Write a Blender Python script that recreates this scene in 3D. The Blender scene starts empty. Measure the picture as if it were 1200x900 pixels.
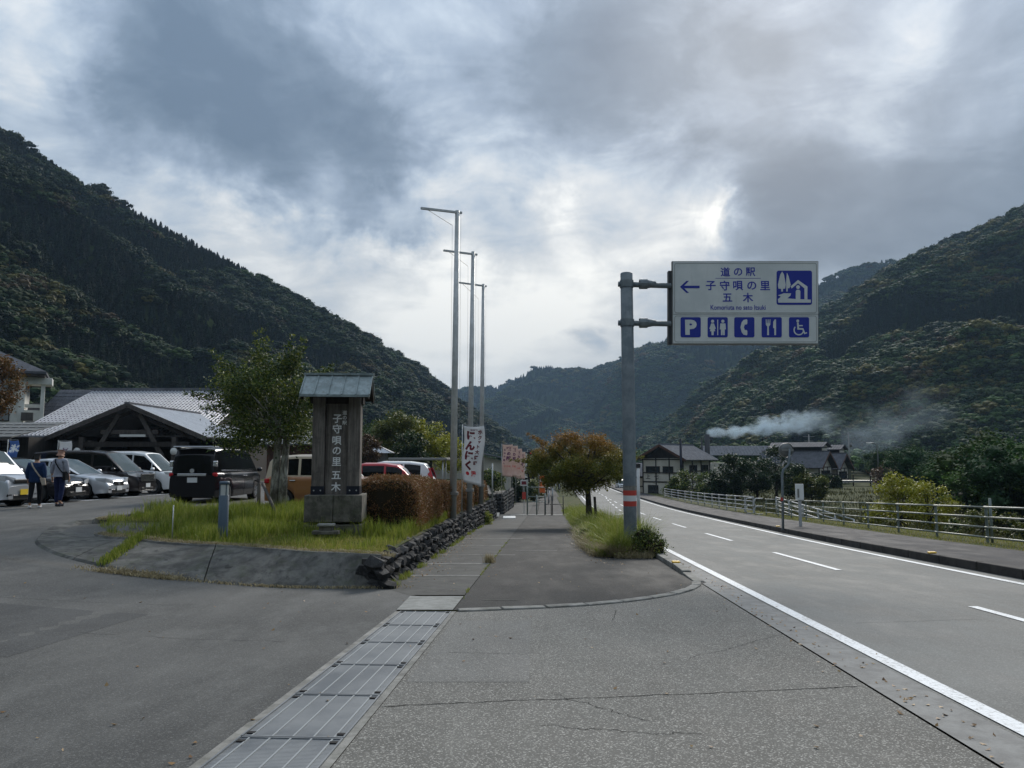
import bpy, bmesh, math, random
import numpy as np
from mathutils import Vector, Matrix, Euler, noise as mnoise

random.seed(7)
RNG = np.random.default_rng(7)
SC = bpy.context.scene
COL = SC.collection
PI = math.pi

# ------------------------------------------------------------------ camera
F = 883.0                      # focal length in photo pixels (1200 wide)
PITCH = math.atan(87 / F)
CAM_Z = 1.5
cam_d = bpy.data.cameras.new('camera')
cam = bpy.data.objects.new('camera', cam_d)
COL.objects.link(cam)
cam_d.sensor_width = 36.0
cam_d.lens = 36.0 * F / 1200
cam_d.clip_start = 0.1
cam_d.clip_end = 9000
cam.location = (0, 0, CAM_Z)
cam.rotation_euler = (PI / 2 + PITCH, 0, 0)
SC.camera = cam

SC.render.engine = 'CYCLES'
SC.cycles.use_denoising = True
SC.cycles.max_bounces = 6
SC.cycles.diffuse_bounces = 3
SC.cycles.glossy_bounces = 3
SC.cycles.transmission_bounces = 4
SC.cycles.transparent_max_bounces = 12
SC.cycles.volume_bounces = 1
SC.cycles.volume_step_rate = 2.0
SC.view_settings.view_transform = 'Standard'
SC.view_settings.look = 'None'
SC.view_settings.gamma = 1.0
SC.view_settings.use_curve_mapping = False
SC.view_settings.exposure = 1.12

_c, _s = math.cos(PITCH), math.sin(PITCH)


def ray(u, v):
    a = (u - 600) / F
    b = (450 - v) / F
    return (a, _c - b * _s, _s + b * _c)


def at(u, v, d):
    """the point seen at photo pixel (u, v) at the distance d ahead"""
    r = ray(u, v)
    t = d / r[1]
    return Vector((r[0] * t, d, CAM_Z + r[2] * t))


# ------------------------------------------------------------------ node helpers
class NT:
    def __init__(self, tree):
        self.t = tree
        self.n = tree.nodes
        self.l = tree.links

    def new(self, kind, **kw):
        nd = self.n.new(kind)
        for k, val in kw.items():
            setattr(nd, k, val)
        return nd

    def put(self, sock, val):
        if isinstance(val, bpy.types.NodeSocket):
            self.l.new(val, sock)
        elif val is not None:
            if isinstance(val, (tuple, list)) and len(val) == 3 and sock.type == 'RGBA':
                val = (*val, 1)
            sock.default_value = val

    def math(self, op, a, b=None, c=None, clamp=False):
        nd = self.new('ShaderNodeMath', operation=op, use_clamp=clamp)
        self.put(nd.inputs[0], a)
        if b is not None:
            self.put(nd.inputs[1], b)
        if c is not None:
            self.put(nd.inputs[2], c)
        return nd.outputs[0]

    def vmath(self, op, a, b=None):
        nd = self.new('ShaderNodeVectorMath', operation=op)
        self.put(nd.inputs[0], a)
        if b is not None:
            if op == 'SCALE':
                self.put(nd.inputs['Scale'], b)
            else:
                self.put(nd.inputs[1], b)
        return nd.outputs['Value'] if op in ('DOT_PRODUCT', 'LENGTH', 'DISTANCE') else nd.outputs['Vector']

    def noise(self, vec, scale, detail=4, rough=0.55, dist=0.0, col=False):
        nd = self.new('ShaderNodeTexNoise')
        self.put(nd.inputs['Vector'], vec)
        nd.inputs['Scale'].default_value = scale
        nd.inputs['Detail'].default_value = detail
        nd.inputs['Roughness'].default_value = rough
        nd.inputs['Distortion'].default_value = dist
        return nd.outputs['Color'] if col else nd.outputs['Fac']

    def voronoi(self, vec, scale, feature='F1', out='Distance', rnd=1.0):
        nd = self.new('ShaderNodeTexVoronoi', feature=feature)
        self.put(nd.inputs['Vector'], vec)
        nd.inputs['Scale'].default_value = scale
        nd.inputs['Randomness'].default_value = rnd
        return nd.outputs[out]

    def ramp(self, fac, stops, interp='LINEAR'):
        nd = self.new('ShaderNodeValToRGB')
        cr = nd.color_ramp
        cr.interpolation = interp
        while len(cr.elements) < len(stops):
            cr.elements.new(0.5)
        for e, (p, c) in zip(cr.elements, stops):
            e.position = p
            e.color = (c, c, c, 1) if isinstance(c, (int, float)) else (*c[:3], 1)
        self.put(nd.inputs[0], fac)
        return nd.outputs[0]

    def mix(self, fac, a, b, blend='MIX'):
        nd = self.new('ShaderNodeMix', data_type='RGBA', blend_type=blend)
        self.put(nd.inputs[0], fac)
        self.put(nd.inputs[6], a)
        self.put(nd.inputs[7], b)
        return nd.outputs[2]

    def rng(self, val, a, b, c=0.0, d=1.0, smooth=True):
        nd = self.new('ShaderNodeMapRange')
        nd.interpolation_type = 'SMOOTHSTEP' if smooth else 'LINEAR'
        self.put(nd.inputs[0], val)
        for i, x in enumerate((a, b, c, d)):
            self.put(nd.inputs[1 + i], x)
        return nd.outputs[0]

    def mapping(self, vec, scale=(1, 1, 1), loc=(0, 0, 0), rot=(0, 0, 0)):
        nd = self.new('ShaderNodeMapping')
        self.put(nd.inputs[0], vec)
        nd.inputs['Scale'].default_value = scale
        nd.inputs['Location'].default_value = loc
        nd.inputs['Rotation'].default_value = rot
        return nd.outputs[0]


def material(name, build=None, color=(0.5, 0.5, 0.5), rough=0.7, metal=0.0, spec=0.4):
    m = bpy.data.materials.new(name)
    m.use_nodes = True
    nt = NT(m.node_tree)
    bs = m.node_tree.nodes['Principled BSDF']
    bs.inputs['Base Color'].default_value = (*color, 1)
    bs.inputs['Roughness'].default_value = rough
    bs.inputs['Metallic'].default_value = metal
    bs.inputs['Specular IOR Level'].default_value = spec
    if build:
        build(nt, bs)
    return m


def bump(nt, bs, height, strength=0.3, dist=0.01):
    b = nt.new('ShaderNodeBump')
    b.inputs['Strength'].default_value = strength
    b.inputs['Distance'].default_value = dist
    nt.put(b.inputs['Height'], height)
    nt.l.new(b.outputs[0], bs.inputs['Normal'])


def objco(nt):
    return nt.new('ShaderNodeTexCoord').outputs['Object']


def worldpos(nt):
    return nt.new('ShaderNodeNewGeometry').outputs['Position']


# ------------------------------------------------------------------ world: overcast sky with broken cloud
SUN_EL = math.radians(31)
SUN_AZ = math.radians(20)      # to the right of straight ahead (+y)
w = bpy.data.worlds.new('World')
SC.world = w
w.use_nodes = True
nt = NT(w.node_tree)
w.node_tree.nodes.clear()
tc = nt.new('ShaderNodeTexCoord')
D = nt.vmath('NORMALIZE', tc.outputs['Generated'])
sky = nt.new('ShaderNodeTexSky', sky_type='NISHITA', sun_disc=False)
sky.sun_elevation = SUN_EL
sky.sun_rotation = SUN_AZ
sky.air_density = 1.2
sky.dust_density = 2.0
skyc = nt.vmath('SCALE', sky.outputs[0], 0.06)
sep = nt.new('ShaderNodeSeparateXYZ')
nt.put(sep.inputs[0], D)
zc = nt.math('ADD', nt.math('MAXIMUM', sep.outputs[2], 0.0), 0.22)
flat = nt.new('ShaderNodeCombineXYZ')
nt.put(flat.inputs[0], nt.math('DIVIDE', sep.outputs[0], zc))
nt.put(flat.inputs[1], nt.math('DIVIDE', sep.outputs[1], zc))
FL = flat.outputs[0]
n1 = nt.noise(nt.mapping(FL, loc=(3.1, 1.7, 0)), 1.7, 8, 0.56, 0.5)
n2 = nt.noise(nt.mapping(FL, loc=(7.3, -2.2, 0), scale=(1, 1.3, 1)), 4.6, 8, 0.60, 0.7)
n3 = nt.noise(nt.mapping(D, scale=(1, 1, 1.25), loc=(1.3, 0.4, 2.0)), 9.0, 8, 0.62, 0.5)
base = nt.math('ADD', nt.math('MULTIPLY', nt.math('SUBTRACT', n1, 0.5), 0.95),
               nt.math('ADD', nt.math('MULTIPLY', nt.math('SUBTRACT', n2, 0.5), 0.52),
                       nt.math('MULTIPLY', nt.math('SUBTRACT', n3, 0.5), 0.34)))
base = nt.math('MULTIPLY', base, nt.rng(sep.outputs[2], 0.02, 0.33, 0.30, 1.0))
# large cloud masses and thin patches, each at its place in the sky, edges broken up by noise
wob = nt.vmath('SCALE', nt.vmath('SUBTRACT', nt.noise(nt.mapping(D, scale=(1, 1, 1.1)), 6.5, 7, 0.62, 0.3, col=True), (0.5, 0.5, 0.5)), 0.22)
Dw = nt.vmath('NORMALIZE', nt.vmath('ADD', D, wob))
blobs = [  # u, v, sigma in degrees, amplitude (+ bright, - dark)
    (140, 130, 5.0, -.26), (250, 150, 4.5, -.22), (360, 160, 4.5, -.30), (450, 170, 3.2, -.34), (490, 185, 2.0, -.2), (250, 70, 4, -.14),
    (20, 30, 3.0, .26), (70, 80, 2.0, .12), (420, 50, 3.5, .14), (540, 90, 4, .10), (200, 20, 2, -.1),
    (300, 222, 1.8, -.28), (345, 235, 1.0, -.2), (400, 265, 1.7, -.34), (440, 275, 1.3, -.26), (485, 280, 1.1, -.30), (350, 250, 1.5, .12), (350, 205, 1.5, .12),
    (690, 80, 6, -.34), (780, 120, 4, -.22), (620, 120, 3.5, -.18), (870, 40, 5, -.10), (1000, 190, 4, -.08), (950, 140, 2.5, .10), (1030, 95, 3, .20), (1080, 130, 3, .10),
    (1090, 250, 6.5, -.20), (920, 225, 3, -.20), (1000, 255, 4, -.08), (1150, 215, 2.5, .06), (990, 215, 2, .05), (1180, 190, 5, -.12), (1100, 20, 4, -.10),
    (835, 262, 1.5, .44), (800, 240, 3.0, .12), (700, 200, 4, .10), (650, 250, 5, .08), (730, 265, 1.3, -.10), (640, 215, 1.4, -.10), (690, 240, 1.0, -.08), (760, 190, 3, .10), (600, 170, 3, .06), (860, 235, 1.2, -.22),
    (560, 330, 6, .14), (620, 430, 6, .30), (500, 330, 4, .1), (430, 350, 7, .20), (230, 262, 4, .24), (110, 205, 3.5, .24), (720, 350, 5, .16), (330, 300, 4, .16),
    (690, 411, .9, -.26), (560, 260, 2, -.10), (470, 380, 3, .08), (590, 300, 1.6, -.10),
]
acc = base
for (bu, bv, sg, amp) in blobs:
    dv = Vector(ray(bu, bv)).normalized()
    k = 1 / (2 * (1 - math.cos(math.radians(sg))))
    e = nt.math('EXPONENT', nt.math('MULTIPLY', nt.math('SUBTRACT', nt.vmath('DOT_PRODUCT', Dw, tuple(dv)), 1.0), k * 1.0))
    acc = nt.math('MULTIPLY_ADD', e, amp, acc)
val = nt.math('ADD', acc, 0.50)
cloud = nt.ramp(val, [(0.0, (0.082, 0.116, 0.162)), (0.22, (0.120, 0.160, 0.212)), (0.42, (0.198, 0.246, 0.312)), (0.58, (0.30, 0.350, 0.41)),
                      (0.76, (0.46, 0.48, 0.495)), (1.0, (0.74, 0.735, 0.70))])
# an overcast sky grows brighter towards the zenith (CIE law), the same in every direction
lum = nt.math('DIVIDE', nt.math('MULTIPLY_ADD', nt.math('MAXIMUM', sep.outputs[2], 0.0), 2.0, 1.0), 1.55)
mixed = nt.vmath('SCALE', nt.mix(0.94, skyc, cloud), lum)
# overhead and behind the camera the deck is the same grey cloud
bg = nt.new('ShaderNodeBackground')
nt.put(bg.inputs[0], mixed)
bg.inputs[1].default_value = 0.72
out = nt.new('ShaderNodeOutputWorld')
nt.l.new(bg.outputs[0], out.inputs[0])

sun_d = bpy.data.lights.new('sun', 'SUN')
sun_d.energy = 1.5
sun_d.angle = math.radians(18)
sun_d.color = (1.0, 0.95, 0.88)
sun = bpy.data.objects.new('sun', sun_d)
COL.objects.link(sun)
sdir = Vector((math.sin(SUN_AZ) * math.cos(SUN_EL), math.cos(SUN_AZ) * math.cos(SUN_EL), math.sin(SUN_EL)))
sun.rotation_euler = sdir.to_track_quat('Z', 'Y').to_euler()
sun.location = (20, 60, 60)


# ------------------------------------------------------------------ object helpers
def tag(o, label=None, cat=None, group=None, kind=None):
    if label: o['label'] = label
    if cat: o['category'] = cat
    if group: o['group'] = group
    if kind: o['kind'] = kind
    return o


def empty(name, loc=(0, 0, 0), rz=0.0, label=None, cat=None, group=None):
    o = bpy.data.objects.new(name, None)
    o.empty_display_size = 0.2
    COL.objects.link(o)
    o.location = loc
    o.rotation_euler = (0, 0, rz)
    return tag(o, label, cat, group)


def link_mesh(name, me, mats, parent=None, smooth=False):
    if mats is not None and not me.materials:
        for m in (mats if isinstance(mats, (list, tuple)) else [mats]):
            me.materials.append(m)
    if smooth:
        me.polygons.foreach_set('use_smooth', [True] * len(me.polygons))
    o = bpy.data.objects.new(name, me)
    COL.objects.link(o)
    if parent is not None:
        o.parent = parent
    return o


class MB:
    """collects simple shapes into one mesh"""

    def __init__(self):
        self.v = []
        self.f = []
        self.mi = []

    def add(self, vs, fs, mi=0):
        b = len(self.v)
        self.v.extend([tuple(p) for p in vs])
        self.f.extend([tuple(b + i for i in f) for f in fs])
        self.mi.extend([mi] * len(fs))
        return self

    def box(self, c, s, rz=0.0, mi=0, mat=None):
        x, y, z = s[0] / 2, s[1] / 2, s[2] / 2
        vs = [Vector(p) for p in ((-x, -y, -z), (x, -y, -z), (x, y, -z), (-x, y, -z), (-x, -y, z), (x, -y, z), (x, y, z), (-x, y, z))]
        if mat is None:
            mat = Matrix.Rotation(rz, 3, 'Z')
        vs = [mat @ p + Vector(c) for p in vs]
        return self.add(vs, [(0, 3, 2, 1), (4, 5, 6, 7), (0, 1, 5, 4), (1, 2, 6, 5), (2, 3, 7, 6), (3, 0, 4, 7)], mi)

    def beam(self, a, b, wd, ht, mi=0, up=(0, 0, 1)):
        """rectangular bar from a to b"""
        a, b = Vector(a), Vector(b)
        d = (b - a)
        L = d.length
        d.normalize()
        s = d.cross(Vector(up))
        if s.length < 1e-4:
            s = d.cross(Vector((1, 0, 0)))
        s.normalize()
        t = s.cross(d)
        m = Matrix((s, d, t)).transposed()
        return self.box((a + b) / 2, (wd, L, ht), mat=m, mi=mi)

    def tube(self, pts, r, n=8, mi=0, caps=True):
        pts = [Vector(p) for p in pts]
        rs = r if isinstance(r, (list, tuple)) else [r] * len(pts)
        b = len(self.v)
        prev = None
        for i, p in enumerate(pts):
            d = (pts[min(i + 1, len(pts) - 1)] - pts[max(i - 1, 0)]).normalized()
            if prev is None:
                s = d.cross(Vector((0, 0, 1)))
                if s.length < 1e-3:
                    s = d.cross(Vector((0, 1, 0)))
            else:
                s = prev - d * prev.dot(d)
            s.normalize()
            prev = s
            t = d.cross(s)
            for k in range(n):
                an = 2 * PI * k / n
                self.v.append(tuple(p + (s * math.cos(an) + t * math.sin(an)) * rs[i]))
        for i in range(len(pts) - 1):
            for k in range(n):
                k2 = (k + 1) % n
                self.f.append((b + i * n + k, b + (i + 1) * n + k, b + (i + 1) * n + k2, b + i * n + k2))
                self.mi.append(mi)
        if caps:
            self.f.append(tuple(b + k for k in range(n)))
            self.f.append(tuple(b + (len(pts) - 1) * n + k for k in reversed(range(n))))
            self.mi += [mi, mi]
        return self

    def lathe(self, prof, c=(0, 0, 0), n=24, axis='Z', mi=0):
        """prof: (radius, height) pairs"""
        b = len(self.v)
        c = Vector(c)
        for (r, h) in prof:
            for k in range(n):
                an = 2 * PI * k / n
                p = Vector((r * math.cos(an), r * math.sin(an), h))
                if axis == 'Y':
                    p = Vector((p.x, p.z, p.y))
                elif axis == 'X':
                    p = Vector((p.z, p.y, p.x))
                self.v.append(tuple(p + c))
        for i in range(len(prof) - 1):
            for k in range(n):
                k2 = (k + 1) % n
                self.f.append((b + i * n + k, b + i * n + k2, b + (i + 1) * n + k2, b + (i + 1) * n + k))
                self.mi.append(mi)
        return self

    def poly(self, pts, d, mi=0):
        """prism: a planar outline pushed by the vector d"""
        b = len(pts)
        d = Vector(d)
        vs = [Vector(p) for p in pts] + [Vector(p) + d for p in pts]
        fs = [tuple(range(b)), tuple(b + i for i in reversed(range(b)))]
        for i in range(b):
            j = (i + 1) % b
            fs.append((i, b + i, b + j, j))
        return self.add(vs, fs, mi)

    def mesh(self, name='mesh'):
        me = bpy.data.meshes.new(name)
        me.from_pydata(self.v, [], self.f)
        if any(self.mi):
            me.polygons.foreach_set('material_index', self.mi)
        bm = bmesh.new()
        bm.from_mesh(me)
        bmesh.ops.recalc_face_normals(bm, faces=bm.faces)
        bm.to_mesh(me)
        bm.free()
        return me

    def build(self, name, mats, parent=None, smooth=False, bevel=0.0):
        o = link_mesh(name, self.mesh(name), mats, parent, smooth)
        if bevel:
            md = o.modifiers.new('bevel', 'BEVEL')
            md.width = bevel
            md.segments = 2
            md.limit_method = 'ANGLE'
        return o


def np_mesh(name, verts, faces, mats, parent=None, smooth=False, attr=None):
    """verts (n,3), faces (m,k) arrays, built fast"""
    me = bpy.data.meshes.new(name)
    verts = np.asarray(verts, dtype=np.float32)
    faces = np.asarray(faces, dtype=np.int32)
    k = faces.shape[1]
    me.vertices.add(len(verts))
    me.vertices.foreach_set('co', verts.ravel())
    me.loops.add(faces.size)
    me.loops.foreach_set('vertex_index', faces.ravel())
    me.polygons.add(len(faces))
    me.polygons.foreach_set('loop_start', np.arange(0, faces.size, k, dtype=np.int32))
    me.update(calc_edges=True)
    if smooth:
        me.polygons.foreach_set('use_smooth', np.ones(len(faces), dtype=bool))
    if attr is not None:
        for an, arr in attr.items():
            at_ = me.attributes.new(an, 'FLOAT', 'POINT')
            at_.data.foreach_set('value', np.asarray(arr, dtype=np.float32))
    for m in (mats if isinstance(mats, (list, tuple)) else [mats]):
        me.materials.append(m)
    o = bpy.data.objects.new(name, me)
    COL.objects.link(o)
    if parent is not None:
        o.parent = parent
    return o


def grid_sheet(name, fn, nu, nv, mat, parent=None, smooth=True):
    """fn(i/nu, j/nv) -> point"""
    vs = np.array([fn(i / nu, j / nv) for j in range(nv + 1) for i in range(nu + 1)], dtype=np.float32)
    W = nu + 1
    fs = np.array([(j * W + i, j * W + i + 1, (j + 1) * W + i + 1, (j + 1) * W + i) for j in range(nv) for i in range(nu)])
    return np_mesh(name, vs, fs, mat, parent, smooth)


def copy_tree(o, parent=None):
    c = o.copy()
    COL.objects.link(c)
    if parent is not None:
        c.parent = parent
    for ch in list(o.children):
        copy_tree(ch, c)
    return c


_TXT = {}


def text_mesh(s, size=1.0, bold=0.0, depth=0.002, align='CENTER'):
    """flat lettering as a mesh in the xy plane, centred on the origin"""
    key = (s, size, bold, depth, align)
    if key in _TXT:
        return _TXT[key]
    cu = bpy.data.curves.new('lettering', 'FONT')
    cu.body = s
    cu.size = size
    cu.offset = bold
    cu.extrude = depth
    cu.align_x = align
    cu.resolution_u = 3
    ob = bpy.data.objects.new('lettering_source', cu)
    COL.objects.link(ob)
    dg = bpy.context.evaluated_depsgraph_get()
    dg.update()
    me = bpy.data.meshes.new_from_object(ob.evaluated_get(dg))
    bpy.data.objects.remove(ob)
    bpy.data.curves.remove(cu)
    if len(me.vertices):
        co = np.array([v.co for v in me.vertices])
        cy = (co[:, 1].min() + co[:, 1].max()) / 2
        cx = (co[:, 0].min() + co[:, 0].max()) / 2
        for v in me.vertices:
            v.co.y -= cy
            if align == 'CENTER':
                v.co.x -= cx
    _TXT[key] = me
    return me


def text_obj(s, size, mat, parent, mtx, bold=0.0, depth=0.002, warp=None, name='lettering'):
    me = text_mesh(s, size, bold, depth).copy()
    me.transform(mtx)
    if warp:
        for v in me.vertices:
            v.co = warp(v.co)
    me.materials.clear()
    me.materials.append(mat)
    return link_mesh(name, me, None, parent)


def interp(x, pts):
    xs = [p[0] for p in pts]
    ys = [p[1] for p in pts]
    return float(np.interp(x, xs, ys))


def sstep(a, b, x):
    t = min(1.0, max(0.0, (x - a) / (b - a)))
    return t * t * (3 - 2 * t)


def fbm(x, y, z=0.0, o=4):
    return mnoise.fractal(Vector((x, y, z)), 1.0, 2.0, o)


# ------------------------------------------------------------------ lie of the land
def zprof(y):
    if y < 40:
        return -0.046 * y
    t = y - 40
    return -1.84 - 0.012 * min(t, 420) - 0.034 * 40 * (1 - math.exp(-t / 40))


def smooth_tab(tab):
    xs = np.linspace(tab[0][0], tab[-1][0], 400)
    ys = np.interp(xs, [p[0] for p in tab], [p[1] for p in tab])
    k = np.hanning(25)
    k /= k.sum()
    pad = 12
    yp = np.concatenate([ys[0] - (ys[1] - ys[0]) * np.arange(pad, 0, -1), ys, ys[-1] + (ys[-1] - ys[-2]) * np.arange(1, pad + 1)])
    ys2 = np.convolve(yp, k, 'valid')
    return lambda y: float(np.interp(y, xs, ys2))


_L = smooth_tab([(-30, 1.4), (5, 3.15), (13, 3.62), (23, 4.2), (33, 4.85), (47, 5.85), (85, 8.2), (140, 11.8), (200, 16), (320, 25)])
_R = smooth_tab([(-30, 6.1), (5, 8.0), (13, 8.5), (23, 9.25), (33, 10.4), (47, 12.0), (85, 14.9), (140, 18.6), (200, 22.6), (320, 31)])
_C = smooth_tab([(-30, 4.0), (5, 5.85), (13, 6.3), (23, 6.9), (33, 7.6), (47, 8.75), (85, 11.4), (140, 15.1), (200, 19.2), (320, 28)])


def kerbR(y): return _R(y) + 0.42


def walkR(y): return kerbR(y) + 2.65


def fenceX(y): return walkR(y) + 0.75


def xw(y): return interp(y, [(0, -1.2), (9.9, -1.45), (12.5, -2.1), (20, -1.9), (29.6, -1.7), (56.9, -0.6), (120, 2.3), (300, 11)])


def joint(y): return -0.76 + 0.0442 * (y - 10)


def pathR(y): return interp(y, [(18.2, 1.95), (20.6, 2.1), (49.6, 3.6), (100, 5.9), (300, 14)])


def lotz(y): return 0.05 - 0.01 * (max(22.5, min(60, y)) - 22.5)


def h(x, y):
    P = zprof(y)
    t = min(1, max(0, (y - 15) / 4.5))
    w_ = xw(max(y, 12.5))
    xl = -11 + (w_ - 1.4 + 11) * t
    xr = -3 + (w_ - 0.25 + 3) * t
    s = sstep(xl, xr, x)
    LZ = lotz(y) - 0.2 * sstep(-11, -6, x) * sstep(23, 29, y)
    z = LZ * (1 - s) + P * s if y < 70 else lotz(y) * (1 - s) * (1 - sstep(70, 160, y)) + P * (s + (1 - s) * sstep(70, 160, y))
    if x > fenceX(y) + 0.6 if y < 320 else x > fenceX(320):
        f = sstep(0.6, 14, x - fenceX(min(y, 320)))
        z = z * (1 - f) + min(-3.3, -3.3) * f
        z -= 12 * sstep(9, 38, x - 0.42 * y)
    return z

# ------------------------------------------------------------------ ground materials
def asphalt(dark, light, speck, scale=260, wear=0.25, speckamt=0.5):
    def b(nt, bs):
        P = worldpos(nt)
        big = nt.math('ADD', nt.math('MULTIPLY', nt.noise(P, 0.35, 6, 0.65), 0.65), nt.math('MULTIPLY', nt.noise(nt.mapping(P, scale=(1, .25, 1), rot=(0, 0, .3)), 1.1, 6, 0.7), 0.35))
        mid = nt.noise(nt.mapping(P, scale=(1, 0.35, 1)), 2.2, 5, 0.65)
        fine = nt.noise(P, scale * 0.6, 3, 0.7)
        vor = nt.voronoi(P, scale, out='Color')
        sepc = nt.new('ShaderNodeSeparateColor')
        nt.put(sepc.inputs[0], vor)
        dist = nt.voronoi(P, scale)
        c = nt.mix(nt.rng(big, 0.36, 0.64), dark, light)
        c = nt.mix(nt.math('MULTIPLY', nt.rng(mid, 0.42, 0.72), wear), c, tuple(min(1, k * 1.5) for k in light))
        stones = nt.math('MULTIPLY', nt.rng(sepc.outputs[0], 0.72, 0.98), speckamt)
        c = nt.mix(stones, c, speck)
        pits = nt.math('MULTIPLY', nt.rng(fine, 0.62, 0.45), 0.25)
        c = nt.mix(pits, c, tuple(k * 0.4 for k in dark))
        nt.put(bs.inputs['Base Color'], c)
        nt.put(bs.inputs['Roughness'], nt.rng(mid, 0.3, 0.7, 0.78, 0.92))
        hgt = nt.math('ADD', nt.math('MULTIPLY', dist, -1.0), nt.math('MULTIPLY', fine, 0.6))
        bump(nt, bs, hgt, 0.55, 0.004)
    return b


M = {}
M['apron'] = material('coarse_grey_asphalt', asphalt((0.104, 0.100, 0.089), (0.153, 0.147, 0.131), (0.50, 0.48, 0.43), 115, 0.4, 0.75), spec=0.25)
M['drive'] = material('smooth_dark_asphalt', asphalt((0.056, 0.056, 0.053), (0.106, 0.104, 0.097), (0.24, 0.235, 0.22), 110, 0.6, 0.45), spec=0.25)
M['road'] = material('road_asphalt', asphalt((0.138, 0.136, 0.125), (0.20, 0.197, 0.182), (0.36, 0.35, 0.32), 100, 0.5, 0.5), spec=0.25)
M['walk'] = material('walkway_asphalt', asphalt((0.016, 0.0155, 0.015), (0.037, 0.036, 0.033), (0.15, 0.148, 0.14), 130, 0.6, 0.4), spec=0.25)
M['swalk'] = material('sidewalk_asphalt', asphalt((0.030, 0.029, 0.031), (0.048, 0.046, 0.049), (0.09, 0.09, 0.09), 150, 0.25, 0.25), spec=0.25)


def concrete(dark, light, stain=0.5, moss=0.0, sc=3.0):
    def b(nt, bs):
        P = worldpos(nt)
        a = nt.noise(P, sc, 7, 0.68, 0.3)
        f = nt.noise(P, sc * 22, 4, 0.7)
        c = nt.mix(nt.rng(a, 0.32, 0.68), dark, light)
        st = nt.noise(nt.mapping(P, scale=(1, 1, 0.35), loc=(4, 2, 1)), sc * 1.7, 6, 0.7, 0.4)
        c = nt.mix(nt.math('MULTIPLY', nt.rng(st, 0.52, 0.72), stain), c, tuple(k * 0.3 for k in dark))
        c = nt.mix(nt.math('MULTIPLY', nt.rng(f, 0.5, 0.8), 0.3), c, tuple(min(1, k * 1.6) for k in light))
        if moss:
            mz = nt.noise(nt.mapping(P, loc=(9, 1, 3)), sc * 1.2, 6, 0.7)
            c = nt.mix(nt.math('MULTIPLY', nt.rng(mz, 0.5, 0.66), moss), c, (0.05, 0.06, 0.03))
        nt.put(bs.inputs['Base Color'], c)
        bump(nt, bs, nt.math('ADD', a, nt.math('MULTIPLY', f, 0.3)), 0.35, 0.012)
    return b


M['gutter'] = material('gutter_concrete', concrete((0.17, 0.165, 0.155), (0.25, 0.245, 0.23), 0.2, 0, 5), rough=0.88)
M['kerb'] = material('kerb_concrete', concrete((0.13, 0.125, 0.11), (0.27, 0.26, 0.235), 0.5, 0.25, 4), rough=0.9)
M['darkkerb'] = material('stained_kerb_concrete', concrete((0.022, 0.020, 0.019), (0.05, 0.045, 0.042), 0.5, 0.1, 3), rough=0.9)
M['bank'] = material('planter_bank_concrete', concrete((0.040, 0.039, 0.035), (0.125, 0.121, 0.108), 0.85, 0.45, 3.0), rough=0.9)
M['slab'] = material('strip_slab_concrete', concrete((0.034, 0.034, 0.032), (0.068, 0.067, 0.061), 0.6, 0.2, 2.5), rough=0.9)
M['paleslab'] = material('pale_slab_concrete', concrete((0.17, 0.17, 0.155), (0.27, 0.27, 0.25), 0.35, 0.15, 3.5), rough=0.9)
M['seam'] = material('seam_concrete', concrete((0.13, 0.13, 0.12), (0.24, 0.235, 0.22), 0.6, 0.1, 5), rough=0.9)


def soil_b(nt, bs):
    P = worldpos(nt)
    a = nt.noise(P, 1.1, 6, 0.65)
    f = nt.noise(P, 18, 4, 0.7)
    c = nt.ramp(a, [(0.3, (0.045, 0.06, 0.018)), (0.5, (0.075, 0.085, 0.028)), (0.62, (0.11, 0.095, 0.045)), (0.75, (0.06, 0.075, 0.022))])
    c = nt.mix(nt.math('MULTIPLY', f, 0.4), c, (0.02, 0.018, 0.01))
    nt.put(bs.inputs['Base Color'], c)
    bump(nt, bs, f, 0.6, 0.03)


M['turf'] = material('turf_ground', soil_b, rough=0.95, spec=0.1)


def field_b(nt, bs):
    P = worldpos(nt)
    a = nt.noise(P, 0.12, 6, 0.65)
    f = nt.noise(P, 2.5, 5, 0.7)
    c = nt.ramp(a, [(0.3, (0.035, 0.048, 0.015)), (0.45, (0.06, 0.065, 0.024)), (0.6, (0.042, 0.055, 0.017)), (0.75, (0.065, 0.06, 0.03))])
    c = nt.mix(nt.math('MULTIPLY', nt.rng(f, .4, .7), 0.5), c, (0.03, 0.035, 0.012))
    nt.put(bs.inputs['Base Color'], c)
    bump(nt, bs, f, 0.6, 0.3)


M['field'] = material('field_ground', field_b, rough=0.95, spec=0.1)


def hill_b(nt, bs):
    P = worldpos(nt)
    a = nt.noise(P, 0.03, 6, 0.65)
    c = nt.ramp(a, [(0.3, (0.018, 0.028, 0.012)), (0.6, (0.026, 0.036, 0.015)), (0.8, (0.03, 0.032, 0.015))])
    nt.put(bs.inputs['Base Color'], c)


M['hill'] = material('forest_floor', hill_b, rough=1.0, spec=0.0)


def paint_b(col, wear):
    def b(nt, bs):
        P = worldpos(nt)
        a = nt.noise(P, 30, 5, 0.75)
        big = nt.noise(P, 1.5, 4, 0.6)
        k = nt.math('MULTIPLY', nt.rng(nt.math('ADD', a, nt.math('MULTIPLY', big, 0.35)), 0.62, 0.86), wear)
        nt.put(bs.inputs['Base Color'], nt.mix(k, col, (0.22, 0.22, 0.21)))
        bump(nt, bs, a, 0.3, 0.002)
    return b


M['paint'] = material('road_paint', paint_b((0.72, 0.73, 0.73), 0.8), rough=0.7)
M['paint_old'] = material('faded_road_paint', paint_b((0.5, 0.5, 0.5), 0.9), rough=0.8)


def structure(o):
    o['kind'] = 'structure'
    return o


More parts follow.
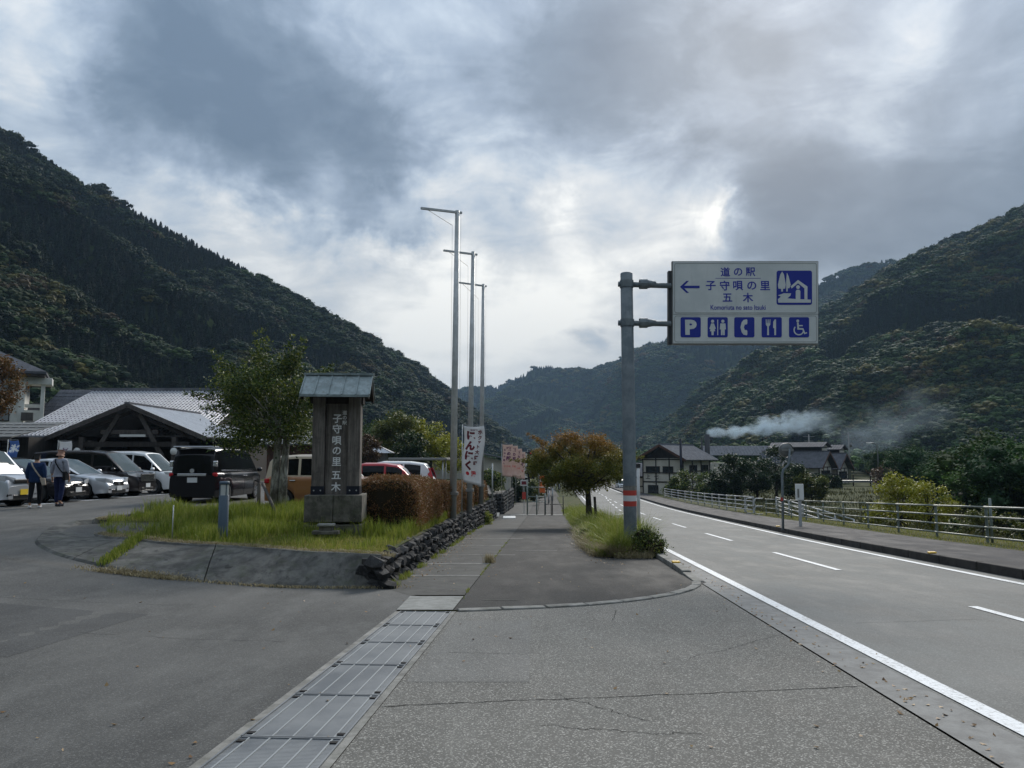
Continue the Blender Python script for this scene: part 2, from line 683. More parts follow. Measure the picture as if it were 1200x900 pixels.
# ------------------------------------------------------------------ ground sheets
def ground_mesh():
    xs = np.unique(np.concatenate([np.arange(-24, 40, 1.0), np.arange(40, 160, 5), np.arange(160, 1900, 90), -np.arange(24, 120, 4), -np.arange(120, 1600, 90)]))
    ys = np.unique(np.concatenate([np.arange(-40, 70, 1.0), np.arange(70, 320, 4), np.arange(320, 3600, 90)]))
    vs = []
    for y in ys:
        for x in xs:
            z = h(x, y)
            if -60 < x < fenceX(min(y, 320)) + 0.6 and y < 330:
                z -= 0.22
            vs.append((x, y, z))
    W = len(xs)
    fs = [(j * W + i, j * W + i + 1, (j + 1) * W + i + 1, (j + 1) * W + i) for j in range(len(ys) - 1) for i in range(W - 1)]
    return structure(np_mesh('ground', vs, fs, M['field'], smooth=True))


ground_mesh()


def strip(name, fl, fr, y0, y1, n, nx, off, mat, parent=None, ys=None):
    if ys is None:
        ys = [y0 + (y1 - y0) * (j / n) ** 1.0 for j in range(n + 1)]
    vs, W = [], nx + 1
    for y in ys:
        a, b = fl(y), fr(y)
        for i in range(W):
            x = a + (b - a) * i / nx
            vs.append((x, y, h(x, y) + off))
    fs = [(j * W + i, j * W + i + 1, (j + 1) * W + i + 1, (j + 1) * W + i) for j in range(len(ys) - 1) for i in range(nx)]
    return np_mesh(name, vs, fs, mat, parent, True)


def ysteps(y0, y1):
    r, y = [], y0
    while y < y1:
        r.append(y)
        y += max(0.35, y * 0.018)
    return r + [y1]


def drL(y): return -1.78 + 0.052 * (y - 4.34) + (0.05 if y > 9.9 else 0)


def drR(y): return -1.0 + 0.052 * (y - 4.34)


def gutL(y): return _L(y) - 0.42


# road with its lines
road = structure(strip('road', lambda y: _L(y) - 0.02, lambda y: kerbR(y), -12, 320, 0, 10, 0.0, M['road'], ys=ysteps(-12, 320)))
g = structure(strip('gutter', gutL, lambda y: _L(y) - 0.02, -12, 320, 0, 2, 0.004, M['gutter'], ys=ysteps(-12, 320)))


def line_strip(fc, wd, y0, y1, nm, mat=None):
    o = strip('road_marking', lambda y: fc(y) - wd / 2, lambda y: fc(y) + wd / 2, y0, y1, 0, 1, 0.008, mat or M['paint'],
              ys=[y0 + (y1 - y0) * j / max(2, int((y1 - y0) / 1.2)) for j in range(max(2, int((y1 - y0) / 1.2)) + 1)])
    return structure(o)


line_strip(lambda y: _L(y) + 0.10, 0.155, -10, 300, 'edge')
line_strip(lambda y: _R(y), 0.15, -10, 300, 'edge')
yy = 5.8
while yy < 150:
    line_strip(_C, 0.13, yy, yy + 4.5, 'dash')
    yy += 9.3
# diverging lane marks far down the road
for k in range(7):
    y0 = 52 + k * 7
    line_strip(lambda y, k=k: _L(y) + 1.6 + 0.03 * (y - 50), 0.13, y0, y0 + 3.2, 'dash')
line_strip(lambda y: _L(y) + 0.9 + (y - 52) * .33, 0.2, 52, 56.5, 'arrow')

# apron (old coarse asphalt) ending at the arc of kerb stones
ARC = [(-0.70, 9.93), (-0.19, 10.06), (0.33, 10.20), (0.9, 10.39), (1.42, 10.68), (1.9, 11.03), (2.44, 11.58), (2.93, 12.3), (3.12, 13.0)]


def arc_y(x):
    return interp(x, ARC)


def arc_sheet(name, y_from, y_to, fl, fr, ncol, nrow, off, mat):
    vs = []
    for j in range(nrow + 1):
        for i in range(ncol + 1):
            s = i / ncol
            y = None
            lo, hi = (y_from, 14.0)
            ya = 10.0
            for _ in range(8):
                x = fl(ya) + (fr(ya) - fl(ya)) * s
                ya = arc_y(x)
            if y_to is None:
                y = y_from + (ya - 0.07 - y_from) * j / nrow
            else:
                y = ya + 0.07 + (y_to - ya - 0.07) * j / nrow
            x = fl(y) + (fr(y) - fl(y)) * s
            vs.append((x, y, h(x, y) + off))
    W = ncol + 1
    fs = [(j * W + i, j * W + i + 1, (j + 1) * W + i + 1, (j + 1) * W + i) for j in range(nrow) for i in range(ncol)]
    return structure(np_mesh(name, vs, fs, mat, smooth=True))


arc_sheet('driveway_apron', -10, None, drR, lambda y: gutL(y) - 0.018, 16, 40, 0.0, M['apron'])
arc_sheet('walkway', None if False else 9.9, 18.2, joint, lambda y: min(gutL(y) + 0.1, 3.3 + 0.045 * (y - 13)) if y > 12.6 else gutL(y) + 0.02, 16, 16, 0.004, M['walk'])
wk = strip('walkway', joint, lambda y: pathR(y) + 0.35, 18.2, 320, 0, 4, 0.004, M['walk'], ys=ysteps(18.2, 320))
structure(wk)
# left driveway and car park
lot = strip('car_park', lambda y: -60, lambda y: (drL(y) if y < 9.87 else drL(9.9) if y < 11.42 else (drL(9.95) + 0.02 - (drL(9.95) - xw(12.5) + 0.0) * (y - 11.42) / 1.08 if y < 12.5 else xw(y) - 0.3)),
            -12, 62, 0, 60, 0.0, M['drive'], ys=sorted(set(ysteps(-12, 62) + [9.87, 9.9, 11.41, 11.43, 12.0, 12.5])))
structure(lot)
# right pavement behind its kerb, and the strip of turf by the railing
structure(strip('pavement', lambda y: kerbR(y) + 0.17, walkR, -12, 320, 0, 3, 0.165, M['swalk'], ys=ysteps(-12, 320)))
structure(strip('turf_verge', walkR, lambda y: fenceX(y) + 1.2, -12, 160, 0, 4, 0.16, M['turf'], ys=ysteps(-12, 160)))

# parking bay lines on the car park
for (x0, y0, x1, y1) in [(-15.25, 18, -15.15, 37.0)]:
    structure(strip('bay_marking', lambda y: -15.1, lambda y: -14.97, y0, y1, 30, 1, 0.008, M['paint']))
for yb in (21.9, 24.65, 27.4, 30.1, 32.9, 35.6):
    structure(strip('bay_marking', lambda y: -20.3, lambda y: -15.1, yb - 0.06, yb + 0.06, 1, 6, 0.009, M['paint']))

# ------------------------------------------------------------------ cracks, gaps and stains are in the sheets; kerb stones
arc_root = structure(empty('driveway_kerb', (0, 0, 0)))
pts = [Vector((x, y, 0)) for x, y in ARC]
# resample the arc into stones 0.6 m long
dense = []
for a, b in zip(pts[:-1], pts[1:]):
    for k in range(20):
        dense.append(a.lerp(b, k / 20))
dense.append(pts[-1])
acc_, seg, segs = 0, [dense[0]], []
for a, b in zip(dense[:-1], dense[1:]):
    acc_ += (b - a).length
    seg.append(b)
    if acc_ > 0.58:
        segs.append(seg)
        seg, acc_ = [b], 0
if len(seg) > 3:
    segs.append(seg)
for sg in segs:
    a, b = sg[0], sg[-1]
    d = (b - a).normalized()
    a2, b2 = a + d * 0.012, b - d * 0.012
    a2.z, b2.z = h(a2.x, a2.y) - 0.055 + random.uniform(-.004, .006), h(b2.x, b2.y) - 0.055 + random.uniform(-.004, .006)
    mb = MB().beam(a2, b2, 0.15, 0.16)
    mb.build('kerb_stone', M['kerb'], arc_root, bevel=0.012)

# kerb along the near side of the road (starts as a broken stub, raised)
kr = structure(empty('road_kerb', (0, 0, 0)))
y = 13.1
i = 0
stone_len = 1.2
while y < 100:
    ln = stone_len if y < 60 else 6.0
    hgt = 0.10 if y > 15 else 0.02 + 0.05 * (y - 13.1)
    a = Vector((gutL(y) - 0.02, y + 0.015, h(gutL(y), y) + hgt - 0.11))
    b = Vector((gutL(y + ln) - 0.02, y + ln - 0.015, h(gutL(y + ln), y + ln) + hgt - 0.11 + (0.03 if y < 15 else 0)))
    MB().beam(a, b, 0.17, 0.22).build('kerb_stone', M['kerb'], kr, bevel=0.015)
    y += ln
    i += 1
# yellow reflector on the kerb end
M['yellow'] = material('yellow_reflector', color=(0.85, 0.5, 0.02), rough=0.35)
for (rx, ry, rz_) in [(gutL(15.6) - 0.02, 15.6, .11), (kerbR(17.0) + 0.09, 17.0, .19), (kerbR(30.5) + 0.09, 30.5, .19)]:
    MB().box((0, 0, 0), (0.16, 0.10, 0.035)).build('kerb_reflector', M['yellow'], bevel=0.01).location = (rx, ry, h(rx, ry) + rz_ + 0.012)
_refl = [o for o in COL.objects if o.name.startswith('kerb_reflector')]
tag(_refl[0], 'yellow reflector on the broken end of the near kerb by the bush', 'reflector')
tag(_refl[1], 'amber reflector on the dark far kerb, right of the mirror pole', 'reflector')
tag(_refl[2], 'amber reflector on the dark far kerb, left of the mirror pole', 'reflector')

# dark kerb on the far side
kd = structure(empty('pavement_kerb', (0, 0, 0)))
y = 6
while y < 150:
    ln = 1.5 if y < 75 else 8
    a = Vector((kerbR(y) + 0.085, y + 0.01, h(kerbR(y), y) + 0.07))
    b = Vector((kerbR(y + ln) + 0.085, y + ln - 0.01, h(kerbR(y + ln), y + ln) + 0.07))
    MB().beam(a, b, 0.17, 0.22).build('kerb_stone', M['darkkerb'], kd, bevel=0.02)
    y += ln

# slabs of the drain strip beside the stone wall
st = structure(empty('drain_strip', (0, 0, 0)))
ys_ = [10.02, 11.45, 14.2, 16.6, 18.9, 22.2, 25.6, 29.5, 33.6, 38, 43, 48, 54, 60, 67, 75, 85]
for k in range(len(ys_) - 1):
    y0, y1 = ys_[k], ys_[k + 1]
    if k == 0:
        fl = lambda y: drL(9.9) - 0.01
        m = M['paleslab']
    else:
        fl = (lambda y: (drL(9.9) - 0.03 + (xw(12.5) - drL(9.9)) * min(1, max(0, y - 11.4) / 1.1)) if y < 12.5 else xw(y) - 0.1)
        m = M['slab'] if k % 5 else M['slab']
    o = strip('slab', fl, lambda y: joint(y) - 0.012, y0 + 0.02, y1 - 0.10 - 0.03 * (k % 3), 8, 3, 0.002, m, st)
    if k:
        # paler mortar band across the joint
        strip('mortar_band', lambda y: fl(y) + 0.15, lambda y: joint(y) + (0.45 if k in (3, 5) else -0.012), y1 - 0.10 - 0.03 * (k % 3) + 0.01, y1 + 0.01, 1, 6, 0.006, M['seam'], st)
# thin band across the walkway asphalt
strip('mortar_band', lambda y: joint(y) + 0.4, lambda y: joint(y) + 1.5, 20.2, 20.33, 1, 6, 0.009, M['seam'], st)
strip('mortar_band', lambda y: joint(y) + 0.3, lambda y: joint(y) + 0.8, 10.9, 10.96, 1, 6, 0.008, M['slab'], st)


# ------------------------------------------------------------------ steel drain covers
def steel_b(nt, bs):
    P = worldpos(nt)
    a = nt.noise(P, 2.0, 6, 0.65)
    f = nt.noise(nt.mapping(P, scale=(1, 14, 1)), 22, 3, 0.6)
    c = nt.mix(nt.rng(a, 0.3, 0.7), (0.115, 0.125, 0.135), (0.21, 0.22, 0.225))
    c = nt.mix(nt.math('MULTIPLY', f, 0.4), c, (0.28, 0.29, 0.29))
    nt.put(bs.inputs['Base Color'], c)
    nt.put(bs.inputs['Roughness'], nt.rng(a, 0.3, 0.7, 0.5, 0.7))


M['steel'] = material('galvanised_grating', steel_b, metal=0.35, rough=0.55)
M['steelbar'] = material('bright_grating_bar', color=(0.30, 0.315, 0.315), rough=0.55, metal=0.3)
M['black'] = material('black_hole', color=(0.008, 0.008, 0.008), rough=0.9)
dr = structure(empty('drain_channel', (0, 0, 0)))
PW, PL = 0.64, 0.995
ba = MB()
nb = 44
for k in range(nb):
    yk = -PL / 2 + 0.02 + (PL - 0.04) * k / (nb - 1)
    ba.box((0, yk, -0.006), (PW - 0.01, 0.0185, 0.012))
bars_me = ba.mesh('cross_bars')
bars_me.materials.append(M['steel'])
lb = MB()
for k in range(5):
    lb.box((-PW / 2 + 0.06 + (PW - 0.12) * k / 4, 0, -0.003), (0.011, PL - 0.02, 0.018))
lb_me = lb.mesh('long_bars')
lb_me.materials.append(M['steelbar'])
fr = MB()
fr.box((-PW / 2, 0, -0.005), (0.012, PL, 0.03)).box((PW / 2, 0, -0.005), (0.012, PL, 0.03))
fr.box((0, -PL / 2 + 0.006, -0.006), (PW - 0.02, 0.012, 0.026)).box((0, PL / 2 - 0.006, -0.006), (PW - 0.02, 0.012, 0.026))
fr_me = fr.mesh('panel_frame')
fr_me.materials.append(M['steel'])
ho = MB()
for sx in (-1, 1):
    for sy in (-1, 1):
        ho.box((sx * (PW / 2 - 0.035), sy * (PL / 2 - 0.075), 0.003), (0.05, 0.035, 0.008))
ho_me = ho.mesh('lift_slots')
ho_me.materials.append(M['black'])
for k in range(9):
    yc = 9.36 - 1.004 * k
    xc = (drL(yc) + drR(yc)) / 2 + 0.005
    p = bpy.data.objects.new('grating', fr_me)
    COL.objects.link(p)
    p.parent = dr
    sl = math.atan(0.052)
    p.location = (xc, yc, zprof(yc) + 0.004)
    p.rotation_euler = (-math.atan(0.046), 0, -sl)
    for nm, me in (('cross_bars', bars_me), ('long_bars', lb_me), ('lift_slots', ho_me)):
        q = bpy.data.objects.new(nm, me)
        COL.objects.link(q)
        q.parent = p
        if nm != 'lift_slots':
            q['kind'] = 'stuff'
for s in (-1, 1):
    fa = (lambda y: drL(y)) if s < 0 else (lambda y: (drL(y) + drR(y)) / 2 + 0.005 + PW / 2 + 0.008)
    fb = (lambda y: (drL(y) + drR(y)) / 2 + 0.005 - PW / 2 - 0.008) if s < 0 else (lambda y: drR(y))
    strip('drain_rim', fa, fb, -1, 9.88, 20, 1, 0.006, M['kerb'], dr)
strip('drain_bed', lambda y: drL(y) + .02, lambda y: drR(y) - .02, -1, 9.88, 20, 1, -0.06, M['black'], dr)

# dark crack lines cut in the apron (tar-black fissures, slightly recessed look)
M['crack'] = material('crack_tar', color=(0.02, 0.02, 0.02), rough=0.95, spec=0.1)


def crack(pts, wd, name='crack'):
    vs, fs = [], []
    for i, (x, y) in enumerate(pts):
        w2 = wd * random.uniform(0.4, 1.1) / 2
        d = Vector((pts[min(i + 1, len(pts) - 1)][0] - pts[max(0, i - 1)][0], pts[min(i + 1, len(pts) - 1)][1] - pts[max(0, i - 1)][1], 0)).normalized()
        n = Vector((-d.y, d.x, 0))
        for sg in (-1, 1):
            p = Vector((x, y, 0)) + n * w2 * sg
            vs.append((p.x, p.y, h(p.x, p.y) + 0.003))
    fs = [(2 * i, 2 * i + 1, 2 * i + 3, 2 * i + 2) for i in range(len(pts) - 1)]
    return structure(np_mesh(name, vs, fs, M['crack']))


def wander(a, b, n, amp):
    r = []
    for i in range(n + 1):
        t = i / n
        r.append((a[0] + (b[0] - a[0]) * t + random.uniform(-amp, amp), a[1] + (b[1] - a[1]) * t + fbm(t * 6, a[0] * 3) * amp * 3 + random.uniform(-amp, amp) * .5))
    return r


crack(wander((drR(5.4) + .02, 5.55), (2.7, 6.1), 90, 0.012), 0.012)
crack(wander((0.2, 5.1), (1.2, 4.9), 40, 0.02), 0.008)
crack(wander((-0.6, 7.4), (0.1, 7.3), 30, 0.012), 0.008)
crack(wander((1.2, 9.2), (1.35, 10.0), 25, 0.008), 0.009)
crack(wander((0.3, 5.9), (0.9, 5.2), 40, 0.02), 0.007)
crack(wander((1.6, 7.1), (2.9, 8.3), 60, 0.015), 0.006)
crack(wander((-4.6, 8.2), (-2.3, 7.9), 60, 0.02), 0.007)
crack(wander((-6.5, 9.7), (-4.2, 10.2), 60, 0.02), 0.007)
crack(wander((4.0, 9.0), (5.6, 9.3), 60, 0.015), 0.006)
# an older resurfaced patch, slightly paler, let into the apron
M['patch'] = material('old_asphalt_patch', asphalt((0.125, 0.122, 0.112), (0.172, 0.168, 0.155), (0.46, 0.44, 0.40), 125, 0.4, 0.6), spec=0.25)
structure(strip('asphalt_patch', lambda y: drR(y) + 0.05, lambda y: 0.13 + 0.03 * (y - 6), 6.25, 9.2, 24, 4, 0.002, M['patch']))
M['patch2'] = material('darker_asphalt_patch', asphalt((0.045, 0.045, 0.044), (0.08, 0.08, 0.077), (0.2, 0.2, 0.19), 120, 0.5, 0.4), spec=0.25)
structure(strip('asphalt_patch', lambda y: -7.4, lambda y: -4.9 + .05 * y, 7.0, 9.4, 20, 6, 0.002, M['patch2']))

# ------------------------------------------------------------------ hills
def catmull(pts, n):
    P = [Vector(p) for p in pts]
    P = [P[0] * 2 - P[1]] + P + [P[-1] * 2 - P[-2]]
    m = len(P) - 3
    out = []
    for i in range(n):
        t = i / (n - 1) * m
        k = min(int(t), m - 1)
        f = t - k
        a, b, c, d = P[k:k + 4]
        out.append(0.5 * ((2 * b) + (c - a) * f + (2 * a - 5 * b + 4 * c - d) * f * f + (3 * b - a - 3 * c + d) * f ** 3))
    return out


def hill(name, ridge, foot, ncol, nrow, amp, fq, bulge, seed):
    R_, Fo = catmull(ridge, ncol), catmull(foot, ncol)
    vs = []
    back = max(4, nrow // 6)
    for j in range(nrow + 1 + back):
        t = j / nrow
        for i in range(ncol):
            r, f = R_[i], Fo[i]
            if t <= 1:
                p = f.lerp(r, t)
                e = math.sin(PI * min(1, t)) ** 0.7
                z = f.z + (r.z - f.z) * (t + bulge * math.sin(PI * t))
                q = (p.x * fq, p.y * fq)
                rid = 1 - 2 * abs(mnoise.noise(Vector((q[0] * 1.0 + seed, q[1] * 0.9, seed))))
                n_ = rid * 0.6 + 0.8 * fbm(q[0] * 2 + seed, q[1] * 2, seed, 4)
                z += amp * e * n_
                p = Vector((p.x + amp * .5 * e * fbm(q[0], q[1], seed + 9, 3), p.y + amp * .9 * e * fbm(q[0] + 5, q[1], seed + 4, 3), z))
            else:
                u = (t - 1) * nrow / back
                dr_ = (r - f)
                dr_.z = 0
                dr_.normalize()
                p = r + dr_ * (u * 120) - Vector((0, 0, u * 70))
            vs.append(p[:])
    W = ncol
    fs = [(j * W + i, j * W + i + 1, (j + 1) * W + i + 1, (j + 1) * W + i) for j in range(nrow + back) for i in range(W - 1)]
    return structure(np_mesh(name, vs, fs, M['hill'], smooth=True)), np.array(vs), np.array(fs)


def up(p, dz): return Vector((p[0], p[1], p[2] + dz))


TH = 7.0
left_ridge = [up(at(-420, -190, 330), -TH), up(at(-200, 30, 380), -TH), up(at(0, 150, 430), -TH), up(at(100, 212, 460), -TH), up(at(200, 266, 500), -TH), up(at(300, 320, 545), -TH), up(at(400, 375, 600), -TH),
              up(at(500, 440, 665), -TH), up(at(560, 485, 720), -TH), up(at(612, 524, 780), -TH), up(at(640, 548, 830), -TH)]
left_foot = [(-150, 40, -1), (-118, 70, 0), (-100, 108, 1), (-92, 125, 1), (-86, 150, 0), (-78, 175, -1), (-68, 205, -2), (-52, 260, -4), (-35, 360, -5), (-12, 520, -6), (5, 700, -7)]
H1, V1, F1 = hill('left_hillside', left_ridge, left_foot, 110, 60, 15, 0.011, -0.03, 3.3)

TR = 7.0
right_ridge = [up(at(1900, -260, 520), -TR), up(at(1500, 40, 560), -TR), up(at(1300, 190, 590), -TR), up(at(1200, 243, 620), -TR), up(at(1130, 277, 660), -TR), up(at(1075, 302, 690), -TR), up(at(1020, 335, 725), -TR),
               up(at(960, 372, 760), -TR), up(at(900, 420, 800), -TR), up(at(850, 455, 830), -TR), up(at(795, 497, 870), -TR), up(at(745, 535, 920), -TR)]
right_foot = [(330, 150, -16), (270, 170, -16), (225, 190, -16), (190, 205, -16), (165, 225, -15), (150, 245, -14), (135, 275, -13), (120, 320, -12), (115, 380, -11), (112, 470, -10), (118, 600, -10), (128, 800, -10)]
H2, V2, F2 = hill('right_hillside', right_ridge, right_foot, 120, 70, 26, 0.0085, 0.0, 8.1)

mid_ridge = [up(at(1500, 250, 1250), -9), up(at(1250, 262, 1280), -9), up(at(1150, 284, 1290), -9), up(at(1075, 300, 1300), -9), up(at(1010, 309, 1330), -9), up(at(960, 330, 1370), -9), up(at(880, 362, 1420), -9), up(at(790, 394, 1480), -9),
             up(at(745, 410, 1540), -9), up(at(715, 426, 1620), -9), up(at(680, 434, 1750), -9), up(at(640, 441, 1900), -9), up(at(600, 448, 2000), -9), up(at(565, 455, 2050), -9), up(at(480, 462, 2100), -9), up(at(300, 470, 2100), -9)]
mid_foot = [(900, 700, -10), (700, 760, -10), (560, 800, -10), (440, 860, -10), (360, 900, -10), (300, 940, -10), (250, 970, -10), (200, 1000, -10), (160, 1020, -10), (120, 1040, -10), (90, 1060, -10), (50, 1080, -10), (0, 1100, -10), (-60, 1120, -10), (-200, 1150, -10), (-400, 1150, -10)]
H3, V3, F3 = hill('far_mountain', mid_ridge, mid_foot, 130, 60, 62, 0.0042, -0.02, 5.7)

# ------------------------------------------------------------------ foliage
def leaf_b(cols, trans=0.25, tint=False, island=True):
    def b(nt, bs):
        geo = nt.new('ShaderNodeNewGeometry')
        P = objco(nt)
        big = nt.noise(P, 1.1, 4, 0.6)
        fac = nt.math('ADD', nt.math('MULTIPLY', geo.outputs['Random Per Island'], 0.65), nt.math('MULTIPLY', big, 0.5))
        n = len(cols)
        c = nt.ramp(fac, [(0.15 + 0.8 * i / max(1, n - 1), cols[i]) for i in range(n)])
        if tint:
            a = nt.new('ShaderNodeAttribute', attribute_type='INSTANCER', attribute_name='tint')
            c = nt.mix(1.0, c, a.outputs['Color'], 'MULTIPLY')
        tr = nt.new('ShaderNodeBsdfTranslucent')
        nt.put(tr.inputs[0], c)
        mx = nt.new('ShaderNodeMixShader')
        mx.inputs[0].default_value = trans
        nt.put(bs.inputs['Base Color'], c)
        out = [n_ for n_ in nt.n if n_.type == 'OUTPUT_MATERIAL'][0]
        nt.l.new(bs.outputs[0], mx.inputs[1])
        nt.l.new(tr.outputs[0], mx.inputs[2])
        nt.l.new(mx.outputs[0], out.inputs[0])
    return b


def leafmat(name, cols, trans=0.25, tint=False, rough=0.55):
    return material(name, leaf_b(cols, trans, tint), rough=rough, spec=0.25)


M['forest'] = leafmat('forest_leaves', [(0.55, 0.6, 0.5), (0.9, 0.95, 0.8), (1.35, 1.35, 1.2)], 0.15, True, 0.8)
M['leaf_green'] = leafmat('green_leaves', [(0.016, 0.030, 0.010), (0.040, 0.070, 0.018), (0.08, 0.12, 0.022), (0.24, 0.25, 0.035)])
M['leaf_dark'] = leafmat('dark_leaves', [(0.010, 0.022, 0.009), (0.022, 0.045, 0.014), (0.045, 0.075, 0.02)])
M['leaf_yellow'] = leafmat('yellow_green_leaves', [(0.12, 0.14, 0.012), (0.25, 0.26, 0.022), (0.38, 0.35, 0.03)])
M['leaf_orange'] = leafmat('turning_leaves', [(0.06, 0.05, 0.012), (0.13, 0.075, 0.018), (0.20, 0.08, 0.02)])
M['leaf_olive'] = leafmat('olive_leaves', [(0.04, 0.055, 0.014), (0.09, 0.11, 0.02), (0.16, 0.16, 0.025)])
M['leaf_brown'] = leafmat('brownish_leaves', [(0.05, 0.03, 0.015), (0.09, 0.05, 0.025), (0.12, 0.08, 0.03)])
M['hedge'] = leafmat('hedge_leaves', [(0.05, 0.048, 0.014), (0.16, 0.08, 0.028), (0.27, 0.11, 0.042), (0.14, 0.14, 0.028)])
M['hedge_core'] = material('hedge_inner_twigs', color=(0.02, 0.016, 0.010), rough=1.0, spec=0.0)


def bark_b(pale, dark):
    def b(nt, bs):
        P = objco(nt)
        a = nt.noise(nt.mapping(P, scale=(1, 1, 0.35)), 7, 6, 0.7, 0.4)
        c = nt.mix(nt.rng(a, 0.38, 0.62), dark, pale)
        nt.put(bs.inputs['Base Color'], c)
        bump(nt, bs, a, 0.6, 0.03)
    return b


M['bark'] = material('dark_bark', bark_b((0.06, 0.05, 0.04), (0.02, 0.017, 0.014)), rough=0.95)
M['bark_pale'] = material('pale_lichen_bark', bark_b((0.42, 0.41, 0.37), (0.10, 0.09, 0.075)), rough=0.95)


def leaf_cloud(P, size, rng=RNG, up_bias=0.35, aspect=0.55):
    """rhombus leaves at the points P -> verts, faces"""
    n = len(P)
    nrm = rng.normal(size=(n, 3))
    nrm[:, 2] = np.abs(nrm[:, 2]) + up_bias
    nrm /= np.linalg.norm(nrm, axis=1, keepdims=True)
    t = rng.normal(size=(n, 3))
    t -= nrm * (t * nrm).sum(1, keepdims=True)
    t /= np.linalg.norm(t, axis=1, keepdims=True) + 1e-9
    b = np.cross(nrm, t)
    s = (size * rng.uniform(0.6, 1.3, n))[:, None]
    droop = nrm * s * 0.12
    vs = np.stack([P - t * s * 0.5, P + b * s * 0.5 * aspect - droop, P + t * s * 0.5, P - b * s * 0.5 * aspect - droop], axis=1).reshape(-1, 3)
    fs = np.arange(4 * n).reshape(n, 4)
    return vs, fs


def cluster_points(centers, radii, per, rng=RNG, shell=0.5, flat=0.75):
    P = []
    for c, r in zip(centers, radii):
        k = max(6, int(per * (r ** 2)))
        d = rng.normal(size=(k, 3))
        d /= np.linalg.norm(d, axis=1, keepdims=True)
        rr = r * (shell + (1 - shell) * rng.random(k)) ** 1.0 * (1 + 0.25 * rng.normal(size=k))
        d[:, 2] *= flat
        P.append(np.array(c) + d * rr[:, None])
    return np.concatenate(P)


# ---- forest tree prototypes, used only as instances in the wooded hillsides
def broad_proto(k, fine=False):
    rng = np.random.default_rng(100 + k)
    cs, rs = [], []
    n = 16
    for i in range(n):
        a = rng.uniform(0, 2 * PI)
        q = math.sqrt(rng.random()) * 0.42
        z = 0.62 + 0.32 * (1 - (q / 0.45) ** 2) * rng.uniform(0.6, 1.1) - (0.18 if rng.random() < .3 else 0)
        cs.append((q * math.cos(a), q * math.sin(a), z))
        rs.append(rng.uniform(0.13, 0.2))
    P = cluster_points(cs, rs, 900 if not fine else 13000, rng, 0.75 if not fine else 0.55, 0.8)
    v, f = leaf_cloud(P, 0.085 if not fine else 0.030, rng, 0.5, 0.8)
    # inner mass that stops light: coarse lumpy shell
    vv, ff = [v], [f]
    me = bpy.data.meshes.new('broadleaf_crown')
    bm = bmesh.new()
    for c, r in zip(cs, rs):
        bmesh.ops.create_icosphere(bm, subdivisions=1, radius=r * (0.86 if not fine else 0.66), matrix=Matrix.Translation(c) @ Matrix.Diagonal((1, 1, .8, 1)))
    core = bpy.data.meshes.new('core')
    bm.to_mesh(core)
    bm.free()
    cv = np.array([x.co for x in core.vertices])
    cf = [tuple(p.vertices) for p in core.polygons]
    allv = np.concatenate([v, cv])
    faces = [tuple(x) for x in f] + [tuple(i + len(v) for i in t) for t in cf]
    me.from_pydata(allv.tolist(), [], faces)
    me.materials.append(M['forest'])
    o = bpy.data.objects.new('broadleaf_crown', me)
    return o


def cedar_proto(k):
    rng = np.random.default_rng(200 + k)
    P, S = [], []
    n = 620
    z = 1 - rng.random(n) ** 0.62 * 0.93
    r = (1 - z) ** 0.8 * 0.19 * (0.75 + 0.35 * np.sin(z * 60 + k)) + 0.008
    a = rng.uniform(0, 2 * PI, n)
    P = np.stack([r * np.cos(a), r * np.sin(a), z], 1)
    v, f = leaf_cloud(P, 0.075, rng, 0.2, 0.6)
    mb = MB().tube([(0, 0, 0.05), (0, 0, 0.35), (0, 0, 0.97)], [0.16, 0.11, 0.01], 7)
    me = bpy.data.meshes.new('cedar_crown')
    allv = v.tolist() + mb.v
    faces = [tuple(x) for x in f] + [tuple(i + len(v) for i in t) for t in mb.f]
    me.from_pydata(allv, [], faces)
    me.materials.append(M['forest'])
    return bpy.data.objects.new('cedar_crown', me)


PROTOS = [broad_proto(0), broad_proto(1), broad_proto(2), cedar_proto(0), cedar_proto(1), broad_proto(3, True), broad_proto(4, True)]


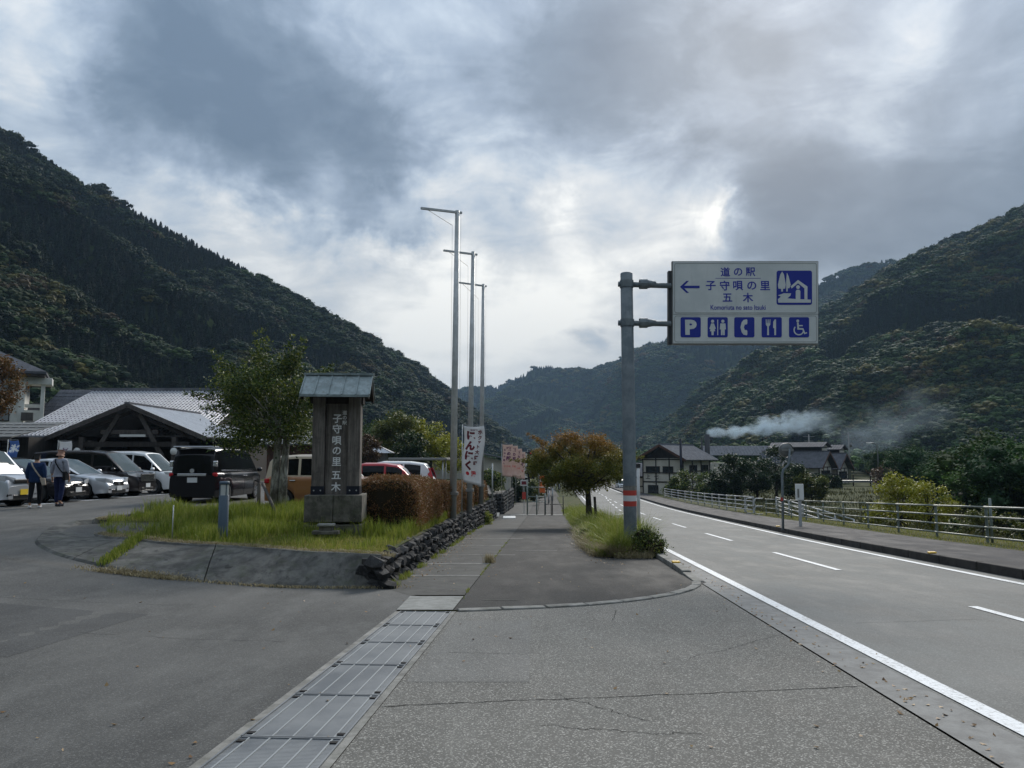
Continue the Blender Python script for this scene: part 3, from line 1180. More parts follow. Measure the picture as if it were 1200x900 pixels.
def forest(name, P, scale, kind, tint):
    """one wood: thousands of crowns instanced on points"""
    n = len(P)
    me = bpy.data.meshes.new(name)
    me.vertices.add(n)
    me.vertices.foreach_set('co', np.asarray(P, dtype=np.float32).ravel())
    for an, typ, arr, key in (('sc', 'FLOAT_VECTOR', scale, 'vector'), ('kind', 'INT', kind, 'value'), ('tint', 'FLOAT_COLOR', tint, 'color'),
                              ('rotz', 'FLOAT', RNG.uniform(0, 6.28, n), 'value')):
        at_ = me.attributes.new(an, typ, 'POINT')
        at_.data.foreach_set(key, np.asarray(arr, dtype=np.int32 if typ == 'INT' else np.float32).ravel())
    o = bpy.data.objects.new(name, me)
    COL.objects.link(o)
    o['kind'] = 'stuff'
    ng = bpy.data.node_groups.new(name + '_scatter', 'GeometryNodeTree')
    ng.interface.new_socket('Geometry', in_out='INPUT', socket_type='NodeSocketGeometry')
    ng.interface.new_socket('Geometry', in_out='OUTPUT', socket_type='NodeSocketGeometry')
    N, L = ng.nodes, ng.links
    gi, go = N.new('NodeGroupInput'), N.new('NodeGroupOutput')
    jn = N.new('GeometryNodeJoinGeometry')

    def attr(nm, typ):
        a = N.new('GeometryNodeInputNamedAttribute')
        a.data_type = typ
        a.inputs[0].default_value = nm
        return [s for s in a.outputs if s.enabled and s.name == 'Attribute'][0]
    kd, sc_, rz = attr('kind', 'INT'), attr('sc', 'FLOAT_VECTOR'), attr('rotz', 'FLOAT')
    cmb = N.new('ShaderNodeCombineXYZ')
    L.new(rz, cmb.inputs[2])
    for k, pr in enumerate(PROTOS):
        oi = N.new('GeometryNodeObjectInfo')
        oi.inputs['Object'].default_value = pr
        oi.inputs['As Instance'].default_value = True
        cp = N.new('FunctionNodeCompare')
        cp.data_type = 'INT'
        cp.operation = 'EQUAL'
        ia = [s for s in cp.inputs if s.enabled]
        L.new(kd, ia[0])
        ia[1].default_value = k
        ip = N.new('GeometryNodeInstanceOnPoints')
        L.new(gi.outputs[0], ip.inputs['Points'])
        L.new(cp.outputs[0], ip.inputs['Selection'])
        L.new(oi.outputs['Geometry'], ip.inputs['Instance'])
        L.new(cmb.outputs[0], ip.inputs['Rotation'])
        L.new(sc_, ip.inputs['Scale'])
        L.new(ip.outputs[0], jn.inputs[0])
    L.new(jn.outputs[0], go.inputs[0])
    md = o.modifiers.new('scatter', 'NODES')
    md.node_group = ng
    return o


def sample_surface(V, Fq, n, rng):
    a, b, c, d = V[Fq[:, 0]], V[Fq[:, 1]], V[Fq[:, 2]], V[Fq[:, 3]]
    ar = np.linalg.norm(np.cross(b - a, c - a), axis=1)
    # visible share: weight by nearness
    cen = (a + c) / 2
    dist = np.linalg.norm(cen, axis=1)
    wgt = ar * np.clip(900 / (dist + 60), 0.5, 4.0)
    wgt /= wgt.sum()
    idx = rng.choice(len(Fq), n, p=wgt)
    s, t = rng.random(n)[:, None], rng.random(n)[:, None]
    P = (a[idx] * (1 - s) + b[idx] * s) * (1 - t) + (d[idx] * (1 - s) + c[idx] * s) * t
    return P, dist[idx]


PAL_B = np.array([(0.028, 0.062, 0.015), (0.046, 0.084, 0.017), (0.020, 0.050, 0.019), (0.140, 0.125, 0.022), (0.100, 0.066, 0.024), (0.060, 0.108, 0.024), (0.064, 0.092, 0.032)])
PAL_C = np.array([(0.011, 0.030, 0.015), (0.015, 0.038, 0.018), (0.009, 0.025, 0.015)])


def wood(name, V, Fq, n, seed, size, cedar_bias, warm, fq=0.012, cut_far=None):
    rng = np.random.default_rng(seed)
    P, dist = sample_surface(V, Fq, n, rng)
    kinds, sc_, tint, keep = [], [], [], []
    dim = 0.50 if seed == 1 else 0.72
    for i, p in enumerate(P):
        v = Vector((p[0] * fq + seed, p[1] * fq, p[2] * fq * 1.6))
        a = mnoise.fractal(v, 1.0, 2.0, 4) + cedar_bias(p)
        wv = mnoise.fractal(v * 1.7 + Vector((31, 7, 2)), 1.0, 2.0, 4)
        ced = a + rng.normal() * 0.05 > 0
        s = size * (0.5 + 0.62 * rng.random() ** 1.8) * (0.8 + min(0.7, dist[i] / 900)) * (1 + .25 * mnoise.noise(v * 5))
        if ced:
            kinds.append(3 + int(rng.integers(2)))
            hh = min(s, size * 1.25) * rng.uniform(0.85, 1.25)
            sc_.append((hh * 1.35, hh * 1.35, hh))
            c = PAL_C[rng.integers(3)] * rng.uniform(0.75, 1.3)
        else:
            kinds.append(int(rng.integers(3)))
            sc_.append((s * 1.6, s * 1.6, s * rng.uniform(0.9, 1.35)))
            if wv + rng.normal() * 0.18 > warm:
                c = PAL_B[rng.choice([3, 6, 3, 1, 5, 4])] * rng.uniform(0.75, 1.15)
            else:
                c = PAL_B[rng.choice([0, 1, 2, 5, 6, 0])] * rng.uniform(0.75, 1.2) * (1 + 0.45 * mnoise.noise(v * 3.5))
        tint.append((*(c * dim), 1))
    P = P - np.array([0, 0, 0.8])
    return forest(name, P, sc_, kinds, tint)


wood('left_hill_wood', V1, F1, 40000, 1, 5.7, lambda p: 0.22 + 0.15 * math.sin(p[0] * .02) - (0.75 if p[1] < 190 and p[2] < 24 else 0) - (0.35 if p[2] > 95 and p[0] < -230 else 0), 0.22)
wood('right_hill_wood', V2, F2, 46000, 2, 6.6, lambda p: -0.20 + (0.35 if p[0] > 0.62 * p[1] and p[2] > 20 and p[2] < 120 else 0), 0.10, 0.010)
wood('far_mountain_wood', V3, F3, 34000, 3, 8.0, lambda p: -0.02, 0.30, 0.006)

# ------------------------------------------------------------------ planter: bank, turf, stone wall
def walltop(y): return interp(y, [(12.3, -0.12), (16, -0.2), (28, -0.5), (53, -1.08), (62, -1.4)])


def plL(y):
    return interp(y, [(12.75, -2.6), (13.0, -3.1), (13.5, -4.7), (14.4, -6.7), (15.3, -8.0), (16.3, -8.85), (17.5, -9.2), (19.5, -9.0), (21.2, -7.8), (22.3, -5.3), (23.5, -4.0), (30, -3.7), (46, -2.9)])


def plz(x, y):
    w_ = walltop(y)
    z1 = max(lotz(y) + 0.06, w_) if y > 17 else -0.1 + 0.05 * (y - 13) / 4
    s = sstep(1.9, 0.2, xw(y) - x)
    return z1 * (1 - s) + (w_ + 0.0) * s + 0.03 * fbm(x * .8, y * .8, 3)


planter = tag(empty('planter_bed', (0, 0, 0)), 'raised grassy planter bed with sloping concrete bank beside the driveway', 'planter')
ys_ = [12.75, 12.85, 13.0, 13.25, 13.5, 13.9, 14.4, 14.9, 15.3, 15.8, 16.3, 16.9, 17.5, 18.2, 19, 19.8, 20.5, 21.2, 21.8, 22.3, 23, 23.5] + [24 + k for k in range(23)]
vs = []
NX = 14
for y in ys_:
    a, b = plL(y), xw(y) - 0.12
    for i in range(NX + 1):
        x = a + (b - a) * i / NX
        vs.append((x, y, plz(x, y)))
fs = [(j * (NX + 1) + i, j * (NX + 1) + i + 1, (j + 1) * (NX + 1) + i + 1, (j + 1) * (NX + 1) + i) for j in range(len(ys_) - 1) for i in range(NX)]
np_mesh('turf_bed', vs, fs, M['turf'], planter, True)

# sloping concrete bank, in cast lengths
bank_top = [(-2.15, 12.62), (-3.1, 12.85), (-4.6, 13.38), (-5.6, 13.8), (-6.6, 14.25), (-7.5, 14.8), (-8.2, 15.3), (-8.9, 16.1), (-9.35, 17.3), (-9.25, 19.0), (-8.7, 20.4), (-7.5, 21.6), (-5.4, 22.6), (-4.1, 23.5)]
bank_bot = [(-2.15, 12.28), (-2.85, 12.25), (-4.2, 12.3), (-5.3, 12.42), (-6.3, 12.6), (-7.3, 13.0), (-8.2, 13.6), (-9.1, 14.7), (-9.75, 16.8), (-9.6, 19.2), (-8.9, 20.9), (-7.6, 22.1), (-5.4, 23.1), (-4.0, 24.0)]
T = catmull([(x, y, 0) for x, y in bank_top], 79)
B = catmull([(x, y, 0) for x, y in bank_bot], 79)
cuts = [0, 16, 27, 31, 42, 54, 66, 78]
for k in range(len(cuts) - 1):
    i0, i1 = cuts[k], cuts[k + 1]
    mb = MB()
    rows = []
    for i in range(i0, i1 + 1):
        tt = (0.006 if i == i0 else (-0.006 if i == i1 else 0))
        t, b = Vector(T[i]), Vector(B[i])
        if i == i0: t, b = t.lerp(T[i + 1], .06), b.lerp(B[i + 1], .06)
        if i == i1: t, b = t.lerp(T[i - 1], .06), b.lerp(B[i - 1], .06)
        inn = (t - b)
        inn.z = 0
        inn.normalize()
        zt = plz(t.x, t.y) + 0.05
        zb = h(b.x, b.y) - 0.02
        t1 = Vector((t.x, t.y, zt)) + inn * 0.12
        t0 = Vector((t.x, t.y, zt)) - inn * 0.02
        t01 = Vector((t.x, t.y, zt - .03)) - inn * 0.06
        m0 = t0.lerp(Vector((b.x, b.y, zb)), 0.55) + Vector((0, 0, 0.05))
        b0 = Vector((b.x, b.y, zb + 0.06))
        b1 = Vector((b.x, b.y, zb)) - inn * 0.10
        b2 = Vector((b.x, b.y, zb - .15)) - inn * 0.12
        t2 = t1 - Vector((0, 0, 0.25))
        rows.append([t2, t1, t0, t01, m0, b0, b1, b2])
    n = 8
    for r in rows:
        mb.v.extend([tuple(p) for p in r])
    for i in range(len(rows) - 1):
        for q in range(n - 1):
            mb.f.append((i * n + q, (i + 1) * n + q, (i + 1) * n + q + 1, i * n + q + 1))
            mb.mi.append(0)
    mb.f.append(tuple(range(n)))
    mb.f.append(tuple((len(rows) - 1) * n + q for q in reversed(range(n))))
    mb.mi += [0, 0]
    mb.build('bank_section', M['bank'], planter, smooth=False)


# grass blades
def blades(name, pts, heights, width, mat, parent=None, lean=0.35, rng=RNG, kind='stuff', curl=0.5):
    n = len(pts)
    P = np.asarray(pts)
    H = np.asarray(heights)
    a = rng.uniform(0, 2 * PI, n)
    ld = rng.uniform(0, 2 * PI, n)
    lm = np.abs(rng.normal(size=n)) * lean * H
    dx, dy = np.cos(ld) * lm, np.sin(ld) * lm
    wx, wy = np.cos(a) * width / 2, np.sin(a) * width / 2
    ww = rng.uniform(0.6, 1.3, n)
    wx, wy = wx * ww, wy * ww
    z0 = np.zeros(n)
    v0 = P + np.stack([-wx, -wy, z0 - .01], 1)
    v1 = P + np.stack([wx, wy, z0 - .01], 1)
    mid = P + np.stack([dx * .35, dy * .35, H * .58], 1)
    v2 = mid + np.stack([wx * .8, wy * .8, z0], 1)
    v3 = mid - np.stack([wx * .8, wy * .8, z0], 1)
    tip = P + np.stack([dx, dy, H * (1 - curl * .25 * np.minimum(1, lm / (H * lean + 1e-6)))], 1)
    vs = np.stack([v0, v1, v2, v3, tip], 1).reshape(-1, 3)
    b = np.arange(n)[:, None] * 5
    q = np.concatenate([b + 0, b + 1, b + 2, b + 3], 1)
    t = np.concatenate([b + 3, b + 2, b + 4, b + 4], 1)
    # triangles as tris mesh: build with tri faces for all
    tri = np.concatenate([np.concatenate([b, b + 1, b + 2], 1), np.concatenate([b, b + 2, b + 3], 1), np.concatenate([b + 3, b + 2, b + 4], 1)])
    o = np_mesh(name, vs, tri, mat, parent)
    if kind: o['kind'] = kind
    return o


M['grass'] = leafmat('fresh_grass', [(0.07, 0.105, 0.014), (0.155, 0.21, 0.024), (0.26, 0.30, 0.04), (0.40, 0.38, 0.11)], 0.3)
M['grass_short'] = leafmat('mown_grass', [(0.13, 0.15, 0.028), (0.22, 0.235, 0.04), (0.32, 0.30, 0.08), (0.42, 0.37, 0.15)], 0.3)
M['grass_dry'] = leafmat('dry_grass', [(0.16, 0.13, 0.07), (0.30, 0.25, 0.14), (0.46, 0.39, 0.23)], 0.3)
M['grass_tall'] = leafmat('tall_roadside_grass', [(0.07, 0.10, 0.016), (0.16, 0.21, 0.026), (0.27, 0.31, 0.05), (0.38, 0.34, 0.13)], 0.35)

pts, hs = [], []
dpts, dhs = [], []
spts, shs = [], []
while len(spts) < 52000:
    y = 12.75 + (random.random() ** 1.6) * 14
    a, b = plL(y), xw(y) - 0.2
    x = random.uniform(a + 0.03, b)
    hh = random.uniform(0.03, 0.075)
    spts.append((x, y, plz(x, y)))
    shs.append(hh)
while len(pts) < 46000:
    y = 13.0 + random.random() * 11
    a, b = plL(y), xw(y) - 0.2
    x = random.uniform(a + 0.05, b)
    edge = min(x - a, (y - (12.9 + max(0, (-x - 4.4)) * 0.42)))
    n_ = fbm(x * 1.2, y * 1.2, 7)
    tall = sstep(0.35, 1.9, edge + n_ * 0.8)
    if -4.9 < x < -2.8 and y < 15.6: tall *= 0.15
    if x > -3.3 and y < 15.9: tall *= 0.2
    if x < -8 and y > 14.5: tall = max(tall, 0.5 + n_)
    if random.random() > tall + 0.04: continue
    hh = random.uniform(0.10, 0.26) * (0.6 + 0.7 * max(0, tall)) * (1 + 0.8 * n_)
    pts.append((x, y, plz(x, y)))
    hs.append(max(0.05, hh))
blades('lawn_grass', spts, shs, 0.012, M['grass_short'], None)
blades('tall_lawn_grass', pts, hs, 0.012, M['grass'], None)
for _ in range(9000):                                    # dry clippings along the bank's lip
    i = random.random() * 50
    k = int(i)
    t = T[k].lerp(T[k + 1], i - k)
    x, y = t.x + random.uniform(-.02, .22), t.y + random.uniform(0.0, .30)
    dpts.append((x, y, plz(x, y) + 0.03))
    dhs.append(random.uniform(0.02, 0.06))
for (u0, v0_, sp, nn) in [(184, 664, 0.3, 1300), (145, 668, .3, 700), (360, 685, 0.6, 1500), (420, 686, 0.35, 700), (270, 680, .7, 250)]:
    c = at(u0, v0_, 12.5)
    for _ in range(nn):
        x, y = c.x + random.gauss(0, sp), 12.3 + random.gauss(0, .07)
        dpts.append((x, y, h(x, y) + 0.02 + max(0, (y - 12.3)) * .3))
        dhs.append(random.uniform(0.01, 0.04))
blades('dry_grass_clippings', dpts, dhs, 0.014, M['grass_dry'], None, lean=1.6)
# grass tuft growing through a joint in the bank
tp, th_ = [], []
for _ in range(1500):
    k = random.random()
    p = T[27].lerp(B[27], k)
    x, y = p.x + random.gauss(0, .06), p.y + random.gauss(0, .05)
    zt, zb = plz(T[27].x, T[27].y) + 0.05, h(B[27].x, B[27].y)
    tp.append((x, y, zt + (zb - zt) * k + 0.03))
    th_.append(random.uniform(0.04, 0.12))
o = blades('grass_tuft', tp, th_, 0.014, M['grass'], kind=None)
tag(o, 'line of grass growing out of the joint in the sloping concrete bank', 'grass tuft')

# ---- dry stone wall
def stone_b(nt, bs):
    oi = nt.new('ShaderNodeObjectInfo')
    P = worldpos(nt)
    a = nt.noise(P, 9, 6, 0.7)
    f = nt.noise(P, 60, 3, 0.7)
    c = nt.mix(oi.outputs['Random'], (0.014, 0.014, 0.015), (0.048, 0.047, 0.046))
    c = nt.mix(nt.math('MULTIPLY', nt.rng(a, 0.55, 0.7), 0.5), c, (0.10, 0.10, 0.095))
    c = nt.mix(nt.math('MULTIPLY', nt.rng(f, 0.66, 0.72), 0.7), c, (0.3, 0.3, 0.28))
    nt.put(bs.inputs['Base Color'], c)
    bump(nt, bs, nt.math('ADD', a, nt.math('MULTIPLY', f, .3)), 0.6, 0.03)


M['stone'] = material('black_volcanic_stone', stone_b, rough=0.85, spec=0.3)


def rock_mesh(seed, n=13):
    rng = random.Random(seed)
    bm = bmesh.new()
    for _ in range(n):
        v = Vector((rng.gauss(0, 1), rng.gauss(0, 1), rng.gauss(0, 1))).normalized()
        v = Vector((max(-.8, min(.8, v.x * 1.1)), max(-.7, min(.7, v.y)), max(-.75, min(.75, v.z)))) * rng.uniform(.82, 1)
        bm.verts.new(v * 0.5 / 0.8)
    r = bmesh.ops.convex_hull(bm, input=bm.verts)
    bmesh.ops.delete(bm, geom=[g for g in r['geom_interior'] if isinstance(g, bmesh.types.BMVert)], context='VERTS')
    me = bpy.data.meshes.new('stone')
    bm.to_mesh(me)
    bm.free()
    me.materials.append(M['stone'])
    return me


ROCKS = [rock_mesh(k) for k in range(9)]
swall = tag(empty('stone_wall', (0, 0, 0)), 'low wall of rough black stones along the left of the walkway', 'wall')
cand = []
y = 12.35
while y < 47:
    zb, zt = zprof(y) - 0.05, walltop(y)
    rows = max(3, int((zt - zb) / 0.165 + 0.5))
    wdt = random.uniform(0.18, 0.30)
    for r in range(rows):
        f = (r + 0.5) / rows
        hh = (zt - zb) / rows
        x = xw(y) - 0.05 - 0.10 * f + random.uniform(-.035, .035)
        cand.append((x + random.uniform(-.012, .012), y + random.uniform(-.05, .05) + (r % 2) * wdt * .5, zb + (zt - zb) * f, wdt * random.uniform(.95, 1.25), hh * random.uniform(1.1, 1.45)))
    y += wdt
for k in range(6):   # the rounded near end
    f = k / 5
    cand.append((-2.15 - 0.25 * f, 12.38 + 0.12 * f, zprof(12.4) + .08 + .1 * (k % 3), .3, .28))
for (x, z) in [(-2.0, .05), (-2.12, .22), (-2.2, .38)]:
    cand.append((x, 12.3, zprof(12.3) + z, .34, .24))
cand.sort(key=lambda c: c[1])
rest = MB()
for i, (x, y, z, wd_, ht_) in enumerate(cand):
    me = ROCKS[i % 9]
    mtx = Matrix.Translation((x, y, z)) @ Euler((random.uniform(-.5, .5), random.uniform(-.2, .2), random.uniform(-.25, .25))).to_matrix().to_4x4() @ Matrix.Diagonal((0.34, wd_ * 1.08, ht_ * 1.05, 1))
    if i < 295:
        o = bpy.data.objects.new('stone', me)
        COL.objects.link(o)
        o.parent = swall
        o.matrix_local = mtx
    else:
        rest.add([mtx @ v.co for v in me.vertices], [tuple(p.vertices) for p in me.polygons])
o = rest.build('far_stones', M['stone'], swall)
o['kind'] = 'stuff'
core = MB()
yl = [12.5 + k * 1.15 for k in range(31)]
for k in range(30):
    a = Vector((xw(yl[k]) - 0.22, yl[k], (zprof(yl[k]) + walltop(yl[k])) / 2 - .06))
    b = Vector((xw(yl[k + 1]) - 0.22, yl[k + 1], (zprof(yl[k + 1]) + walltop(yl[k + 1])) / 2 - .06))
    core.beam(a, b, 0.26, (walltop(yl[k]) - zprof(yl[k])) + 0.1)
core.build('wall_core', M['darkkerb'], swall)
# second stretch of wall beyond the steps
swall2 = tag(empty('stone_wall', (0, 0, 0)), 'taller black stone wall beyond the steps, under the pink banners', 'wall')
m2 = MB()
cm = MB()
y = 53.0
while y < 70:
    for r in range(6):
        zb, zt = zprof(y), -1.0 - 0.012 * (y - 53)
        me = ROCKS[random.randrange(9)]
        hh = (zt - zb) / 6
        mtx = Matrix.Translation((xw(y) + .05, y + .1 * (r % 2), zb + hh * (r + .5))) @ Euler((random.uniform(-.5, .5), 0, random.uniform(-.4, .4))).to_matrix().to_4x4() @ Matrix.Diagonal((.35, .36, hh * 1.4, 1))
        m2.add([mtx @ v.co for v in me.vertices], [tuple(p.vertices) for p in me.polygons])
    y += 0.32
for r in range(6):      # its near end face
    for q in range(4):
        me = ROCKS[random.randrange(9)]
        mtx = Matrix.Translation((xw(53) - q * .3, 52.9, zprof(53) + .24 * (r + .5))) @ Matrix.Diagonal((.36, .3, .34, 1))
        m2.add([mtx @ v.co for v in me.vertices], [tuple(p.vertices) for p in me.polygons])
o = m2.build('stones', M['stone'], swall2)
o['kind'] = 'stuff'
cm.beam((xw(53) - .6, 53.1, -1.75), (xw(70) - .6, 70, -2.2), 1.1, 1.5)
cm.build('wall_core', M['darkkerb'], swall2)

# ------------------------------------------------------------------ hedge of clipped azalea
def hedge(name, path, wd_, ht_, n, label, size=0.05, mat='hedge', seed=1, parent=None):
    """path: (x, y, zbase) list"""
    rng = np.random.default_rng(seed)
    root = tag(empty(name, (0, 0, 0)), label, 'hedge', 'azalea hedges along the stone wall')
    C_ = catmull(path, 30)
    vs, fs = [], []
    nn = 18
    ring = []
    for i, c in enumerate(C_):
        d = (C_[min(i + 1, 29)] - C_[max(i - 1, 0)])
        d.z = 0
        d.normalize()
        s = Vector((d.y, -d.x, 0))
        e = min(1, (min(i, 29 - i) / 2.5 + 0.0001)) ** 0.4
        for k in range(nn):
            a = PI * k / (nn - 1)
            ca, sa = math.cos(a), math.sin(a)
            px = math.copysign(abs(ca) ** 0.45, ca) * wd_ / 2 * e
            pz = (abs(sa) ** 0.4) * ht_ * (0.35 + .65 * e)
            b_ = 1 + 0.10 * fbm(c.x * 1.3 + px, c.y * 1.3, pz * 2 + seed)
            p = c + s * px * b_ + Vector((0, 0, pz * b_ + 0.03))
            vs.append(p[:])
    for i in range(29):
        for k in range(nn - 1):
            fs.append((i * nn + k, i * nn + k + 1, (i + 1) * nn + k + 1, (i + 1) * nn + k))
    V, Fq = np.array(vs), np.array(fs)
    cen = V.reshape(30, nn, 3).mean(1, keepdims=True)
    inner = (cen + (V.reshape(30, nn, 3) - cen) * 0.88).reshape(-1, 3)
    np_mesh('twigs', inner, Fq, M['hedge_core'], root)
    a, b, c, d = V[Fq[:, 0]], V[Fq[:, 1]], V[Fq[:, 2]], V[Fq[:, 3]]
    ar = np.linalg.norm(np.cross(b - a, c - a), axis=1)
    idx = rng.choice(len(Fq), n, p=ar / ar.sum())
    s_, t_ = rng.random(n)[:, None], rng.random(n)[:, None]
    P = (a[idx] * (1 - s_) + b[idx] * s_) * (1 - t_) + (d[idx] * (1 - s_) + c[idx] * s_) * t_
    P += rng.normal(size=P.shape) * 0.03
    v, f = leaf_cloud(P, size, rng, 0.1, 0.5)
    o = np_mesh('foliage', v, f, M[mat], root)
    return root


def hz(x, y): return plz(x, y)


hd = [(-2.95, 17.2), (-2.9, 19.6), (-2.75, 22.8)]
hedge('azalea_hedge', [(x, y, hz(x, y)) for x, y in hd], 1.5, 1.08, 60000, 'largest clipped red-brown azalea hedge right beside the wooden monument', 0.036, seed=1)
hd = [(-2.6, 23.3), (-2.5, 25.6), (-2.42, 28.0)]
hedge('azalea_hedge', [(x, y, hz(x, y) - .05) for x, y in hd], 1.15, 1.05, 30000, 'second azalea hedge, greener, in the middle of the hedge row', 0.04, seed=2)
hd = [(-2.4, 28.5), (-2.35, 31.0), (-2.25, 34.0)]
hedge('azalea_hedge', [(x, y, hz(x, y) - .1) for x, y in hd], 1.15, 1.0, 20000, 'third azalea hedge, rusty, by the foot of the white banner', 0.045, seed=3)
hd = [(-2.2, 34.4), (-2.1, 38.0), (-1.95, 43.0)]
hedge('azalea_hedge', [(x, y, hz(x, y) - .1) for x, y in hd], 1.2, 1.0, 12000, 'farthest azalea hedge, ending by the steps', 0.065, seed=4)

# tall grass on the bed between hedge and wall
pts, hs = [], []
while len(pts) < 9000:
    y = random.uniform(16, 44)
    x = random.uniform(xw(y) - 1.3, xw(y) - .2)
    if random.random() > 0.45 + fbm(x, y * .7, 2): continue
    pts.append((x, y, plz(x, y)))
    hs.append(random.uniform(.06, .24))
blades('verge_grass', pts, hs, 0.016, M['grass_short'])

# ------------------------------------------------------------------ island between walkway and road: tall wild grass and a clipped bush
def isl(y):  # left and right edge
    a = interp(y, [(17.9, 2.45), (18.3, 2.22), (20.6, 2.12), (49.6, 3.6), (100, 5.9)])
    b = gutL(y) - 0.14
    return a, b


ib = structure(strip('island_soil', lambda y: isl(y)[0], lambda y: isl(y)[1], 18.0, 100, 0, 4, 0.06, M['turf'], ys=ysteps(18.0, 100)))
pts, hs, dp, dh = [], [], [], []
while len(pts) < 42000:
    y = 18.1 + (random.random() ** 2.0) * 42
    a, b = isl(y)
    x = random.uniform(a - 0.25 * random.random() - .1 * fbm(y, 3.3), b + 0.08)
    n_ = fbm(x * 1.5, y * .8, 5)
    e = sstep(-0.15, 0.5, x - a) * 0.7 + 0.3
    if random.random() > .75 + n_ * .8: continue
    if (x - 3.2) ** 2 + (y - 18.55) ** 2 < .36: continue
    hh = random.uniform(.12, .55) * e * (1 + 1.3 * n_) * (1.35 if random.random() < .06 else 1) * (1 + .25 * sstep(28, 19, y))
    if y > 40: hh *= 0.8
    pts.append((x, y, h(x, y) + 0.05))
    hs.append(max(.08, hh))
blades('roadside_grass', pts, hs, 0.011, M['grass_tall'], lean=.75)
for _ in range(15000):
    y = 18.0 + (random.random() ** 1.7) * 12
    a, b = isl(y)
    x = a + abs(random.gauss(0, .28)) - .1 if random.random() < .7 else random.uniform(a, b)
    dp.append((x, y, h(x, y) + .04))
    dh.append(random.uniform(.08, .35))
blades('dry_roadside_grass', dp, dh, 0.010, M['grass_dry'], lean=.9)
def bush(name, c, r, n, label, mat, size=0.06, squash=.8, seed=3, cat='bush', group=None, core=True):
    rng = np.random.default_rng(seed)
    root = tag(empty(name, c), label, cat, group)
    cs, rs = [], []
    for i in range(14):
        d = rng.normal(size=3)
        d /= np.linalg.norm(d)
        d[2] = abs(d[2]) * squash
        cs.append(d * r * .58 + np.array([0, 0, r * .22]))
        rs.append(r * rng.uniform(.32, .48))
    P = cluster_points(cs, rs, n / 14 / (0.4 * r) ** 2, rng, .8, .9)
    P = P[P[:, 2] > 0.0]
    v, f = leaf_cloud(P, size, rng, .2, .55)
    np_mesh('foliage', v, f, M[mat], root)
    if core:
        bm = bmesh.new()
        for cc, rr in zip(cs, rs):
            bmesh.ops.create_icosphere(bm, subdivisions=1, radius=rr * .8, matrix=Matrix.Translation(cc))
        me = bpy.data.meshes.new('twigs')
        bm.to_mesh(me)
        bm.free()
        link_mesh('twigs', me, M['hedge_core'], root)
    return root


c = at(757, 652, 18.6)
bush('roadside_bush', (3.22, 18.45, h(3.3, 18.5) + .02), 0.60, 9000, 'dark green bush at the near tip of the grassy island', 'leaf_green', 0.045, .9, 5)
bush('roadside_bush', (2.45, 24.3, h(2.5, 24)), 0.42, 2500, 'small dark shrub low in the roadside grass near the walkway edge', 'leaf_green', 0.05, .8, 6)
p = at(575, 602, 37.5)
bush('wall_weed', (xw(37.5) + 0.15, 37.5, zprof(37.5)), 0.55, 1600, 'bright yellow-green weed growing at the foot of the stone wall', 'grass_tall', 0.10, .8, 7, 'weed', core=False)
LW, LWs = [], []
for _ in range(170):
    y = 18.0 + random.random() ** 1.5 * 22
    a, b = isl(max(18.0, y))
    cxx = random.uniform(a - .05, b)
    hh_ = random.uniform(.10, .50)
    for _k in range(60):
        LW.append((cxx + random.gauss(0, .10), y + random.gauss(0, .10), h(cxx, y) + .04 + random.random() * hh_))
v_, f_ = leaf_cloud(np.array(LW), .055, RNG, .6, .5)
o = np_mesh('leafy_weeds', v_, f_, M['grass'])
o['kind'] = 'stuff'
# loose dry stems flopping over the island's edge, weeds along the foot of the wall and in the gutter, fallen leaves
fp, fh = [], []
for _ in range(5200):
    y = 17.75 + random.random() ** 1.6 * 13
    a, b = isl(max(18.0, y))
    x = a - abs(random.gauss(0, .13)) if y > 18.1 else random.uniform(a, b - .1)
    fp.append((x, y, h(x, y) + .01))
    fh.append(random.uniform(.05, .22))
blades('edge_stems', fp, fh, .009, M['grass_dry'], lean=1.4)
fp, fh = [], []
for _ in range(3600):
    y = 12.6 + random.random() ** 1.4 * 30
    if fbm(y * .9, 2.2) < .02: continue
    x = xw(y) + .10 + abs(random.gauss(0, .06))
    fp.append((x, y, h(x, y)))
    fh.append(random.uniform(.03, .13))
for _ in range(900):
    y = 11.0 + random.random() * 14
    if fbm(y * 1.7, 5.2) < .1: continue
    x = joint(y) + random.gauss(0, .015)
    fp.append((x, y, h(x, y)))
    fh.append(random.uniform(.015, .06))
blades('gutter_weeds', fp, fh, .010, M['grass_tall'], lean=.8)
LP = []
for _ in range(900):
    k = random.random()
    if k < .35:
        y = 12.6 + random.random() * 16
        x = xw(y) + .15 + abs(random.gauss(0, .28))
    elif k < .6:
        y = random.uniform(3, 18)
        x = gutL(y) + random.gauss(.15, .12)
    elif k < .8:
        y = random.uniform(16, 30)
        x = isl(max(18, y))[0] - abs(random.gauss(0, .35))
    else:
        y = random.uniform(4, 16)
        x = random.uniform(-8, 2.8)
        if y > 11.8 and x < -1.9: continue
    LP.append((x, y, h(x, y) + .012))
v_, f_ = leaf_cloud(np.array(LP), .042, RNG, 2.5, .6)
M['litter'] = leafmat('fallen_leaves', [(.10, .05, .02), (.22, .12, .04), (.32, .22, .10)], .1)
o = np_mesh('fallen_leaves', v_, f_, M['litter'])
o['kind'] = 'stuff'
wp = []
wh = []
for _ in range(260):
    wp.append((joint(16.7) + random.gauss(-.03, .05), 16.7 + random.gauss(0, .05), zprof(16.7)))
    wh.append(random.uniform(.08, .26))
tag(blades('dry_weed', wp, wh, .008, M['grass_dry'], kind=None, lean=.4), 'small reddish dry weed standing in the joint of the walkway', 'weed')

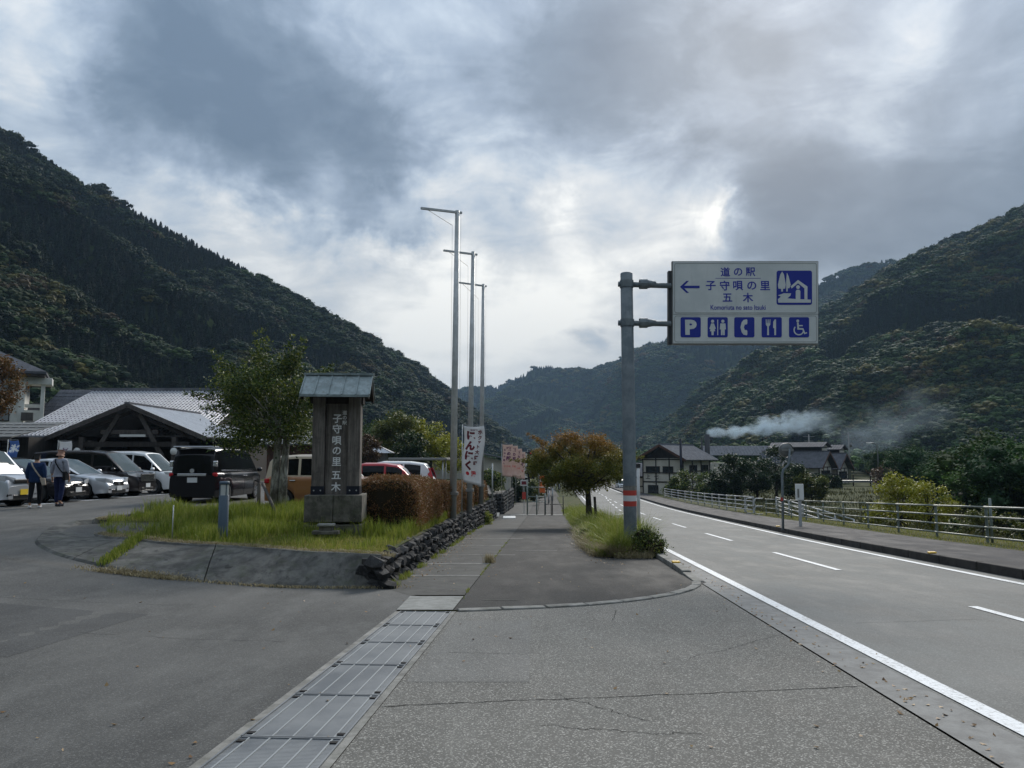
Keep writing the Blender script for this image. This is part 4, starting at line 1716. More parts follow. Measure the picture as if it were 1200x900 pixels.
# ------------------------------------------------------------------ more materials
def wood_b(dark, light, axis='Z', sc=6.0):
    def b(nt, bs):
        P = objco(nt)
        s = {'Z': (1, 1, 0.06), 'X': (0.06, 1, 1), 'Y': (1, 0.06, 1)}[axis]
        a = nt.noise(nt.mapping(P, scale=s), sc * 4, 6, 0.7, 0.3)
        w_ = nt.noise(P, 1.6, 5, 0.7)
        c = nt.mix(nt.rng(a, 0.3, 0.7), dark, light)
        c = nt.mix(nt.math('MULTIPLY', nt.rng(w_, 0.45, 0.7), 0.6), c, tuple(k * .35 for k in dark))
        nt.put(bs.inputs['Base Color'], c)
        bump(nt, bs, a, 0.5, 0.006)
    return b


M['oldwood'] = material('weathered_timber', wood_b((0.075, 0.064, 0.056), (0.19, 0.168, 0.145)), rough=0.85)
M['darktimber'] = material('dark_stained_timber', wood_b((0.016, 0.013, 0.011), (0.038, 0.032, 0.028), 'Z', 3), rough=0.8)
M['browntimber'] = material('grey_brown_timber', wood_b((0.05, 0.043, 0.038), (0.10, 0.088, 0.08), 'Z', 3), rough=0.8)
M['plinth'] = material('mossy_plinth_stone', concrete((0.05, 0.046, 0.036), (0.15, 0.14, 0.115), 0.95, 0.6, 4.5), rough=0.9)
M['blackiron'] = material('black_iron', color=(0.010, 0.012, 0.022), rough=0.5, metal=0.3)


def copper_b(nt, bs):
    P = objco(nt)
    a = nt.noise(P, 4, 6, 0.65, .2)
    s = nt.noise(nt.mapping(P, scale=(1, 0.15, 1)), 14, 4, 0.6)
    c = nt.mix(nt.rng(a, .3, .7), (0.15, 0.19, 0.19), (0.27, 0.32, 0.32))
    c = nt.mix(nt.math('MULTIPLY', nt.rng(s, .45, .7), .5), c, (0.12, 0.125, 0.12))
    nt.put(bs.inputs['Base Color'], c)
    bump(nt, bs, a, .2, .01)


M['copper'] = material('patinated_copper', copper_b, rough=0.5, metal=0.2)
M['white'] = material('white_lettering', color=(0.72, 0.72, 0.70), rough=0.6)
M['pole'] = material('galvanised_pole', concrete((0.11, 0.135, 0.15), (0.18, 0.205, 0.215), 0.35, 0, 4), rough=0.55, metal=0.25)
M['polelight'] = material('light_aluminium_pole', concrete((0.36, 0.37, 0.36), (0.50, 0.51, 0.50), 0.3, 0, 3), rough=0.5, metal=0.3)
M['red'] = material('red_reflective_band', color=(0.42, 0.05, 0.035), rough=0.55)
M['whiteband'] = material('white_reflective_band', color=(0.55, 0.56, 0.55), rough=0.5)


def sign_b(nt, bs):
    P = objco(nt)
    a = nt.noise(P, 1.2, 5, 0.6)
    st = nt.noise(nt.mapping(P, scale=(6, 1, .5)), 3, 4, .6)
    c = nt.mix(nt.rng(a, .35, .7), (0.50, 0.53, 0.52), (0.60, 0.62, 0.60))
    c = nt.mix(nt.math('MULTIPLY', nt.rng(st, .55, .75), .25), c, (0.35, 0.36, 0.35))
    nt.put(bs.inputs['Base Color'], c)


M['signwhite'] = material('reflective_sign_white', sign_b, rough=0.5)
M['signblue'] = material('sign_blue', color=(0.008, 0.022, 0.25), rough=0.45)
M['signline'] = material('sign_navy', color=(0.02, 0.03, 0.30), rough=0.5)
M['alu'] = material('dull_aluminium', color=(0.22, 0.22, 0.21), rough=0.5, metal=0.4)
M['darkgrey'] = material('dark_grey_metal', color=(0.035, 0.037, 0.04), rough=0.5, metal=0.3)


# ------------------------------------------------------------------ wooden name monument
mp = Vector((-3.78, 16.4, -0.09))
mon = tag(empty('name_monument', mp, math.radians(5)), 'wooden name monument with white brush lettering and a small metal roof on a stone plinth', 'monument')
PWD = 1.20
for k in range(2):
    for r in range(2):
        wdt = PWD / 2 - 0.01
        MB().box(((-.5 + k) * PWD / 2 + (0.06 if r else 0) * 0, 0, 0.12 + r * 0.42 if r else 0.06), (wdt, 1.0, 0.56 if r else 0.3)).build('plinth_block', M['plinth'], mon, bevel=0.015)
z0 = 0.80
for sx in (-1, 1):
    MB().box((sx * 0.375, -0.05, z0 + 1.05), (0.26, 0.40, 2.16)).build('column', M['oldwood'], mon, bevel=0.012)
    sh = MB().box((sx * 0.375, -0.05, z0 + 0.10), (0.275, 0.415, 0.20)).build('iron_shoe', M['blackiron'], mon)
    for bx in (-.07, .07):
        MB().lathe([(0, -.012), (.014, -.012), (.016, 0)], (sx * 0.375 + bx, -0.262, z0 + 0.11), 8, 'Y').build('bolt', M['polelight'], sh)
bd = MB().box((0, -0.03, z0 + 0.99), (0.47, 0.22, 2.02)).build('name_board', M['oldwood'], mon, bevel=0.006)
MB().box((0, -0.0, z0 + 2.04), (1.10, 0.34, 0.16)).build('beam', M['darktimber'], mon)
chars = [('子', 1.58), ('守', 1.36), ('唄', 1.11), ('の', .89), ('里', .66), ('五', .37), ('木', .12)]
ROT = Matrix.Rotation(PI / 2, 4, 'X')
for ch, zz in chars:
    text_obj(ch, 0.205, M['white'], bd, Matrix.Translation((0.0, -0.145, z0 + zz + .06)) @ ROT, bold=0.004)
for ch, zz in [('道', 1.75), ('の', 1.64), ('駅', 1.53)]:
    text_obj(ch, 0.10, M['white'], bd, Matrix.Translation((0.155, -0.145, z0 + zz + .02)) @ ROT, bold=0.002)
# roof
rw, rd, zr, ze = 1.40, 0.62, z0 + 2.56, z0 + 2.08
rf = MB()
for s in (-1, 1):
    a = [(-rw / 2 - .02, s * rd, ze), (rw / 2 + .02, s * rd, ze), (rw / 2 + .02, 0, zr), (-rw / 2 - .02, 0, zr)]
    rf.poly(a, (0, 0, 0.035))
roof = rf.build('roof', M['copper'], mon)
rb = MB()
for s in (-1, 1):
    for k in range(6):
        x = -rw / 2 - .02 + (rw + .04) * k / 5
        rb.beam((x, s * (rd + .01), ze + .045), (x, 0, zr + .045), 0.022, 0.03)
rb.beam((-rw / 2 - .05, 0, zr + .06), (rw / 2 + .05, 0, zr + .06), 0.09, 0.05)
rb.beam((-rw / 2 - .03, -rd - .01, ze + .02), (rw / 2 + .03, -rd - .01, ze + .02), 0.03, 0.05)
rb.build('roof_ribs', M['copper'], roof)
un = MB()
for sx in (-1, 1):
    for s in (-1, 1):
        un.beam((sx * (rw / 2 - .02), s * (rd - .03), ze - .02), (sx * (rw / 2 - .02), 0, zr - .03), 0.05, 0.10)
un.beam((-rw / 2, 0, zr - .13), (rw / 2, 0, zr - .13), .08, .10)
for s in (-1, 1):
    un.poly([(-rw / 2, s * (rd - .03), ze - .012), (rw / 2, s * (rd - .03), ze - .012), (rw / 2, 0, zr - .012), (-rw / 2, 0, zr - .012)], (0, 0, 0.008))
un.build('roof_timbers', M['darktimber'], mon)
for sx in (-1, 1):
    MB().poly([(sx * .50, -.34, ze + .10), (sx * .50, .34, ze + .10), (sx * .50, 0, zr - .06)], (.02, 0, 0)).build('gable_board', M['darktimber'], mon)
# small stone step lamp in front
sp = at(382, 627, 15.25)
stp = tag(empty('stone_step', (sp.x, sp.y, -0.02), math.radians(5)), 'small grey stone offering step in the lawn before the monument', 'stone step')
MB().box((0, 0, 0.05), (0.52, 0.26, 0.07)).build('base', M['plinth'], stp, bevel=.01)
MB().box((0, .02, 0.125), (0.26, 0.16, 0.09)).build('block', M['plinth'], stp, bevel=.01)
MB().box((0, 0.02, 0.195), (0.33, 0.24, 0.045)).build('top', M['paleslab'], stp, bevel=.01)

# ------------------------------------------------------------------ road sign on its arm pole
SD = 19.0
pb = at(739, 640, SD)
ptop = at(738.5, 320, SD)
sgn = tag(empty('direction_sign', (pb.x, SD, h(pb.x, SD))), 'roadside direction sign on a grey pole with arrow, Japanese name and five blue pictograms', 'road sign')
ox, oy, oz = pb.x, SD, h(pb.x, SD)


def S(u, v, dy=0.0):
    p = at(u, v, SD)
    return Vector((p.x - ox, dy, p.z - oz))


px_m = (at(800, 350, SD) - at(799, 350, SD)).length
pole_r = 7.2 * px_m
H_ = ptop.z - oz
MB().lathe([(pole_r * 1.04, -0.3), (pole_r * 1.04, 0.8), (pole_r, H_ - .02), (pole_r * .9, H_), (0, H_ + .01)], (0, 0, 0), 28).build('pole', M['pole'], sgn, True)
zb1, zb2, zb3, zb4 = S(739, 574.5).z, S(739, 580.5).z, S(739, 587).z, S(739, 593).z


def band(a, b, m):
    MB().lathe([(pole_r * 1.06, a), (pole_r * 1.06, b)], (0, 0, 0), 28).build('reflective_band', m, sgn, True)


band(zb1, S(739, 569).z, M['kerb'])
band(zb2 + .0, zb1, M['red'])
band(zb3, zb2, M['whiteband'])
band(zb4, zb3, M['red'])
band(zb4 - .15, zb4, M['pole'])
for vv in (333, 378.5):
    a, b = S(724.5, vv), S(786, vv + (2 if vv < 350 else 1))
    MB().tube([a, b], 3.2 * px_m, 12).build('arm', M['pole'], sgn, True)
    c = S(748, vv)
    MB().lathe([(.11, -.10), (.13, -.10), (.13, .10), (.11, .10)], (c.x + .13, 0, c.z), 12, 'X').build('arm_clamp', M['pole'], sgn)
    MB().tube([(c.x + .12, 0, c.z), (c.x + .45, 0, c.z)], [.13, .075], 12).build('arm_flange', M['pole'], sgn, True)
    MB().lathe([(pole_r * 1.1, -.09), (pole_r * 1.13, -.09), (pole_r * 1.13, .09), (pole_r * 1.1, .09)], (0, 0, c.z), 24).build('pole_clamp', M['pole'], sgn)
# panels
PY = -0.06
u0, u1, vt, vm, vb = 788.5, 958, 307, 368.5, 402.5


def rrect(u_a, v_a, u_b, v_b, r, y, n=5):
    """rounded rectangle outline in the sign's plane (pixel coordinates of the layout)"""
    pts = []
    for (cx, cy, a0) in ((u_b - r, v_a + r, 0), (u_a + r, v_a + r, 90), (u_a + r, v_b - r, 180), (u_b - r, v_b - r, 270)):
        for k in range(n + 1):
            a = math.radians(a0 + 90 * k / n)
            pts.append(S(cx + r * math.cos(a), cy - r * math.sin(a), y))
    return pts


def plate(name, m, outline, depth, parent):
    return MB().poly(outline, (0, depth, 0)).build(name, m, parent)


MB().poly([S(u0 - 1, vt - 1, 0), S(u1 + 1, vt - 1, 0), S(u1 + 1, vb + 1.5, 0), S(u0 - 1, vb + 1.5, 0)], (0, 0.10, 0)).build('panel_box', M['alu'], sgn)
MB().poly([S(783.5, 317, 0.02), S(788, 317, 0.02), S(788, 403.5, .02), S(783.5, 403.5, .02)], (0, 0.16, 0)).build('mounting_channel', M['darkgrey'], sgn)
pu = plate('name_panel', M['signwhite'], rrect(u0, vt, u1, vm - .3, .5, -0.03), 0.029, sgn)
plw = plate('pictogram_panel', M['signwhite'], rrect(u0, vm + .3, u1, vb, .5, -0.03), 0.029, sgn)


def ring_line(ua, va, ub, vb_, r, w_, y, parent):
    o_ = rrect(ua, va, ub, vb_, r, y)
    i_ = rrect(ua + w_, va + w_, ub - w_, vb_ - w_, max(.3, r - w_), y)
    n = len(o_)
    vs = o_ + i_
    fs = [(k, (k + 1) % n, n + (k + 1) % n, n + k) for k in range(n)]
    MB().add(vs, fs).build('border_line', M['alu'], parent)


ring_line(790, 308.6, 956.6, 367.2, 3, .55, -0.034, pu)
ring_line(790, 370.2, 956.6, 401.2, 3, .55, -0.034, plw)


def stx(s, u, v, hpx, parent, bold=0.0, m='signline', wide=1.0):
    """lettering centred at layout point (u, v), about hpx pixels tall"""
    me_scale = hpx * px_m
    c = S(u, v, -0.034)
    mtx = Matrix.Translation(c) @ ROT @ Matrix.Diagonal((wide, 1, 1, 1))
    return text_obj(s, me_scale, M[m], parent, mtx, bold=bold * me_scale, depth=0.001)


for ch, u in (('道', 849.5), ('の', 864.5), ('駅', 879)):
    stx(ch, u, 319, 11.5, pu, .018)
for ch, u in (('子', 832.5), ('守', 848.8), ('唄', 864.5), ('の', 880.5), ('里', 896)):
    stx(ch, u, 335, 12.4, pu, .018)
for ch, u in (('五', 852), ('木', 876)):
    stx(ch, u, 349, 12.0, pu, .018)
stx('Komoriuta no sato Itsuki', 864.5, 360.5, 8.0, pu, .01, wide=.80)
plate('rule', M['signline'], [S(838, 326.2, -.033), S(891, 326.2, -.033), S(891, 326.7, -.033), S(838, 326.7, -.033)], .002, pu)
# arrow
plate('arrow', M['signblue'], [S(796.5, 336.5, -.034), S(804, 329.5, -.034), S(807, 329.5, -.034), S(801.5, 335.1, -.034), S(819.5, 335.1, -.034), S(819.5, 338.1, -.034), S(801.5, 338.1, -.034), S(807, 343.5, -.034), S(804, 343.5, -.034)], .003, pu)


def shape(name, ptlist, parent, m='signwhite', y=-.040):
    return plate(name, M[m], [S(a, b, y) for a, b in ptlist], .003, parent)


def circle(cx, cy, r, n=16, a0=0, a1=360):
    return [(cx + r * math.cos(math.radians(a0 + (a1 - a0) * k / n)), cy - r * math.sin(math.radians(a0 + (a1 - a0) * k / n))) for k in range(n if a1 - a0 == 360 else n + 1)]


# rest-area pictogram: two trees and a house
pk = plate('rest_area_pictogram', M['signblue'], rrect(909.5, 317.5, 951, 357.5, 2.5, -0.036), .003, pu)
shape('tree_shape', [(916, 318.5), (918, 322), (920.2, 334), (919.5, 338.5), (916.9, 339), (916.9, 342), (914.8, 342), (914.8, 339), (911.6, 338.5), (911, 334), (913.8, 322)], pk)
shape('tree_shape', [(921.5, 320), (923.4, 324), (926, 334), (924.5, 338), (922.4, 338.2), (922.4, 342), (920.8, 342), (920.8, 338.2), (920.6, 330)], pk)
shape('lawn_shape', [(911, 346.5), (918, 344), (926.5, 344.2), (925.5, 347), (922, 350), (932, 350.8), (949.5, 351.5), (949.5, 355), (911.5, 355), (911, 351), (914.5, 348)], pk)
shape('house_shape', [(925.8, 336), (934.5, 328.5), (945.5, 336.2), (945.5, 351.2), (942, 351.2), (942, 338.3), (934.5, 332.3), (927, 338.5)], pk, y=-.0415)
shape('figure_shape', circle(934.5, 336.8, 2.2), pk)
shape('figure_shape', [(931.8, 351), (931.8, 341.5), (933, 340), (936, 340), (937.2, 341.5), (937.2, 351)], pk, y=-.042)
# five pictograms
for (ua, nm) in ((797.2, 'parking'), (828.8, 'toilet'), (860, 'telephone'), (892, 'restaurant'), (924, 'wheelchair')):
    ub = ua + 23.6
    pc = plate(nm + '_pictogram', M['signblue'], rrect(ua, 372, ub, 395.6, 2, -0.036), .003, plw)
    cx, cy = (ua + ub) / 2, 383.8
    if nm == 'parking':
        c = S(cx + .3, cy, -0.039)
        text_obj('P', 25 * px_m, M['signwhite'], pc, Matrix.Translation(c) @ ROT @ Matrix.Diagonal((1, .9, 1, 1)), bold=.03, depth=.001)
    elif nm == 'toilet':
        shape('divider', [(cx - .5, 375), (cx + .5, 375), (cx + .5, 393), (cx - .5, 393)], pc)
        shape('head', circle(cx - 6, 376.8, 1.9, 12), pc)
        shape('woman', [(cx - 7.6, 379.3), (cx - 4.4, 379.3), (cx - 2.2, 385.5), (cx - 3.6, 386), (cx - 2.9, 388.4), (cx - 4.6, 388.4), (cx - 4.8, 393), (cx - 7.2, 393), (cx - 7.4, 388.4), (cx - 9.1, 388.4), (cx - 8.4, 386), (cx - 9.8, 385.5)], pc, y=-.0405)
        shape('head', circle(cx + 6, 376.8, 1.9, 12), pc)
        shape('man', [(cx + 3, 379.3), (cx + 9, 379.3), (cx + 9.6, 386.3), (cx + 8.2, 386.3), (cx + 8.2, 393), (cx + 6.3, 393), (cx + 6, 388), (cx + 5.7, 393), (cx + 3.8, 393), (cx + 3.8, 386.3), (cx + 2.4, 386.3)], pc, y=-.0405)
    elif nm == 'telephone':
        hs_ = [(cx - 1.0, 375.2), (cx + 2.6, 374.4), (cx + 3.4, 375.4), (cx + 3.4, 379.4), (cx + 2.4, 380.6), (cx + .4, 380.6), (cx - .6, 383.8), (cx + .4, 387.0), (cx + 2.4, 387.0), (cx + 3.4, 388.2), (cx + 3.4, 392.2), (cx + 2.6, 393.2), (cx - 1.0, 392.4), (cx - 3.2, 389.6), (cx - 4.6, 383.8), (cx - 3.2, 378.0)]
        shape('handset', hs_, pc)
    elif nm == 'restaurant':
        shape('fork', [(cx - 7, 374.5), (cx - 6.2, 374.5), (cx - 5.8, 379), (cx - 5.0, 379), (cx - 4.7, 374.5), (cx - 3.9, 374.5), (cx - 3.6, 379), (cx - 2.8, 379), (cx - 2.4, 374.5), (cx - 1.6, 374.5), (cx - 1.8, 381), (cx - 3.4, 383), (cx - 3.2, 393), (cx - 5.4, 393), (cx - 5.2, 383), (cx - 6.8, 381)], pc)
        shape('knife', [(cx + 5.0, 374.5), (cx + 5.0, 393), (cx + 3.0, 393), (cx + 3.0, 385), (cx + 1.6, 384.5), (cx + 1.8, 377.5), (cx + 3.2, 374.8)], pc)
    else:
        shape('head', circle(cx - 1.6, 376.4, 1.7, 12), pc)
        shape('body', [(cx - 2.6, 378.3), (cx - .6, 378.3), (cx - .3, 381.2), (cx + 4.2, 381.2), (cx + 4.2, 382.6), (cx - .2, 382.6), (cx, 384.8), (cx + 4.8, 384.8), (cx + 7, 390.2), (cx + 9, 389.4), (cx + 9.4, 390.8), (cx + 6.2, 392), (cx + 3.7, 386.6), (cx - 2, 386.6)], pc, y=-.0405)
        a_ = circle(cx - .3, 387, 6.3, 18, 140, 345)
        b_ = circle(cx - .3, 387, 4.9, 18, 140, 345)
        shape('wheel', a_ + b_[::-1], pc)

# thin marker pole just behind the sign pole
mk = at(748.5, 600, 24)
q = tag(empty('marker_post', (mk.x, 24, h(mk.x, 24))), 'thin pale marker post standing right behind the big sign pole', 'post')
MB().tube([(0, 0, 0), (0, 0, at(748, 548, 24).z - h(mk.x, 24))], .05, 10).build('post', M['polelight'], q, True)
zt_ = at(748, 545, 24).z - h(mk.x, 24)
MB().box((0, 0, zt_ - .02), (.14, .1, .13)).build('cap', M['darkgrey'], q)

# ------------------------------------------------------------------ three tall flag poles
def flagpole(ub, ut, vt, d, armu, armv, ru, rv, label):
    top = at(ut, vt, d)
    b = at(ub, 575, d)
    zg = plz(-2.2, d) if d < 46 else h(b.x, d)
    # straight line through the two seen points down to the ground
    k = (zg - b.z) / (top.z - b.z)
    base = b + (top - b) * k
    root = tag(empty('flagpole', base), label, 'flagpole', 'three tall flag poles')
    t = top - base
    MB().tube([(0, 0, -.1), t * .5, t], [0.115, 0.10, 0.075], 14).build('pole', M['polelight'], root, True)
    a = at(armu, armv, d - 0.9) - base
    r = at(ru, rv, d + .1) - base
    MB().beam(a, r, .07, .07).build('crossarm', M['polelight'], root)
    e = a.lerp(t, .12)
    st_ = at(ut - 6, vt + 17, d) - base
    rp = MB().tube([e, st_], .009, 5)
    rp.tube([st_, (st_.x, st_.y, .9)], .004, 5)
    rp.tube([t + Vector((.12, 0, -.05)), (base.x * 0 + t.x * .2 + .18, 0, 1.0)], .004, 5)
    rp.build('halyard', M['alu'], root)
    MB().box((0.02, -.02, .75), (.30, .28, .10)).build('collar', M['alu'], root)


flagpole(531, 536, 247, 24.5, 493.5, 244, 541, 249.5, 'nearest and tallest looking of the three flag poles, behind the hedge')
flagpole(550.3, 554.5, 295, 29.6, 520, 293.5, 559, 298.5, 'middle one of the three tall flag poles')
flagpole(563.8, 566.5, 333, 35.2, 537, 331, 570, 335.5, 'farthest and shortest looking of the three flag poles')


# ------------------------------------------------------------------ banners
def cloth_b(base, stain):
    def b(nt, bs):
        P = objco(nt)
        a = nt.noise(P, 3, 4, 0.6)
        c = nt.mix(nt.rng(a, .35, .7), base, stain)
        nt.put(bs.inputs['Base Color'], c)
        tr = nt.new('ShaderNodeBsdfTranslucent')
        nt.put(tr.inputs[0], c)
        mx = nt.new('ShaderNodeMixShader')
        mx.inputs[0].default_value = .35
        out = [n_ for n_ in nt.n if n_.type == 'OUTPUT_MATERIAL'][0]
        nt.l.new(bs.outputs[0], mx.inputs[1])
        nt.l.new(tr.outputs[0], mx.inputs[2])
        nt.l.new(mx.outputs[0], out.inputs[0])
    return b


M['cloth_white'] = material('white_banner_cloth', cloth_b((0.70, 0.71, 0.72), (0.6, 0.62, 0.64)), rough=.8)
M['cloth_pink'] = material('faded_pink_banner_cloth', cloth_b((0.62, 0.47, 0.42), (0.68, 0.56, 0.50)), rough=.8)
M['cloth_black'] = material('black_banner_cloth', cloth_b((0.012, 0.012, 0.018), (0.02, 0.02, 0.026)), rough=.8)
M['ink_maroon'] = material('maroon_print', color=(0.14, 0.02, 0.03), rough=.8)
M['ink_purple'] = material('purple_print', color=(0.12, 0.04, 0.10), rough=.8)
M['ink_red'] = material('red_print', color=(0.60, 0.04, 0.05), rough=.8)
M['orange'] = material('orange_cloth', color=(0.65, 0.13, 0.03), rough=.8)
M['blue'] = material('blue_cloth', color=(0.08, 0.16, 0.42), rough=.8)


def banner(base, ptop, wd_, ht_, label, cloth, texts, wave, rz=0.0, group=None, pole_h=None, cut=0.0, bottomdrift=0.0):
    """nobori: pole at x=0, cloth to the right of it, hung from a short top arm. texts: (string, x, z from top, size, ink, bold)"""
    root = tag(empty('banner', base, rz), label, 'banner', group)
    ph = pole_h
    MB().tube([(0, 0, -.2), (0, 0, ph)], .014, 8).build('pole', M['polelight'], root, True)
    MB().tube([(-.03, 0, ph - .02), (wd_ + .02, 0, ph - .02)], .008, 6).build('top_arm', M['polelight'], root)

    def W(p):
        s, t = p.x / wd_, (ph - .04 - p.z) / ht_        # across, down
        y = wave * math.sin(s * 5.0 + t * 5.5) * (0.2 + .8 * t) + p.y + wave * .5 * math.sin(t * 9)
        x = p.x * (1 - 0.16 * t * t * min(1, bottomdrift * 4)) + 0.03 * math.sin(t * 7) * wave / .05 + .03 + bottomdrift * math.sin(t * PI) * 0
        z = p.z - 0.03 * math.sin(s * PI) * (1 - t) - cut * s * t
        return Vector((x, y, z))
    nx, ny = 8, 20
    vs = [W(Vector((wd_ * i / nx, 0, ph - .04 - ht_ * j / ny))) for j in range(ny + 1) for i in range(nx + 1)]
    fs = [(j * (nx + 1) + i, j * (nx + 1) + i + 1, (j + 1) * (nx + 1) + i + 1, (j + 1) * (nx + 1) + i) for j in range(ny) for i in range(nx)]
    cl = np_mesh('cloth', vs, fs, cloth, root, True)
    md = cl.modifiers.new('thickness', 'SOLIDIFY')
    md.thickness = .003
    for (s, x, z, sz, ink, bold) in texts:
        text_obj(s, sz, M[ink], cl, Matrix.Translation((x, -.006, ph - .04 - z)) @ ROT, bold=bold, depth=.0006, warp=W)
    return root


bx = at(541.5, 560, 23.2)
zg = plz(bx.x, 23.2)
ttop = at(541, 497.5, 23.2).z
tx = [('ホ', .50, .17, .15, 'ink_maroon', .006), ('ク', .48, .33, .13, 'ink_maroon', .006), ('ッ', .47, .46, .10, 'ink_maroon', .006), ('ト', .45, .60, .12, 'ink_maroon', .006), ('大', .44, .76, .13, 'ink_maroon', .006), ('好', .43, .92, .13, 'ink_maroon', .006), ('評', .42, 1.08, .12, 'ink_maroon', .006),
      ('に', .21, .27, .28, 'ink_maroon', .02), ('ん', .20, .58, .29, 'ink_maroon', .02), ('に', .20, .88, .28, 'ink_maroon', .02), ('く', .20, 1.17, .28, 'ink_maroon', .02),
      ('●', .17, 1.42, .15, 'ink_red', .0), ('湯', .37, 1.41, .17, 'ink_red', .01), ('五木村産', .32, .10, .06, 'ink_purple', .002)]
banner((bx.x, 23.2, zg), None, .64, 1.72, 'large white garlic banner with maroon lettering beside the nearest flag pole', M['cloth_white'], tx, .05, 0.0, None, ttop - zg, 0.12, .25)

# four faded pink banners
for i, (u, d, vt) in enumerate([(588, 44.5, 520), (594.5, 47.0, 521.5), (600, 49.5, 525), (604.5, 52.0, 529)]):
    b = at(u, 560, d)
    zg = max(-1.5, h(b.x, d)) if d > 46 else plz(xw(d) - .4, d)
    zt_ = at(u, vt, d).z
    tx = [('道', .36, .25, .26, 'ink_purple', .015), ('の', .36, .52, .22, 'ink_purple', .015), ('駅', .36, .80, .26, 'ink_purple', .015), ('子守唄', .33, 1.25, .14, 'ink_red', .0), ('五', .12, .3, .13, 'ink_purple', .005), ('木', .12, .5, .13, 'ink_purple', .005), ('の', .12, .7, .12, 'ink_purple', .005), ('里', .12, .9, .13, 'ink_purple', .005), ('へ', .12, 1.1, .12, 'ink_purple', .005)]
    banner((b.x, d, zg), None, .62, 1.85 - .02 * i, ['faded pink banner, first and nearest in the row past the steps', 'second of the faded pink banners in the row past the steps', 'third of the faded pink banners in the row past the steps', 'last and farthest of the faded pink banners in the row'][i], M['cloth_pink'], tx, .045, -.12, 'pink banners above the stone wall', zt_ - zg, .06, .1)
# two black banners
for i, (u, d, vt) in enumerate([(612.5, 55, 529), (618.3, 57.5, 527)]):
    b = at(u, 560, d)
    zg = -1.4
    zt_ = at(u, vt, d).z
    tx = [(c_, .2, .2 + .22 * k, .24, 'white', .015) for k, c_ in enumerate('手打そば定食営業' if i == 0 else '五木村物産館')] + ([('●', .2, .18, .2, 'ink_red', 0)] if i else [])
    if i: tx = [t_ if t_[0] == '●' else (t_[0], t_[1], t_[2] + .25, t_[3], t_[4], t_[5]) for t_ in tx]
    banner((b.x, d, zg), None, .50, 2.15, ['black banner with white characters, left one of the pair', 'black banner with a red disc on top, right one of the pair'][i], M['cloth_black'], tx, .02, 0, 'pair of black banners', zt_ - zg, .0, 0)
# small far banners by the next shop: white one, orange one
b = at(631, 560, 60)
banner((b.x, 60, -2.4), None, .42, .62, 'small white flag hanging below the orange tree at left', M['cloth_white'], [('市', .2, .3, .22, 'ink_red', .0)], .02, 0, None, at(631, 528, 60).z + 2.4)
b = at(632, 575, 75)
banner((b.x, 75, -3.0), None, .55, 1.7, 'orange banner beyond the walkway barrier', M['orange'], [('野菜', .26, .5, .24, 'white', .01)], .03, 0, None, at(632, 557, 75).z + 3.0)

# banners in front of the entrance hall
b = at(67, 540, 36.5)
banner((b.x, 36.5, -.1), None, .62, 1.2, 'white banner beside the hall behind the bald man', M['cloth_white'], [('豆', .32, .45, .3, 'ink_purple', .01), ('腐', .32, .8, .3, 'ink_red', .01)], .04, 0, None, at(67, 516, 36.5).z + .1)
b = at(8, 540, 30)
banner((b.x, 30, 0), None, .36, 1.0, 'blue and white banner above the leftmost car roof', M['blue'], [('氷', .2, .3, .34, 'white', .02)], .06, 0.1, None, at(8, 515, 30).z)


# ------------------------------------------------------------------ bollard light and small posts in the lawn
b = at(261.5, 612, 14.6)
zb = plz(b.x, 14.6)
bl = tag(empty('bollard_light', (b.x, 14.6, zb)), 'slate blue bollard light standing in the lawn', 'bollard light')
hh = at(261, 564, 14.6).z - zb
M['slate'] = material('slate_blue_metal', color=(0.055, 0.085, 0.115), rough=.5)
M['glass'] = material('clear_lamp_glass', color=(0.45, 0.47, 0.45), rough=.1)
MB().lathe([(.093, 0), (.093, hh - .27), (.088, hh - .265), (0, hh - .265)], n=24).build('body', M['slate'], bl, True)
MB().lathe([(.080, hh - .265), (.080, hh - .06)], n=24).build('lens', M['glass'], bl, True)
MB().lathe([(.03, hh - .265), (.03, hh - .12), (.0, hh - .10)], n=12).build('lamp_tube', M['white'], bl, True)
fr_ = MB()
for k in range(4):
    a = PI / 4 + k * PI / 2
    fr_.box((.086 * math.cos(a), .086 * math.sin(a), hh - .16), (.014, .014, .21), rz=a)
fr_.build('guard_bars', M['slate'], bl)
MB().lathe([(.085, hh - .06), (.096, hh - .055), (.096, hh - .02), (.085, hh), (0, hh + .005)], n=24).build('cap', M['slate'], bl, True)
# white stake
b = at(203, 600, 14.9)
sk = tag(empty('stake', (b.x, 14.9, plz(b.x, 14.9))), 'short pale stake in the grass left of the bollard light', 'stake')
MB().tube([(0, 0, -.05), (0, 0, at(203, 592, 14.9).z - plz(b.x, 14.9))], .012, 8).build('rod', M['polelight'], sk, True)
# two weathered tree stakes, one leaning
b = at(303, 590, 20.0)
sk = tag(empty('tree_stake', (b.x, 20.0, plz(b.x, 20))), 'upright weathered wooden stake left of the lawn tree', 'stake')
MB().tube([(0, 0, -.05), (0, 0, at(303, 566, 20).z - plz(b.x, 20))], .05, 9).build('post', M['oldwood'], sk, True)
p0, p1 = at(326, 597, 18.2), at(308, 567, 19.6)
p0.z = plz(p0.x, 18.2)
sk = tag(empty('tree_prop', p0), 'wooden prop leaning towards the lawn tree trunk', 'prop')
MB().tube([(0, 0, 0), p1 - p0], .04, 9).build('post', M['browntimber'], sk, True)

